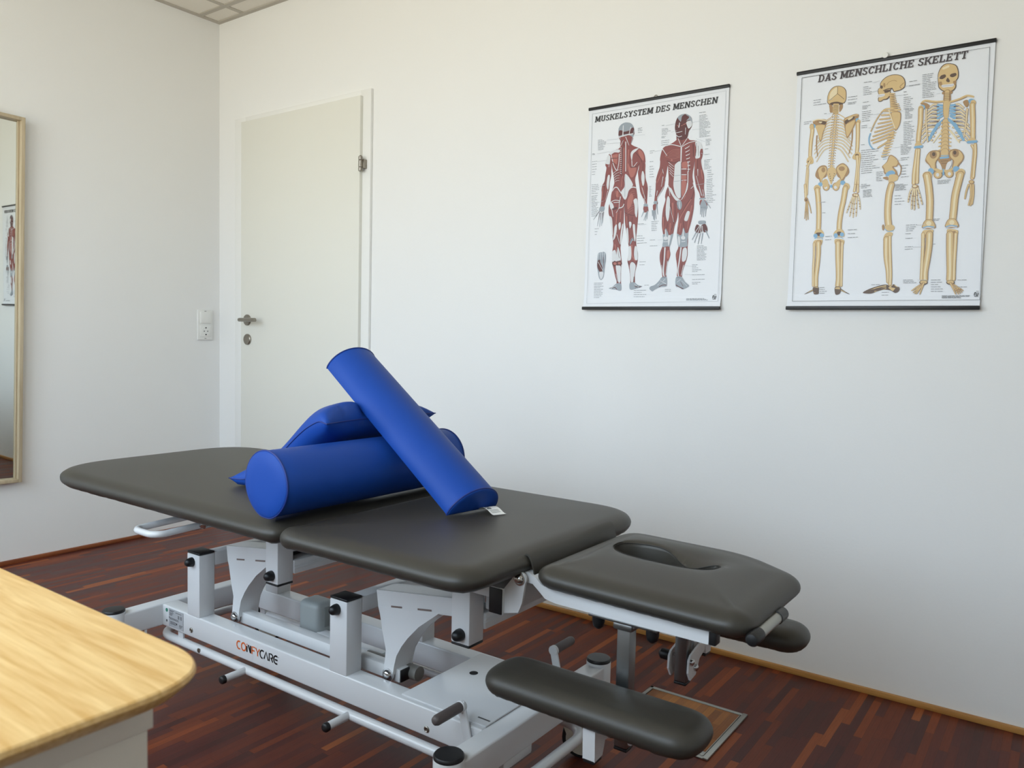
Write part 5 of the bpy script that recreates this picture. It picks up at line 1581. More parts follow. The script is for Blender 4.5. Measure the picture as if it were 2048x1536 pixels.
1,5,0,0,4157,3542,4153,3518,4139,3501,4120,3496,4100,3505,4085,3524,4078,3549,4082,3573,4096,3590,4115,3595,4135,3586,4150,3567;
2,0,68,68,3793,3693,3907,3633,3972,3651,4061,3617,4189,3677;
2,4,36,36,3971,3675,3973,3540;
1,4,0,0,3744,3654,3736,3613,3712,3585,3676,3577,3640,3592,3612,3625,3600,3669,3608,3710,3632,3738,3668,3746,3704,3731,3732,3697;
1,4,0,0,4340,3650,4332,3612,4307,3586,4270,3579,4233,3593,4204,3625,4192,3665,4200,3703,4226,3729,4262,3735,4300,3721,4328,3690;
1,0,0,0,3660,3546,3650,3495,3617,3460,3570,3451,3522,3470,3485,3511,3470,3565,3480,3616,3513,3651,3560,3660,3608,3641,3645,3600;
1,0,0,0,4480,3551,4471,3503,4439,3471,4395,3462,4349,3480,4314,3519,4299,3569,4309,3616,4340,3649,4385,3657,4431,3639,4466,3600;
0,0,0,0,3484,3601,3616,3662,3699,3580,3672,3434,3537,3447;
0,0,0,0,4260,3573,4366,3611,4454,3553,4420,3387,4289,3424;
2,2,188,176,3576,3559,3636,3255,3681,2904,3693,2581,3695,2307;
2,0,151,140,3576,3559,3636,3255,3681,2904,3693,2581,3695,2307;
2,1,53,49,3576,3559,3636,3255,3681,2904,3693,2581,3695,2307;
2,2,188,176,4371,3505,4329,3266,4280,2954,4265,2613,4250,2271;
2,0,151,140,4371,3505,4329,3266,4280,2954,4265,2613,4250,2271;
2,1,53,49,4371,3505,4329,3266,4280,2954,4265,2613,4250,2271;
0,2,0,0,3538,2242,3607,2363,3753,2365,3844,2235,3836,2124,3550,2141;
0,0,0,0,3557,2236,3619,2349,3744,2354,3826,2232,3817,2158,3564,2173;
1,1,0,0,3753,2261,3747,2229,3725,2207,3694,2200,3662,2211,3637,2236,3627,2269,3634,2301,3656,2323,3687,2330,3719,2319,3743,2294;
2,4,29,29,3560,2158,3672,2186,3819,2158;
2,5,16,16,3551,2124,3673,2156,3821,2118;
0,2,0,0,4092,2232,4159,2351,4300,2354,4389,2226,4382,2116,4104,2133;
0,0,0,0,4110,2226,4170,2338,4292,2342,4372,2222,4363,2149,4118,2164;
1,1,0,0,4301,2251,4295,2219,4273,2197,4243,2191,4212,2201,4188,2226,4179,2259,4185,2290,4206,2312,4237,2319,4268,2308,4291,2283;
2,4,29,29,4114,2150,4222,2177,4365,2149;
2,5,16,16,4105,2116,4224,2148,4367,2110;
0,0,0,0,3530,1992,3582,2089,3796,2089,3790,1978,3729,1857,3568,1915;
0,0,0,0,4139,2082,4293,2073,4393,2030,4387,1920,4326,1850,4170,1908;
0,2,0,0,3611,1963,3699,2008,3684,1859,3626,1887;
0,2,0,0,4242,2002,4339,2021,4323,1899,4269,1890;
2,2,176,150,3718,1982,3721,1657,3691,1259,3661,959,3671,757;
2,0,140,120,3718,1982,3721,1657,3691,1259,3661,959,3671,757;
2,1,49,42,3718,1982,3721,1657,3691,1259,3661,959,3671,757;
2,2,91,78,3564,1990,3576,1664,3578,1263,3580,759;
2,0,73,62,3564,1990,3576,1664,3578,1263,3580,759;
2,1,25,22,3564,1990,3576,1664,3578,1263,3580,759;
2,2,182,162,4212,1954,4227,1560,4250,1189,4263,942,4262,744;
2,0,146,130,4212,1954,4227,1560,4250,1189,4263,942,4262,744;
2,1,51,46,4212,1954,4227,1560,4250,1189,4263,942,4262,744;
2,2,91,84,4347,1947,4349,1604,4349,1186,4361,742;
2,0,73,68,4347,1947,4349,1604,4349,1186,4361,742;
2,1,25,24,4347,1947,4349,1604,4349,1186,4361,742;
1,3,0,0,3745,673,3733,641,3696,617,3644,610,3592,619,3552,644,3536,677,3549,710,3586,733,3638,741,3691,731,3730,706;
1,0,0,0,3727,683,3716,661,3686,645,3643,640,3599,647,3567,664,3554,687,3565,709,3596,725,3638,730,3682,723,3714,706;
2,2,57,26,3642,657,3502,568,3361,460;
2,0,36,16,3642,657,3502,568,3361,460;
2,2,57,26,3642,657,3523,542,3403,409;
2,0,36,16,3642,657,3523,542,3403,409;
2,2,57,26,3642,657,3540,527,3439,378;
2,0,36,16,3642,657,3540,527,3439,378;
2,2,57,26,3642,657,3561,523,3481,370;
2,0,36,16,3642,657,3561,523,3481,370;
2,2,57,26,3642,657,3604,518,3566,361;
2,0,36,16,3642,657,3604,518,3566,361;
1,3,0,0,4389,660,4377,628,4341,605,4292,598,4241,607,4202,632,4187,664,4199,696,4235,719,4285,726,4336,717,4374,692;
1,0,0,0,4371,670,4361,648,4331,633,4290,627,4248,634,4217,651,4204,674,4214,696,4244,711,4285,717,4327,710,4359,693;
2,2,57,26,4289,645,4441,552,4593,443;
2,0,36,16,4289,645,4441,552,4593,443;
2,2,57,26,4289,645,4429,530,4569,399;
2,0,36,16,4289,645,4429,530,4569,399;
2,2,57,26,4289,645,4410,515,4532,370;
2,0,36,16,4289,645,4410,515,4532,370;
2,2,57,26,4289,645,4389,506,4489,350;
2,0,36,16,4289,645,4389,506,4489,350;
2,2,57,26,4289,645,4356,506,4424,351;
2,0,36,16,4289,645,4356,506,4424,351;
3,7,0,0,496,6013,737,6013;
3,7,0,0,499,5945,704,5945;
3,7,0,0,502,5877,861,5877;
3,7,0,0,816,5589,884,5589;
3,7,0,0,254,5424,468,5424;
3,7,0,0,256,5369,393,5369;
3,7,0,0,1444,5958,1700,5958;
3,7,0,0,1448,5884,1700,5884;
3,7,0,0,1452,5799,1682,5799;
3,7,0,0,1454,5762,1648,5762;
3,7,0,0,1855,6301,2066,6301;
3,7,0,0,1846,6172,1999,6172;
3,7,0,0,1848,6120,2052,6120;
3,7,0,0,1851,6068,2018,6068;
3,7,0,0,1853,6015,2081,6015;
3,7,0,0,1856,5963,2070,5963;
3,7,0,0,1856,5754,2008,5754;
3,7,0,0,1846,5651,2053,5651;
3,7,0,0,1848,5612,1996,5612;
3,7,0,0,1850,5572,1999,5572;
3,7,0,0,1843,5495,2087,5495;
3,7,0,0,1846,5442,2076,5442;
3,7,0,0,1848,5389,2129,5389;
3,7,0,0,1851,5337,2097,5337;
3,7,0,0,1853,5284,2036,5284;
3,7,0,0,1856,5231,2069,5231;
3,7,0,0,1847,5102,2017,5102;
3,7,0,0,1850,5049,1999,5049;
3,7,0,0,1862,4575,1973,4575;
3,7,0,0,1869,4417,2329,4417;
3,7,0,0,1872,4359,2330,4359;
3,7,0,0,1875,4301,2167,4301;
3,7,0,0,1878,4244,2272,4244;
3,7,0,0,1880,4186,2238,4186;
3,7,0,0,1883,4128,2332,4128;
3,7,0,0,1886,4071,2228,4071;
3,7,0,0,1889,4013,2213,4013;
3,7,0,0,1891,3955,2273,3955;
3,7,0,0,1894,3898,2382,3898;
3,7,0,0,1897,3840,2191,3840;
3,7,0,0,1900,3782,2198,3782;
3,7,0,0,1972,3301,2199,3301;
3,7,0,0,1974,3264,2234,3264;
3,7,0,0,1976,3227,2189,3227;
3,7,0,0,1978,3190,2182,3190;
3,7,0,0,1979,3152,2236,3152;
3,7,0,0,1981,3115,2227,3115;
3,7,0,0,1915,3464,2059,3464;
3,7,0,0,1917,3416,2153,3416;
3,7,0,0,1919,3369,2078,3369;
3,7,0,0,3017,6135,3209,6135;
3,7,0,0,3023,6018,3283,6018;
3,7,0,0,2889,5878,2977,5878;
3,7,0,0,2893,5801,3001,5801;
3,7,0,0,2897,5724,3073,5724;
3,7,0,0,2900,5673,3166,5673;
3,7,0,0,2902,5622,3080,5622;
3,7,0,0,2905,5571,3079,5571;
3,7,0,0,2907,5520,3125,5520;
3,7,0,0,2910,5468,3108,5468;
3,7,0,0,2912,5417,3136,5417;
3,7,0,0,2951,5386,3172,5386;
3,7,0,0,2953,5348,3153,5348;
3,7,0,0,2955,5310,3082,5310;
3,7,0,0,2957,5271,3116,5271;
3,7,0,0,2959,5233,3142,5233;
3,7,0,0,2961,5194,3138,5194;
3,7,0,0,2963,5156,3163,5156;
3,7,0,0,2930,5059,3146,5059;
3,7,0,0,2932,5012,3097,5012;
3,7,0,0,2934,4965,3121,4965;
3,7,0,0,2937,4918,3200,4918;
3,7,0,0,2939,4871,3139,4871;
3,7,0,0,2941,4824,3194,4824;
3,7,0,0,2944,4777,3224,4777;
3,7,0,0,2946,4730,3181,4730;
3,7,0,0,2948,4683,3189,4683;
3,7,0,0,2950,4636,3183,4636;
3,7,0,0,2953,4589,3148,4589;
3,7,0,0,2955,4542,3226,4542;
3,7,0,0,2957,4495,3172,4495;
3,7,0,0,2889,4452,3161,4452;
3,7,0,0,2891,4409,3086,4409;
3,7,0,0,2893,4366,3159,4366;
3,7,0,0,2895,4324,3151,4324;
3,7,0,0,2897,4281,3131,4281;
3,7,0,0,2899,4238,3111,4238;
3,7,0,0,2901,4195,3075,4195;
3,7,0,0,2906,4092,3118,4092;
3,7,0,0,2909,4040,3077,4040;
3,7,0,0,2916,3886,3097,3886;
3,7,0,0,2920,3809,3050,3809;
3,7,0,0,2924,3731,3049,3731;
3,7,0,0,2928,3654,3059,3654;
3,7,0,0,2931,3577,3126,3577;
3,7,0,0,2798,3383,3008,3383;
3,7,0,0,2800,3352,3118,3352;
3,7,0,0,2801,3321,3040,3321;
3,7,0,0,2803,3290,3072,3290;
3,7,0,0,2804,3259,3040,3259;
3,7,0,0,2806,3228,3082,3228;
3,7,0,0,2804,3073,2951,3073;
3,7,0,0,2808,2996,2989,2996;
3,7,0,0,2811,2918,3052,2918;
3,7,0,0,2815,2840,2972,2840;
3,7,0,0,3335,6258,3625,6258;
3,7,0,0,3337,6211,3577,6211;
3,7,0,0,3340,6164,3575,6164;
3,7,0,0,3342,6118,3534,6118;
3,7,0,0,3344,6071,3536,6071;
3,7,0,0,3346,6025,3682,6025;
3,7,0,0,3349,5978,3666,5978;
3,7,0,0,3351,5932,3664,5932;
3,7,0,0,3353,5885,3667,5885;
3,7,0,0,3356,5839,3692,5839;
3,7,0,0,3358,5792,3571,5792;
3,7,0,0,3360,5745,3640,5745;
3,7,0,0,3363,5699,3628,5699;
3,7,0,0,3365,5652,3643,5652;
3,7,0,0,2296,3769,2486,3769;
3,7,0,0,2298,3721,2473,3721;
3,7,0,0,2301,3674,2494,3674;
3,7,0,0,2303,3627,2421,3627;
3,7,0,0,2305,3580,2470,3580;
3,7,0,0,2307,3533,2475,3533;
3,7,0,0,1004,2056,1191,2056;
3,7,0,0,1009,1963,1183,1963;
3,7,0,0,1620,2210,1878,2210;
3,7,0,0,1625,2103,1817,2103;
3,7,0,0,1630,1995,1900,1995;
3,7,0,0,880,3054,996,3054;
3,7,0,0,894,2743,981,2743;
3,7,0,0,3129,2251,3406,2251;
3,7,0,0,3131,2199,3383,2199;
3,7,0,0,3134,2148,3334,2148;
3,7,0,0,3136,2096,3327,2096;
3,7,0,0,3126,2019,3274,2019;
3,7,0,0,3132,1890,3309,1890;
3,7,0,0,3130,1658,3332,1658;
3,7,0,0,3133,1596,3326,1596;
3,7,0,0,3132,753,3396,753;
3,7,0,0,3133,714,3398,714;
3,7,0,0,3135,675,3468,675;
3,7,0,0,3817,738,4062,738;
3,7,0,0,3820,676,4086,676;
3,7,0,0,3823,615,4024,615;
3,7,0,0,3826,554,4055,554;
3,7,0,0,3829,493,4116,493;
3,7,0,0,3832,432,4144,432;
3,7,0,0,913,581,1088,581;
3,7,0,0,915,526,1067,526;
3,7,0,0,918,471,1125,471;
3,7,0,0,920,416,1097,416;
3,7,0,0,2604,422,2784,422;
3,7,0,0,2608,343,2777,343;
3,7,0,0,2323,638,2542,638;
3,7,0,0,3842,3388,4155,3388;
3,7,0,0,3844,3351,4148,3351;
3,7,0,0,3846,3313,4105,3313;
3,7,0,0,3780,2372,3952,2372;
3,7,0,0,3782,2337,3929,2337;
3,7,0,0,3823,1702,3878,1702;
3,7,0,0,4367,540,4680,540;
3,7,0,0,4446,724,4659,724;
3,7,0,0,4101,311,4783,311;
3,7,0,0,4102,291,4747,291;
3,7,0,0,4103,271,4545,271;
3,7,0,0,4104,251,4575,251;
2,8,8,8,868,5956,1034,5968;
2,8,8,8,937,5571,1051,5582;
2,8,8,8,2079,6254,2273,6284;
2,8,8,8,2091,6004,2261,6028;
2,8,8,8,2146,5373,2461,5380;
2,8,8,8,2039,5024,2383,5004;
2,8,8,8,2368,4307,2464,4322;
2,8,8,8,3300,6038,2906,6027;
2,8,8,8,2893,5801,2680,5809;
2,8,8,8,2915,5366,2796,5383;
2,8,8,8,2891,4401,2701,4398;
2,8,8,8,2909,4040,2813,4051;
2,8,8,8,2789,3384,2703,3366;
2,8,8,8,3683,6099,3771,6134;
2,8,8,8,3703,5699,3793,5710;
2,8,8,8,2164,3441,1867,3416;
2,8,8,8,3420,2233,3604,2247;
2,8,8,8,3332,1649,3588,1637;
2,8,8,8,3494,745,3725,740;
2,8,8,8,880,3054,747,3054;
2,9,12,12,142,6719,4877,6703,4996,194,159,189,142,6719'''
CH = [dict(r='8a433f', d='5a2322', l='b2685d', w='dcdee2', g='9aa3ad', k='2c2426', txt='7f868d', lead='c3c9d0', T='1e1e20', B='101012'),
      dict(b='d9bb84', y='ecdcb6', s='ab8659', n='5d4634', u='82b2d6', w='e4e4e6', g='9a96a8', txt='80858c', lead='c6cad0', lead2='3a3f48', T='3a2f33', B='101012')]
def smooth_closed(p, k=4):
    n = len(p); o = []
    for i in range(n):
        a, b, c, d = p[i-1], p[i], p[(i+1) % n], p[(i+2) % n]
        for j in range(k):
            t = j/k; o.append(tuple(.5*((2*b[m])+(c[m]-a[m])*t+(2*a[m]-5*b[m]+4*c[m]-d[m])*t*t+(3*b[m]-a[m]-3*c[m]+d[m])*t**3) for m in (0, 1)))
    return o
def smooth_open(p, k=4):
    if len(p) < 3: return p
    e_ = [p[0]]+p+[p[-1]]; o = []
    for i in range(1, len(e_)-2):
        a, b, c, d = e_[i-1], e_[i], e_[i+1], e_[i+2]
        for j in range(k):
            t = j/k; o.append(tuple(.5*((2*b[m])+(c[m]-a[m])*t+(2*a[m]-5*b[m]+4*c[m]-d[m])*t*t+(3*b[m]-a[m]-3*c[m]+d[m])*t**3) for m in (0, 1)))
    return o+[p[-1]]
def ribbon(p, w0, w1):
    # outline of a tapering brush stroke with round ends
    P = [Vector(q) for q in p]; n = len(P); Lf = []; Rt = []
    for i in range(n):
        d = (P[min(i+1, n-1)]-P[max(i-1, 0)]); d = d.normalized() if d.length > 1e-6 else Vector((1, 0)); nn = Vector((-d.y, d.x)); wd = (w0+(w1-w0)*i/max(1, n-1))/2
        Lf.append(P[i]+nn*wd); Rt.append(P[i]-nn*wd)
    return [tuple(v) for v in Lf], [tuple(v) for v in Rt]
# slab serif capitals on a unit grid: thick strokes and thin slabs, drawn as quads
def slab_glyph(ch):
    T, H = .2, .13; q = []
    def rect(a, b, c, d): q.append([(a, c), (b, c), (b, d), (a, d)])
    def ln(a, b, c, d, t=T): q.append([(a-t/2, b), (a+t/2, b), (c+t/2, d), (c-t/2, d)])
    def stem(x, top=1, bot=1, y0=0, y1=1):
        rect(x, x+T, y0, y1)
        if bot: rect(x-.09, x+T+.09, 0, H)
        if top: rect(x-.09, x+T+.09, 1-H, 1)
    def ring(cx, cy, rx, ry, a0, a1, t=T):
        n = 14; o = []
        for i in range(n+1):
            a = math.radians(a0+(a1-a0)*i/n); o.append((math.cos(a), math.sin(a)))
        for i in range(n):
            (c0, s0), (c1, s1) = o[i], o[i+1]
            q.append([(cx+rx*c0, cy+ry*s0), (cx+rx*c1, cy+ry*s1), (cx+(rx-t)*c1, cy+(ry-H)*s1), (cx+(rx-t)*c0, cy+(ry-H)*s0)])
    if ch == 'M': stem(.08); stem(.92); ln(.24, 1, .60, .12, .22); ln(.96, 1, .60, .12, .22); return q, 1.22
    if ch == 'N': stem(.08, 1, 1); stem(.74, 1, 0); ln(.2, 1, .84, 0, .24); return q, 1.04
    if ch == 'U': stem(.1, 1, 0, .3); stem(.66, 1, 0, .3); ring(.48, .34, .38, .34, 180, 360); return q, .98
    if ch == 'S': ring(.40, .735, .34, .265, 20, 270); ring(.40, .265, .36, .265, -160, 90); rect(.60, .74, .72, .9); rect(.04, .2, .1, .3); return q, .82
    if ch == 'K': stem(.08); ln(.36, .42, .86, .95, .2); ln(.48, .55, .88, .05, .24); rect(.66, 1.0, 1-H, 1); rect(.70, 1.04, 0, H); return q, 1.04
    if ch == 'E': stem(.08); rect(.2, .82, 0, H); rect(.2, .78, 1-H, 1); rect(.2, .58, .45, .57); rect(.68, .82, 0, .3); rect(.64, .78, .7, 1); rect(.48, .6, .36, .66); return q, .9
    if ch == 'L': stem(.08); rect(.2, .78, 0, H); rect(.63, .78, 0, .34); return q, .86
    if ch == 'Y': rect(.36, .58, 0, .45); rect(.24, .70, 0, H); ln(.47, .4, .16, 1, .22); ln(.47, .4, .78, 1, .2); rect(0, .32, 1-H, 1); rect(.62, .96, 1-H, 1); return q, .98
    if ch == 'T': rect(.34, .56, 0, 1); rect(.22, .68, 0, H); rect(.02, .88, 1-H, 1); rect(.02, .15, .66, 1); rect(.75, .88, .66, 1); return q, .92
    if ch == 'D': stem(.08); rect(.2, .5, 0, H); rect(.2, .5, 1-H, 1); ring(.46, .5, .44, .5, -90, 90); return q, .98
    if ch == 'C': ring(.48, .5, .44, .5, 35, 325); rect(.70, .84, .66, .95); return q, .94
    if ch == 'H': stem(.08); stem(.72); rect(.2, .8, .44, .57); return q, 1.06
    if ch == 'A': ln(.16, 0, .47, 1, .18); ln(.80, 0, .47, 1, .24); rect(.26, .66, .27, .38); rect(.0, .34, 0, H); rect(.6, .98, 0, H); return q, 1.0
    if ch == 'I': stem(.1); return q, .52
    return q, .42
def chart(idx, label, title, tpos, pin):
    W, Hh = .5, .685; x0 = (2.174, 2.881)[idx]; z0 = 1.110; cols = CH[idx]
    root = empty('wall_chart', (x0+W/2, 0, z0), label, 'poster', 'anatomy charts on the back wall')
    keys = ['paper']+list(cols); mats_ = [mat('chart paper', 'eceff4', .38, spec=.45)]+[mat('chart ink '+k, cols[k], .42) for k in cols]
    m = MB(); n = 14
    def yb(v): t = max(0, (.05-v)/.05); return -.006-.008*t*t
    vs = []; rows = [0, .005, .01, .02, .03, .04, .05]+[.05+(Hh-.05)*k/6 for k in range(1, 7)]
    for v in rows: vs += [(x0, yb(v), z0+v), (x0+W, yb(v), z0+v)]
    m.add(vs, [[2*i, 2*i+1, 2*i+3, 2*i+2] for i in range(len(rows)-1)])
    cnt = [0]
    def face(p, k):
        y = -.0064-cnt[0]*2.2e-6; pts = [(x0+a*1e-4, y+(yb(b*1e-4)+.006), z0+b*1e-4) for a, b in p]
        m.add(pts, [list(range(len(pts)))], keys.index(k))
    ck = list(cols)
    for ln in ART.split('|')[idx].strip().split(';'):
        d = [int(v) for v in ln.split(',')]; kind, col, w0, w1 = d[0], ck[d[1]], d[2], d[3]; p = [(float(d[i]), float(d[i+1])) for i in range(4, len(d), 2)]; cnt[0] += 1
        if kind == 0: face(smooth_closed(p), col)
        elif kind == 1: face(p, col)
        elif kind == 2:
            lead = col.startswith('lead')
            a, b = ribbon(p if lead else smooth_open(p), w0, w1)
            for i in range(len(a)-1): face([a[i], a[i+1], b[i+1], b[i]], col)
            if not lead and w0 > 14:
                for (cx, cy), r in ((p[0], w0/2), (p[-1], w1/2)):
                    cnt[0] += .4; face([(cx+r*math.cos(k*math.pi/5), cy+r*math.sin(k*math.pi/5)) for k in range(10)], col)
        else:
            u0, u1 = p[0][0], p[1][0]; u = u0
            while u < u1-20:
                l = random.uniform(50, 150); face([(u, p[0][1]-6), (min(u+l, u1), p[0][1]-6), (min(u+l, u1), p[0][1]+6), (u, p[0][1]+6)], 'txt'); u += l+14
    # title
    cnt[0] += 3
    gl_ = [slab_glyph(c) for c in title]; tot = sum(a for _, a in gl_)+.06*len(title); (bu, bv, eu, ch) = tpos; sx = (eu-bu)/tot; u = bu
    for qs, adv in gl_:
        for q in qs: cnt[0] += .15; face([(u+a*sx+b*ch*.13, bv+b*ch) for a, b in q], 'T')
        u += (adv+.06)*sx
    # publisher mark: lower case r and u in one stroke under two dots, with a small line of print
    lu, lv, lw, lh = pin
    pl = [(0, .1), (.02, .6), (.12, .85), (.3, .88), (.45, .7), (.45, .35), (.58, .12), (.78, .12), (.92, .35), (.94, .85)]
    a, b = ribbon(smooth_open([(lu+x*lw, lv+y*lh) for x, y in pl]), lw*.2, lw*.2)
    for i in range(len(a)-1): face([a[i], a[i+1], b[i+1], b[i]], 'B')
    for x in (.58, .92): face([(lu+x*lw+lw*.1*math.cos(t*.785), lv+lh*1.2+lw*.1*math.sin(t*.785)) for t in range(8)], 'B')
    face([(lu, lv-lh*.2), (lu+lw, lv-lh*.2), (lu+lw, lv-lh*.06), (lu, lv-lh*.06)], 'B')
    me = m.build('printed_sheet', mats_, root, smooth=0)
    MB().box(x0-.002, x0+W+.002, -.011, -.001, z0+Hh-.004, z0+Hh+.006, .002).build('top_rail', M_BLACK, root)
    MB().box(x0-.001, x0+W+.001, -.020, -.009, z0-.007, z0+.004, .002).build('bottom_rail', M_BLACK, root)
    q = MB(); xc = x0+W/2
    if idx: q.lathe((xc-.012, 0, z0+Hh+.010), (0, -1, 0), [(0, .009), (.009, .009), (.012, .007)], 16)
    else: q.tube([(xc-.006, -.004, z0+Hh+.002)]+[(xc+.006*math.cos(a), -.004, z0+Hh+.006+.006*math.sin(a)) for a in [math.pi-k*.45 for k in range(8)]], .0012, 8)
    q.build('hanging_hook', M_TAG if idx else M_STEEL, root)
    return root
chart(0, 'anatomy wall chart of two red muscle figures, nearer the door', 'MUSKELSYSTEM DES MENSCHEN', (235, 6385, 4650, 195), (4735, 285, 105, 110))
chart(1, 'anatomy wall chart of three human skeletons, right of the muscle chart', 'DAS MENSCHLICHE SKELETT', (600, 6510, 4390, 200), (4860, 300, 90, 100))
# ------------------------------------------------------------------ treatment table
T = empty('treatment_table', (2.12, -1.07, 0), 'white framed treatment table with dark brown grey vinyl pads on a wooden floor', 'treatment table')
YC = -1.07
def mir(y): return 2*YC-y
# upholstery
pad_mesh(rounded([(1.200, -1.398), (2.273, -1.398), (2.273, -.722), (1.200, -.722)], [.21, .035, .035, .19]), .561, .044, .006, .046).build('leg_section_pad', M_VINYL, T, 60)
pad_mesh(rounded([(2.280, -1.400), (2.787, -1.400), (2.793, -.722), (2.280, -.722)], [.03, .07, .13, .03]), .561, .044, .006, .046).build('seat_section_pad', M_VINYL, T, 60)
HT = lambda x, y: -(x-2.8)*.018
def head_pad():
    N = 160; P = resample(rounded([(2.808, -1.243), (3.214, -1.243), (3.216, -.94), (3.09, -.859), (2.808, -.859)], [.05, .05, .07, .2, .065]), N); Nn = normals(P); lim = corner_limit(P)
    cx, cy = 2.976, -1.022
    m = MB(); rings = []; zb, h, r = .550, .041, .042
    zw = h*.46
    for ins, z in [(.036, 0), (.017, 0), (.010, .0035), (.0045, .009), (.001, zw*.75), (0, zw)]: rings.append([(P[i].x+Nn[i].x*ins, P[i].y+Nn[i].y*ins, zb+z+(random.uniform(-.0007, .0007) if z < .005 else 0)) for i in range(N)])
    for k in range(1, 9):
        a = math.pi/2*k/8; ins = r*(1-math.cos(a)); rings.append([(P[i].x+Nn[i].x*ins*min(1, lim[i]/r), P[i].y+Nn[i].y*ins*min(1, lim[i]/r), zb+h-(h-zw)*(1-math.sin(a))) for i in range(N)])
    last = rings[-1]
    # rim of the breathing slot, one rim point for each outline point
    rim = []
    for i in range(N):
        a = math.atan2((P[i].y-cy)/.17, (P[i].x-cx)/.2); c_, s_ = math.cos(a), math.sin(a)
        x = cx+.107*math.copysign(abs(c_)**.8, c_); y = cy+.051*math.copysign(abs(s_)**.8, s_)
        b = math.exp(-((x-3.018)/.044)**2) if s_ > 0 else 0
        rim.append((x, y-.037*b, zb+h+.003-.018*b))
    for k in range(1, 8):
        t = k/8; e_ = t*t*(3-2*t)
        rings.append([(last[i][0]*(1-t)+rim[i][0]*t, last[i][1]*(1-t)+rim[i][1]*t, zb+h+.006*math.sin(math.pi*t*.8)+(rim[i][2]-zb-h)*e_**2) for i in range(N)])
        for _ in range(int(3+5*k)): rings[-1] = [tuple((rings[-1][i-1][d]+2*rings[-1][i][d]+rings[-1][(i+1) % N][d])/4 for d in (0, 1, 2)) for i in range(N)]
    rings.append(rim)
    for d, s in ((.004, .985), (.012, .97), (.03, .95)): rings.append([(cx+(q[0]-cx)*s, cy+(q[1]-cy)*s, min(q[2]-d, zb+h-d)) for q in rim])
    inner = rings.pop(); rings.append(inner)
    vs = [(x, y, z+HT(x, y)) for rg in rings for x, y, z in rg]
    m.add(vs, [[j*N+i, j*N+(i+1) % N, (j+1)*N+(i+1) % N, (j+1)*N+i] for j in range(len(rings)-1) for i in range(N)])
    m.f += [list(range(N))[::-1], [(len(rings)-1)*N+i for i in range(N)]]; m.m += [0, 0]
    o = m.build('head_section_pad', M_VINYL, T, 60)
    # seam round the slot
    MB().tube([(x, y, z+HT(x, y)+.0004) for x, y, z in rim], .0011, 6, True).build('slot_seam', mat('dark seam thread', '1d1c19', .6), o)
head_pad()
fo = [(2.774, .548), (2.774, .588), (2.776, .597), (2.781, .601), (2.788, .598), (2.793, .588), (2.799, .570), (2.802, .548)]
fi = [(2.7995, .548), (2.7965, .569), (2.7905, .586), (2.786, .594), (2.781, .597), (2.7785, .594), (2.7765, .586), (2.7765, .548)]
fl = MB(); n = 24; vs = []
for k in range(n+1):
    t = k/n; y = -1.212+.32*t; dr_ = .004*t+.0012*math.sin(t*9)
    vs += [(x, y, z+(dr_ if z > .57 else 0)) for x, z in fo+fi]
q = len(fo+fi); fl.add(vs, [[k*q+i, k*q+(i+1) % q, (k+1)*q+(i+1) % q, (k+1)*q+i] for k in range(n) for i in range(q)]); fl.f += [list(range(q)), [n*q+i for i in range(q)]]; fl.m += [0, 0]
fl.build('hinge_cover_flap', M_VINYL, T, 50)
# lower frame
RN, RZ0, RZ1, RD = -1.22, .172, .233, .047
for s in (0, 1):
    y0, y1 = (RN, RN+RD) if not s else (mir(RN)-RD, mir(RN))
    ra = MB().box(1.55, 2.69, y0, y1, RZ0, RZ1, .004, seg=3).build('long_rail', M_WHITE, T)
    if not s: rail = ra
for x0, x1 in ((1.505, 1.552), (2.688, 2.735)): MB().box(x0, x1, -1.33, mir(-1.33), RZ0, RZ1, .004, seg=3).build('cross_beam', M_WHITE, T)
cp = MB(); cp.box(2.462, 2.69, RN+.012, mir(RN)-.014, RZ1, RZ1+.0035, .001)
cv = cp.build('cover_plate', M_WHITE, T); MB().lathe((2.519, -1.032, RZ1+.0033), (0, 0, 1), [(0, .010), (.0006, .010)], 20).build('cable_hole', M_HOLE, cv)
q = MB()
for x, y, w_, h_ in ((2.655, -1.19, .03, .004),): q.box(x, x+w_, y, y+h_, RZ1+.0033, RZ1+.0039, 0)
q.build('lever_slot', M_DGREY, cv)
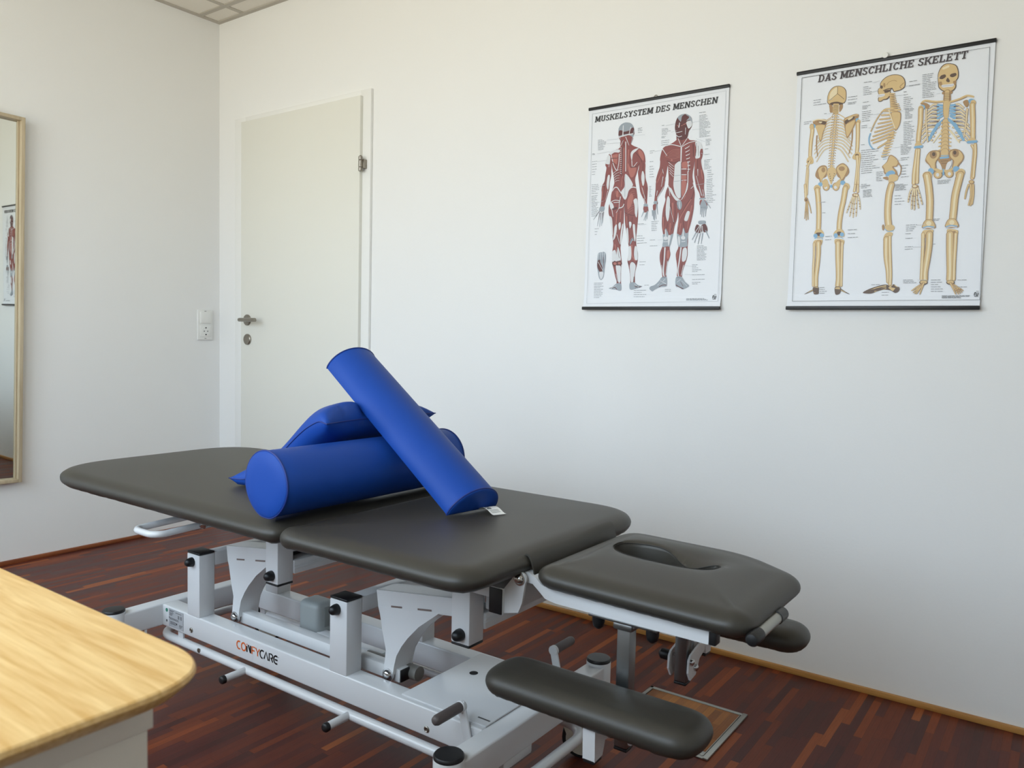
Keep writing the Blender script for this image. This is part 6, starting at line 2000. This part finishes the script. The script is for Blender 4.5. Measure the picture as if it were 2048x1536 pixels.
# castor columns with castors
for k, (x, y) in enumerate(((1.527, -1.345), (2.711, -1.345), (1.527, mir(-1.345)), (2.711, mir(-1.345)))):
    co = MB().lathe((x, y, .150), (0, 0, 1), [(0, .026), (.003, .029), (.088, .029), (.0895, .028)], 32).build('castor_column', M_WHITE, T)
    MB().lathe((x, y, .2395), (0, 0, 1), [(0, .0285), (.005, .0285), (.0075, .0265), (.008, .022)], 32).build('column_cap', M_BLACK, co)
    MB().lathe((x, y, .118), (0, 0, 1), [(0, .009), (.034, .009)], 16).build('castor_stem', M_CHROME, co)
    dx, dy = ((.6, .8), (.3, .95), (-.5, -.8), (-.87, -.49))[k]; L = math.hypot(dx, dy); dx /= L; dy /= L; px, py = -dy, dx; ox, oy = x+dx*.032, y+dy*.032
    fk = MB()
    for s in (-1, 1):
        pts = [(-.018, .112), (-.018, .119), (.02, .119), (.058, .105), (.078, .08), (.072, .064), (.05, .06), (.034, .044), (.022, .046), (.01, .075)]
        vs = []
        for e_ in (.0165, .0215): vs += [(x+dx*a+px*s*e_, y+dy*a+py*s*e_, z) for a, z in pts]
        m_n = len(pts); fk.add(vs, [list(range(m_n)), list(range(m_n, 2*m_n))[::-1]]+[[i, (i+1) % m_n, m_n+(i+1) % m_n, m_n+i] for i in range(m_n)])
    fk.lathe((x, y, .104), (0, 0, 1), [(0, .025), (.014, .025), (.018, .019)], 20)
    fk.build('castor_fork', M_CREAM, co)
    wh = MB(); c_ = (ox-px*.011, oy-py*.011, .05)
    wh.lathe(c_, (px, py, 0), [(0, .042), (0, .047), (.003, .05), (.019, .05), (.022, .047), (.022, .042)], 36).build('castor_tyre', M_RUBBER, co)
    MB().lathe((ox-px*.0135, oy-py*.0135, .05), (px, py, 0), [(0, .02), (.001, .041), (.026, .041), (.027, .02)], 32).build('castor_wheel', M_CREAM, co)
MB().tube([(1.527, -1.262, .10), (1.527, -1.262, RZ0+.002)], .009, 6).build('lock_rod', M_CHROME, T, 30)
# lower posts, hanging posts, lift arms
def post(x0, x1, y0, y1, z0, z1, top, kz, side, nm):
    p = MB().box(x0, x1, y0, y1, z0, z1, .003, seg=2).build(nm, M_WHITE, T)
    if top: MB().box(x0, x1, y0, y1, z1, z1+.006, .0025).build('post_cap', M_BLACK, p)
    else: MB().box(x0, x1, y0, y1, z0-.005, z0, .002).build('post_cap', M_BLACK, p)
    yk = y0 if side < 0 else y1
    kx = x0+.025
    MB().lathe((kx, yk, kz), (0, side, 0), [(0, .0125), (.006, .0125), (.010, .0115), (.016, .0100), (.020, .0065), (.0215, .002)], 22).build('pivot_nut_cap', M_BLACK, p)
for x0 in (1.673, 2.245):
    post(x0, x0+.057, RN, RN+RD, RZ1-.002, .402, True, .381, -1, 'lower_post'); post(x0, x0+.057, mir(RN)-RD, mir(RN), RZ1-.002, .402, True, .381, 1, 'lower_post')
for x0 in (2.011, 2.606):
    post(x0, x0+.047, RN, RN+RD, .391, .540, False, .411, -1, 'hanging_post'); MB().box(x0, x0+.047, mir(RN)-RD, mir(RN), .416, .540, .003).build('hanging_post', M_WHITE, T)
for x in (1.690, 2.262): MB().box(x, x+.04, RN+RD, mir(RN)-RD, .366, .404, .004).build('pivot_tube', M_WHITE, T)
for x, za, zb in ((2.018, .408, .443), (2.613, .412, .447)):
    MB().box(x, x+.044, RN+RD, mir(RN)+.004, za, zb, .004).box(x+.040, x+.0455, RN+RD, mir(RN)+.004, (za+zb)/2-.004, (za+zb)/2-.001, .001).box(x+.040, x+.0455, RN+RD, mir(RN)+.004, (za+zb)/2+.003, (za+zb)/2+.006, .001).build('cross_tube', M_WHITE, T)
cur = [(0, .413), (.004, .372), (.012, .336), (.026, .294), (.031, .246)]
for sx in (1.768, 2.338):
    # lift arm: box beam rising to the hanging post, with a curved lever plate welded under it
    am = MB()
    for ya, yb_ in ((-1.162, -1.157), (-1.105, -1.100)):
        am.prism([(sx-.002, .425), (sx+.004, .386), (sx+.262, .424), (sx+.262, .459)], ya, yb_)
    am.prism([(sx-.002, .425), (sx+.0, .421), (sx+.262, .455), (sx+.262, .459)], -1.160, -1.102)
    am.prism([(sx+.004, .390), (sx+.004, .386), (sx+.262, .420), (sx+.262, .424)], -1.160, -1.102)
    ar = am.build('lift_arm', M_WHITE, T, 30)
    pl = [(sx+.004, .388), (sx+.010, .372), (sx+.018, .336), (sx+.030, .293), (sx+.024, .245)]+[(sx+.037+.0155*math.cos(math.radians(a)), .238+.0155*math.sin(math.radians(a))) for a in range(200, 361, 20)]
    cv_ = [(sx+.052, .240), (sx+.056, .262), (sx+.063, .288), (sx+.078, .313), (sx+.096, .336), (sx+.128, .369), (sx+.185, .412)]
    ed = [(sx+.170, .412), (sx+.145, .4085), (sx+.140, .406), (sx+.100, .402), (sx+.098, .4005), (sx+.060, .396), (sx+.058, .395)]
    lv = MB()
    for ya, yb_ in ((-1.1625, -1.1575), (-1.105, -1.100)): lv.prism(pl+cv_+[(sx+.20, .4155)], ya, yb_)
    cc = smooth_open(cv_, 4)
    lv.add([(x, y, z) for x, z in cc for y in (-1.1580, -1.1045)]+[(x-.003, y, z+.002) for x, z in cc for y in (-1.1580, -1.1045)],
           [[2*i, 2*i+1, 2*i+3, 2*i+2] for i in range(len(cc)-1)]+[[2*len(cc)+2*i+a for a in (0, 2, 3, 1)] for i in range(len(cc)-1)])
    lp = lv.build('lever_plate', M_WHITE, ar, 30)
    for a, b in ((.045, .078), (.125, .165)): MB().prism([(sx+a, .3955+(a-.05)*.147), (sx+a, .3995+(a-.05)*.147), (sx+b, .3995+(b-.05)*.147), (sx+b, .3955+(b-.05)*.147)], -1.1631, -1.1624).build('weld_slot', M_SLOT, lp)
    MB().lathe((sx+.037, -1.1625, .238), (0, -1, 0), [(0, .015), (.002, .015), (.0022, .0115), (.006, .0105), (.009, .007), (.0095, .002)], 22).build('lever_bolt', M_CHROME, lp)
    MB().lathe((sx+.037, -1.100, .238), (0, 1, 0), [(0, .014), (.008, .013), (.011, .006)], 20).build('bolt_cap', M_BLACK, lp)
lb = MB().box(1.795, 2.402, -1.152, -1.122, .222, .252, .002).build('link_bar', M_WHITE, T)
MB().box(2.402, 2.406, -1.151, -1.123, .223, .251, .0015).build('end_plug', M_BLACK, lb)
# actuator
ac = MB(); ac.box(1.966, 2.046, -1.085, -1.02, .19, .303, .016, seg=4); a_ = ac.build('lift_motor', M_GREYPL, T, 50)
MB().box(2.043, 2.0475, -1.062, -1.046, .238, .290, .001).build('motor_recess', mat('recess grey', '808684', .5), a_)
q = MB().box(2.03, 2.268, -1.082, -1.054, .200, .230, .002).build('motor_profile', M_WHITE, a_)
MB().box(2.268, 2.286, -1.083, -1.053, .198, .232, .004).build('profile_cap', M_GREYPL, q)
MB().tube([(2.26, -1.112, .232), (2.425, -1.112, .236)], .0165, 20).build('piston_tube', mat('grey tube', '77746e', .5), a_)
# foot control bar below the frame, with two pegs on the near side
FZ = .138; fp = []
for cx_, cy_, a0 in ((2.70, -1.14, -90), (2.70, -.99, 0), (1.565, -.99, 90), (1.565, -1.14, 180)): fp += [(x, y, FZ) for x, y in arc((cx_, cy_), .065, a0, a0+90, 8)]
fb = MB().tube(fp, .0115, 16, True).build('foot_control_bar', M_WHITE, T, 60)
for x in (1.918, 2.300):
    pg = MB().tube([(x, -1.205, FZ), (x+.0, -1.272, FZ-.001)], .0095, 16).build('foot_peg', M_WHITE, fb)
    MB().lathe((x, -1.271, FZ-.001), (0, -1, 0), [(0, .0105), (.008, .0105), (.011, .008), (.012, .003)], 18).build('peg_cap', M_BLACK, pg)
for x in (1.62, 2.62):
    for y in (-1.205, mir(-1.205)): MB().box(x-.012, x+.012, y-.003, y+.003, FZ, RZ0+.002, .001).build('bar_bracket', M_WHITE, fb)
MB().lathe((1.722, -1.216, FZ+.004), (0, -1, 0), [(0, .006), (.002, .006), (.003, .002)], 14).build('bar_screw', M_STEEL, fb)
for a in ((1.955, 2.05, -1.20, -1.17, .158, .1725, .004), (2.70, 2.73, -1.2, -1.1, .150, .1725, .004)): MB().box(*a).build('cable_clip', M_WHITE, T)
# brake levers at the head end
for s, gx, gz in ((-1, 2.642, .270), (1, 2.655, .285)):
    y = RN-.006 if s < 0 else mir(RN)+.012
    lv = MB(); lv.bar((gx-.002, y, gz+.009), (gx+.022, y, .192), .005, .020, .002, up=(1, 0, 0)); lv.lathe((gx, y-.004*s, gz), (0, s, 0), [(0, .0115), (.008, .0115), (.012, .008)], 18)
    lo_ = lv.build('brake_lever', M_WHITE, T)
    MB().lathe((gx, y+s*.004, gz), (0, s, 0), [(0, .0095), (.004, .0105), (.07, .0105), (.076, .0085), (.079, .004)], 20).build('lever_grip', M_GRIP, lo_)
# upper frame
for y0, y1 in ((-1.212, -1.172), (mir(-1.172), mir(-1.212))): MB().box(1.60, 2.70, y0, y1, .498, .563, .003).build('upper_rail', M_WHITE, T)
for a in ((1.60, 1.64, -1.175, -.965, .51, .563, .003), (2.655, 2.70, -1.172, -.968, .455, .5, .003)): MB().box(*a).build('upper_cross_member', M_WHITE, T)
hc = MB().box(2.713, 2.746, -1.236, mir(-1.236), .480, .532, .0015).build('head_cross_tube', M_WHITE, T)
MB().box(2.7145, 2.7445, -1.2395, -1.236, .4815, .5305, .0015).build('end_plug', M_BLACK, hc)
MB().box(2.66, 2.715, -1.21, -1.17, .50, .53, .002).build('tube_stub', M_WHITE, hc)
for y0, y1, sd in ((-1.232, -1.227, -1), (mir(-1.227), mir(-1.232), 1)):
    hp = MB().prism([(2.744, .531), (2.764, .556)]+[(2.781+.013*math.cos(math.radians(a)), .557+.013*math.sin(math.radians(a))) for a in range(150, -31, -20)]+[(2.786, .512), (2.778, .492), (2.744, .484)], y0, y1).build('hinge_plate', M_WHITE, hc, 30)
    MB().lathe((2.780, y0 if sd < 0 else y1, .557), (0, sd, 0), [(0, .0125), (.002, .0125), (.0022, .0095), (.006, .0085), (.009, .005), (.0092, .003)], 22).build('hinge_bolt', M_CHROME, hp)
# head frame
hs = [(2.772, .567), (2.790, .568), (2.806, .561), (2.820, .550), (2.842, .5465), (3.143, .541), (3.143, .5195), (2.850, .522), (2.828, .526), (2.813, .538), (2.800, .548), (2.774, .549)]
for y0, y1 in ((-1.218, -1.198), (mir(-1.198)-.005, mir(-1.218)-.005)):
    hb = MB().prism(hs, y0, y1).build('head_frame_bar', M_WHITE, T, 30)
    MB().box(3.143, 3.155, y0-.0005, y1+.0005, .519, .546, .002).build('end_plug', M_BLACK, hb)
for a in ((2.9, 2.94, -1.2, -.93, .53, .55, .002), (3.09, 3.13, -1.2, -.93, .528, .546, .002)): MB().box(*a).build('head_cross_bar', M_WHITE, T)
gb_ = MB().tube([(3.217, -1.215, .550), (3.217, -1.095, .550)], .0095, 18).build('head_grab_bar', M_ALU, T)
for y0, d in ((-1.222, -1), (-1.088, 1)): MB().lathe((3.217, y0-d*.022, .550), (0, d, 0), [(0, .0112), (.030, .0112), (.034, .009), (.0355, .004)], 20).build('rubber_cap', M_DGREY if d > 0 else M_BLACK, gb_)
MB().box(3.10, 3.213, -1.145, -1.110, .547, .5515, .001).build('grab_bar_strap', M_ALU, gb_)
# armrests
def armrest(y_tube, ztop, zbot, pad_out, pz, s):
    # s: -1 near side, +1 far side; the arm reaches outwards from the tube
    x0, x1 = 2.970, 2.996
    pad = pad_mesh(rounded(pad_out, [.055]*4), pz, .047, .002, .036, 120).build('armrest_pad', M_VINYL, T, 60)
    tu = MB().box(x0, x1, y_tube-.013, y_tube+.013, zbot, ztop, .003).build('armrest_tube', M_TUBE, pad)
    MB().box(x0, x1, y_tube-.013, y_tube+.013, zbot-.006, zbot, .002).build('tube_plug', M_BLACK, tu)
    tb_ = MB().box(2.915, 3.05, y_tube-.02, y_tube+.02, ztop, ztop+.006, .002).box(x0-.006, x1+.006, y_tube-.019, y_tube+.019, ztop-.012, ztop+.002, .004).build('slide_bracket', M_TUBE, tu)
    for kx in (2.928, 3.034): MB().lathe((kx, y_tube-.004, ztop+.001), (0, 0, -1), [(0, .0115), (.012, .0115), (.020, .0095), (.025, .004)], 18).build('clamp_knob', M_BLACK, tb_)
    Y = lambda d: y_tube+s*d
    zc = zbot
    br = MB()
    for xa, xb in ((x0-.011, x0-.007), (x1+.005, x1+.009)): br.prism([(Y(-.020), zc+.052), (Y(-.022), zc+.026), (Y(-.010), zc+.008), (Y(.016), zc+.012), (Y(.034), zc+.040), (Y(.060), zc+.050), (Y(.060), zc+.072), (Y(.03), zc+.070), (Y(-.012), zc+.060)], xa, xb, plane='yz')
    br.prism([(Y(.028), zc+.046), (Y(.088), zc+.050), (Y(.096), zc+.027), (Y(.122), zc+.025), (Y(.124), zc+.085), (Y(.03), zc+.078)], x0+.001, x1-.002, plane='yz')
    br.box(x0-.004, x1+.004, min(Y(.05), Y(.12)), max(Y(.05), Y(.12)), zc+.080, pz+.006, .002)
    bo = br.build('swivel_bracket', M_WHITE, pad, 30)
    MB().box(x0+.002, x1-.003, min(Y(.096), Y(.1225)), max(Y(.096), Y(.1225)), zc+.020, zc+.026, .001).build('bracket_plug', M_BLACK, bo)
    q = MB()
    for yy, zz in ((Y(-.010), zc+.046), (Y(.012), zc+.028)): q.lathe((x1+.009, yy, zz), (1, 0, 0), [(0, .0075), (.004, .007), (.006, .004)], 14)
    q.lathe((x0-.007, Y(-.002), zc+.050), (1, 0, 0), [(0, .003), (.034, .003)], 10)
    q.build('bracket_bolt', M_CHROME, bo)
    MB().lathe((x0-.011, Y(-.004), zc+.046), (-1, 0, 0), [(0, .007), (.006, .011), (.020, .011), (.025, .006)], 18).build('bracket_knob', M_BLACK, bo)
armrest(-1.190, .512, .288, [(2.755, -1.330), (3.168, -1.330), (3.168, -1.206), (2.755, -1.206)], .366, -1)
armrest(-.938, .512, .318, [(2.772, -.872), (3.196, -.872), (3.196, -.762), (2.772, -.762)], .394, 1)
# pull handle of the leg section
hh = [(1.83, -1.20, .515), (1.81, -1.385, .506)]
lh = MB().tube([(1.715, -1.2, .512), (1.713, -1.365, .505)]+[(1.742-.029*math.cos(math.radians(a)), -1.365-.026*math.sin(math.radians(a)), .505) for a in range(15, 91, 15)]+[(1.782, -1.391, .505)]+[(1.782+.03*math.sin(math.radians(a)), -1.363-.028*math.cos(math.radians(a)), .505) for a in range(15, 91, 15)]+[(1.813, -1.2, .512)], .0085, 14).build('leg_section_handle', M_WHITE, T, 60)
MB().lathe((1.836, -1.275, .514), (.3, -1, -.3), [(0, .010), (.004, .010), (.007, .006)], 16).box(1.812, 1.842, -1.278, -1.24, .506, .512, .001).build('handle_bolt', M_CHROME, lh)
# markings on the near rail
def strokes(pl, w, mi, m, x0, z0, sx, sz, y):
    for p in pl:
        a, b = ribbon([(x0+u*sx, z0+v*sz) for u, v in p], w, w)
        for i in range(len(a)-1): m.add([(a[i][0], y, a[i][1]), (a[i+1][0], y, a[i+1][1]), (b[i+1][0], y, b[i+1][1]), (b[i][0], y, b[i][1])], [[0, 1, 2, 3]], mi)
def ell(cx, cy, rx, ry, a0, a1, n=16): return [(cx+rx*math.cos(math.radians(a0+(a1-a0)*i/n)), cy+ry*math.sin(math.radians(a0+(a1-a0)*i/n))) for i in range(n+1)]
lg = MB(); Y0 = RN-.0006; u = 1.8965; Hc = .0195; zb_ = .1955
def put_letter(pl, adv, mi, h=Hc, w=.0040):
    global u
    strokes(pl, w, mi, lg, u, zb_, h, h, Y0); u += adv*h
put_letter([ell(.46, .5, .46, .5, 62, 298)], .92, 0)
put_letter([ell(.52, .5, .46, .5, 0, 360)], 1.12, 0)
strokes([[(.1, .93), (.1, 1.08)]], .0036, 0, lg, u, zb_, Hc, Hc, Y0)
put_letter([[(.1, 0), (.1, .78)]], .3, 1, w=.0046)
put_letter([[(.08, 1.0), (.5, .12)], [(.56, 0), (.56, 1)]], .76, 1, w=.0050)
put_letter([[(.1, 0), (.1, .97), (.72, .97)], [(.1, .5), (.62, .5)]], .84, 0)
put_letter([[(.02, 1), (.42, .5), (.82, 1)], [(.42, .5), (.42, 0)]], .92, 0)
put_letter([ell(.46, .5, .46, .5, 55, 280)], .86, 1)
put_letter([[(-.06, .02), (.36, 1), (.78, 0)]], .92, 1)
put_letter([[(.08, 0), (.08, .98), (.5, .98)], ell(.5, .72, .26, .26, 90, -90, 8), [(.34, .46), (.46, .46), (.78, 0)]], .96, 1)
put_letter([ell(.48, .5, .46, .5, 58, 302), [(.2, .5), (.78, .5)]], .86, 1)
strokes([ell(.12, .95, .05, .05, 0, 360, 8)], .0006, 1, lg, u, zb_, Hc, Hc, Y0)
lg.build('maker_lettering', [M_ORANGE, M_INK], rail, smooth=0)
pl_ = MB().box(1.585, 1.655, RN-.0012, RN-.0002, .179, .229, 0)
yy = RN-.0014
def pr(xa, xb, z, h=.0012): pl_.box(xa, xb, yy, RN-.0011, z-h/2, z+h/2, 0, 1)
for k, (a, b) in enumerate(((.002, .026), (.002, .02), (.002, .022), (.002, .018), (.002, .016), (.004, .046), (.004, .048), (.006, .034), (.006, .036), (.006, .034))): pr(1.586+a, 1.586+b, (.2245, .2215, .2175, .2145, .2115, .2035, .2005, .1935, .1905, .1875)[k])
for a, b, z in ((.032, .060, .2225), (.050, .066, .1915), (.050, .064, .1885), (.050, .060, .1850)): pr(1.586+a, 1.586+b, z)
for x in (1.630, 1.634, 1.641, 1.646): pl_.box(x, x+.0016, yy, RN-.0011, .207, .217, 0, 1)
pl_.box(1.586, 1.589, yy, RN-.0011, .202, .2055, 0, 1).box(1.622, 1.626, yy, RN-.0011, .189, .194, 0, 1)
pl_.build('rating_plate', [M_LABEL, M_INK], rail, smooth=0)
MB().lathe((1.5735, RN-.0002, .221), (0, -1, 0), [(0, .0052), (.0008, .0052)], 18).build('green_sticker', M_GREEN, rail)
MB().box(1.571, 1.572, RN-.0008, RN-.0002, .188, .194, 0).box(1.5735, 1.576, RN-.0008, RN-.0002, .188, .194, 0).build('stamped_mark', M_DGREY, rail)
for x, z in ((1.693, .192), (2.546, .189)): MB().lathe((x, RN-.0002, z), (0, -1, 0), [(0, .0068), (.0015, .0068), (.0025, .005), (.0012, .003), (.001, .001)], 18).build('rail_bolt', M_STEEL, rail)

# ------------------------------------------------------------------ blue bolsters and cushion on the table
def bolster(name, label, c0, c1, sect, n_len, cat='bolster', bulge=.004):
    # sect: closed 2-D section (across, up); swept from c0 to c1 with slightly domed ends and piping
    c0 = Vector(c0); c1 = Vector(c1[0]), Vector(c1[1]), Vector(c1[2]), c1[3]
    ax, ac_, up, L = c1; n = len(sect); m = MB(); vs = []; cx = sum(p[0] for p in sect)/n; cz = sum(p[1] for p in sect)/n
    st_ = [(-bulge, .02), (-bulge, .55), (-bulge*.7, .85), (-.001, .965), (.0, .99)]
    seq = [(d, s) for d, s in st_]+[(.003, 1)]+[(L*k/n_len, 1) for k in range(1, n_len)]+[(L-.003, 1)]+[(L-d, s) for d, s in st_[::-1]]
    for d, s in seq: vs += [c0+ax*d+ac_*(cx+(p[0]-cx)*s)+up*(cz+(p[1]-cz)*s) for p in sect]
    m.add(vs, [[j*n+i, j*n+(i+1) % n, (j+1)*n+(i+1) % n, (j+1)*n+i] for j in range(len(seq)-1) for i in range(n)])
    m.f += [list(range(n))[::-1], [(len(seq)-1)*n+i for i in range(n)]]; m.m += [0, 0]
    o = m.build(name, M_BLUE, None, 50, loc=c0); tag(o, label, cat)
    for d in (.002, L-.002): MB().tube([c0+ax*d+ac_*(cx+(p[0]-cx)*1.004)+up*(cz+(p[1]-cz)*1.004) for p in sect], .0019, 8, True).build('piping', M_BLUEP, o)
    return o
ZT = .6128
R0 = .0715
def rs(a):
    x, z = R0*math.cos(a), R0*math.sin(a)
    if z < 0: x *= 1-.10*(z/R0)**2
    return x, max(z, -R0*.985)
sect = [rs(2*math.pi*k/56) for k in range(56)]
ax = Vector((.012, .56, .0)).normalized(); acx = Vector((ax.y, -ax.x, 0))
bolster('round_bolster', 'blue round bolster lying across the table under the half round one', (2.228, -1.383, ZT+R0*.985), (ax, acx, Vector((0, 0, 1)), .56), sect, 14, bulge=.006)
hb_a = Vector((-0.84141, 0.13308, 0.52375)); hb_c = Vector((0.15622, 0.98772, 0)); hb_n = Vector((0.51732, -0.08182, 0.85187)); hb_m = Vector((2.51712, -1.04795, 0.6145))
hsec = [(.0735*math.cos(math.radians(a)), .063*math.sin(math.radians(a))) for a in range(5, 176, 5)]+[(-.0733+.1466*k/14, .0005) for k in range(15)]
hbo = bolster('half_round_bolster', 'blue half round bolster leaning up over the cushion and round bolster', hb_m, (hb_a, hb_c, hb_n, .571), hsec, 14, bulge=.003)
def tagpt(s, t):    # s across the strip, t along it
    P0 = Vector((2.523, -1.018, .6140)); d = Vector((.060, -.012, 0)); e_ = Vector((-.012, -.030, 0))
    return P0+d*t+e_*(s-.5)*1.0+Vector((0, 0, .010*math.sin(math.pi*min(1, t*1.15))-.001*t))
tg = MB(); vs = [tagpt(s, t/10) for t in range(11) for s in (0, 1)]
tg.add(vs, [[2*i, 2*i+1, 2*i+3, 2*i+2] for i in range(10)])
def tbar(s0, s1, t0, t1):
    tg.add([tagpt(s, t)+Vector((0, 0, .0005)) for s, t in ((s0, t0), (s1, t0), (s1, t1), (s0, t1))], [[0, 1, 2, 3]], 1)
for s0, s1 in ((.62, .70), (.74, .80), (.84, .92)): tbar(s0, s1, .40, .62)
tbar(.62, .92, .52, .56)
for t_ in (.68, .74, .80): tbar(.2, .9, t_, t_+.012)
tg.build('sewn_label', [M_TAG, M_INK], hbo, 60)
# loop tag on the lower end of the half bolster
# cushion draped from the table over the roll
def cushion():
    nu, nv = 44, 40; m = MB(); top = []; bot = []
    RCX, RCZ = 2.236, ZT+R0*.985
    def base(u):   # height of the middle of the cushion along x
        x = 1.862+.368*u
        t = min(1, max(0, (u-.08)/.86)); return x, .628+(.797-.628)*(t*t*(3-2*t))
    random.seed(3)
    for i in range(nu+1):
        for j in range(nv+1):
            u, v = i/nu, j/nv; a, b = 2*u-1, 2*v-1
            x, zc = base(u)
            pin = 1-.07*(1-a*a)*0-.0
            yy_ = -1.035+.185*b*(1-.10*(1-a*a)**1)   # sides drawn in between the corners
            xx = x+.028*(-a)*(1-b*b)
            th = .050*max(0, (1-a**4))**.55*max(0, (1-b**4))**.55
            wr = .0035*math.sin(9*u+6*v)*math.exp(-((b+.75)/.25)**2)+.003*math.sin(17*v+3*u)*math.exp(-((a-.8)/.25)**2)
            if u > .8 and b < -.6: wr += .006*math.exp(-((u-.92)/.06)**2)
            zt_ = zc+th*1.02+wr; zb_2 = zc-th*1.35
            fl_ = ZT+.001; d = abs(xx-RCX)
            if d < R0+.01 : fl_ = max(fl_, RCZ+math.sqrt(max(0, (R0+.003)**2-min(d, R0+.003)**2)))
            zb_2 = max(zb_2, fl_); zt_ = max(zt_, zb_2+.002+th*.25)
            th_ = -(xx-2.51712)*.98772+(yy_+1.04795)*.15622; tt = th_/.85187; sc_ = (xx-2.51712)*.15622+(yy_+1.04795)*.98772
            if abs(sc_) < .084 and tt > 0: zt_ = max(min(zt_, .6085+tt*.52375), zb_2+.001)
            if a*a == 1 or b*b == 1: zt_ = zb_2 = max((zt_+zb_2)/2, fl_)
            top.append((xx, yy_, zt_)); bot.append((xx, yy_, zb_2))
    W_ = nv+1; m.add(top+bot, [])
    o_ = len(top)
    for i in range(nu):
        for j in range(nv):
            m.f.append([i*W_+j, (i+1)*W_+j, (i+1)*W_+j+1, i*W_+j+1]); m.f.append([o_+i*W_+j, o_+i*W_+j+1, o_+(i+1)*W_+j+1, o_+(i+1)*W_+j]); m.m += [0, 0]
    me_o = m.build('cushion', M_BLUE, None, 0, loc=(1.86, -1.035, ZT))
    b = bmesh.new(); b.from_mesh(me_o.data); bmesh.ops.remove_doubles(b, verts=b.verts, dist=.00005); bmesh.ops.recalc_face_normals(b, faces=b.faces); b.to_mesh(me_o.data); b.free()
    me_o.data.polygons.foreach_set('use_smooth', [True]*len(me_o.data.polygons))
    tag(me_o, 'soft blue cushion draped over the round bolster and down to the table', 'cushion')
    edge = [top[i*W_] for i in range(nu+1)]+[top[nu*W_+j] for j in range(1, nv+1)]+[top[i*W_+nv] for i in range(nu-1, -1, -1)]+[top[j] for j in range(nv-1, 0, -1)]
    MB().tube([(x, y, z+.0003) for x, y, z in edge], .0014, 6, True).build('edge_seam', M_BLUEP, me_o)
cushion()

# ------------------------------------------------------------------ sideboard in the foreground
sb = empty('sideboard', (2.68, -2.36, 0), 'white sideboard with a round cornered bamboo top in the foreground', 'sideboard')
X1, Y1, X0_, Y0_ = 3.084, -2.058, 2.28, -2.66
q = MB(); ol = rounded([(X0_, Y0_), (X1, Y0_), (X1, Y1), (X0_, Y1)], [.02, .068, .068, .02], 12); NB = 480; P_ = resample(ol, NB); Nn_ = normals(P_)
rg = []
for ins, z in ((.030, .7255), (.012, .7335), (.002, .7425), (0, .7455), (.0008, .7488), (.0025, .7500)): rg += [(P_[i].x+Nn_[i].x*ins, P_[i].y+Nn_[i].y*ins, z) for i in range(NB)]
q.add(rg, [[j*NB+i, j*NB+(i+1) % NB, (j+1)*NB+(i+1) % NB, (j+1)*NB+i] for j in range(5) for i in range(NB)]); q.f += [list(range(NB))[::-1], [5*NB+i for i in range(NB)]]; q.m += [0, 0]
q.build('bamboo_top', M_BAMBOO, sb, 35)
MB().box(X0_+.04, X1-.042, Y0_+.04, Y1-.036, .703, .7255, .001).build('top_rail', M_CAB, sb)
MB().box(X0_+.045, X1-.045, Y0_+.045, Y1-.039, .08, .703, .001).build('carcass', M_CAB, sb)
for x in (X0_+.08, X1-.1):
    for y in (Y0_+.08, Y1-.09): MB().box(x-.02, x+.02, y-.02, y+.02, 0, .08, .002).build('foot', M_CAB, sb)

# ------------------------------------------------------------------ floor outlet box
fbx = empty('floor_outlet_box', (2.79, -.5, 0), 'metal framed floor outlet hatch with a wooden inlay, right of the table', 'floor hatch')
q = MB(); a, b, c0, d0 = 2.647, 2.932, -.645, -.36
q.box(a, b, d0-.011, d0, 0, .004, .0015).box(a, a+.011, c0, d0, 0, .004, .0015).box(b-.014, b, c0, d0, 0, .006, .002).box(a, b, c0, c0+.012, 0, .004, .0015)
q.build('hatch_frame', M_ALU, fbx)
MB().box(a+.013, b-.018, c0+.035, d0-.014, 0, .003, .0008).build('wood_inlay', M_LID, fbx)
MB().box(a+.013, b-.018, c0+.014, c0+.034, 0, .0032, .0008).box(a+.0125, b-.0165, d0-.0145, d0-.0125, 0, .0036, 0).box(b-.0185, b-.0165, c0+.014, d0-.0125, 0, .0036, 0).build('cable_flap', M_ALU, fbx)
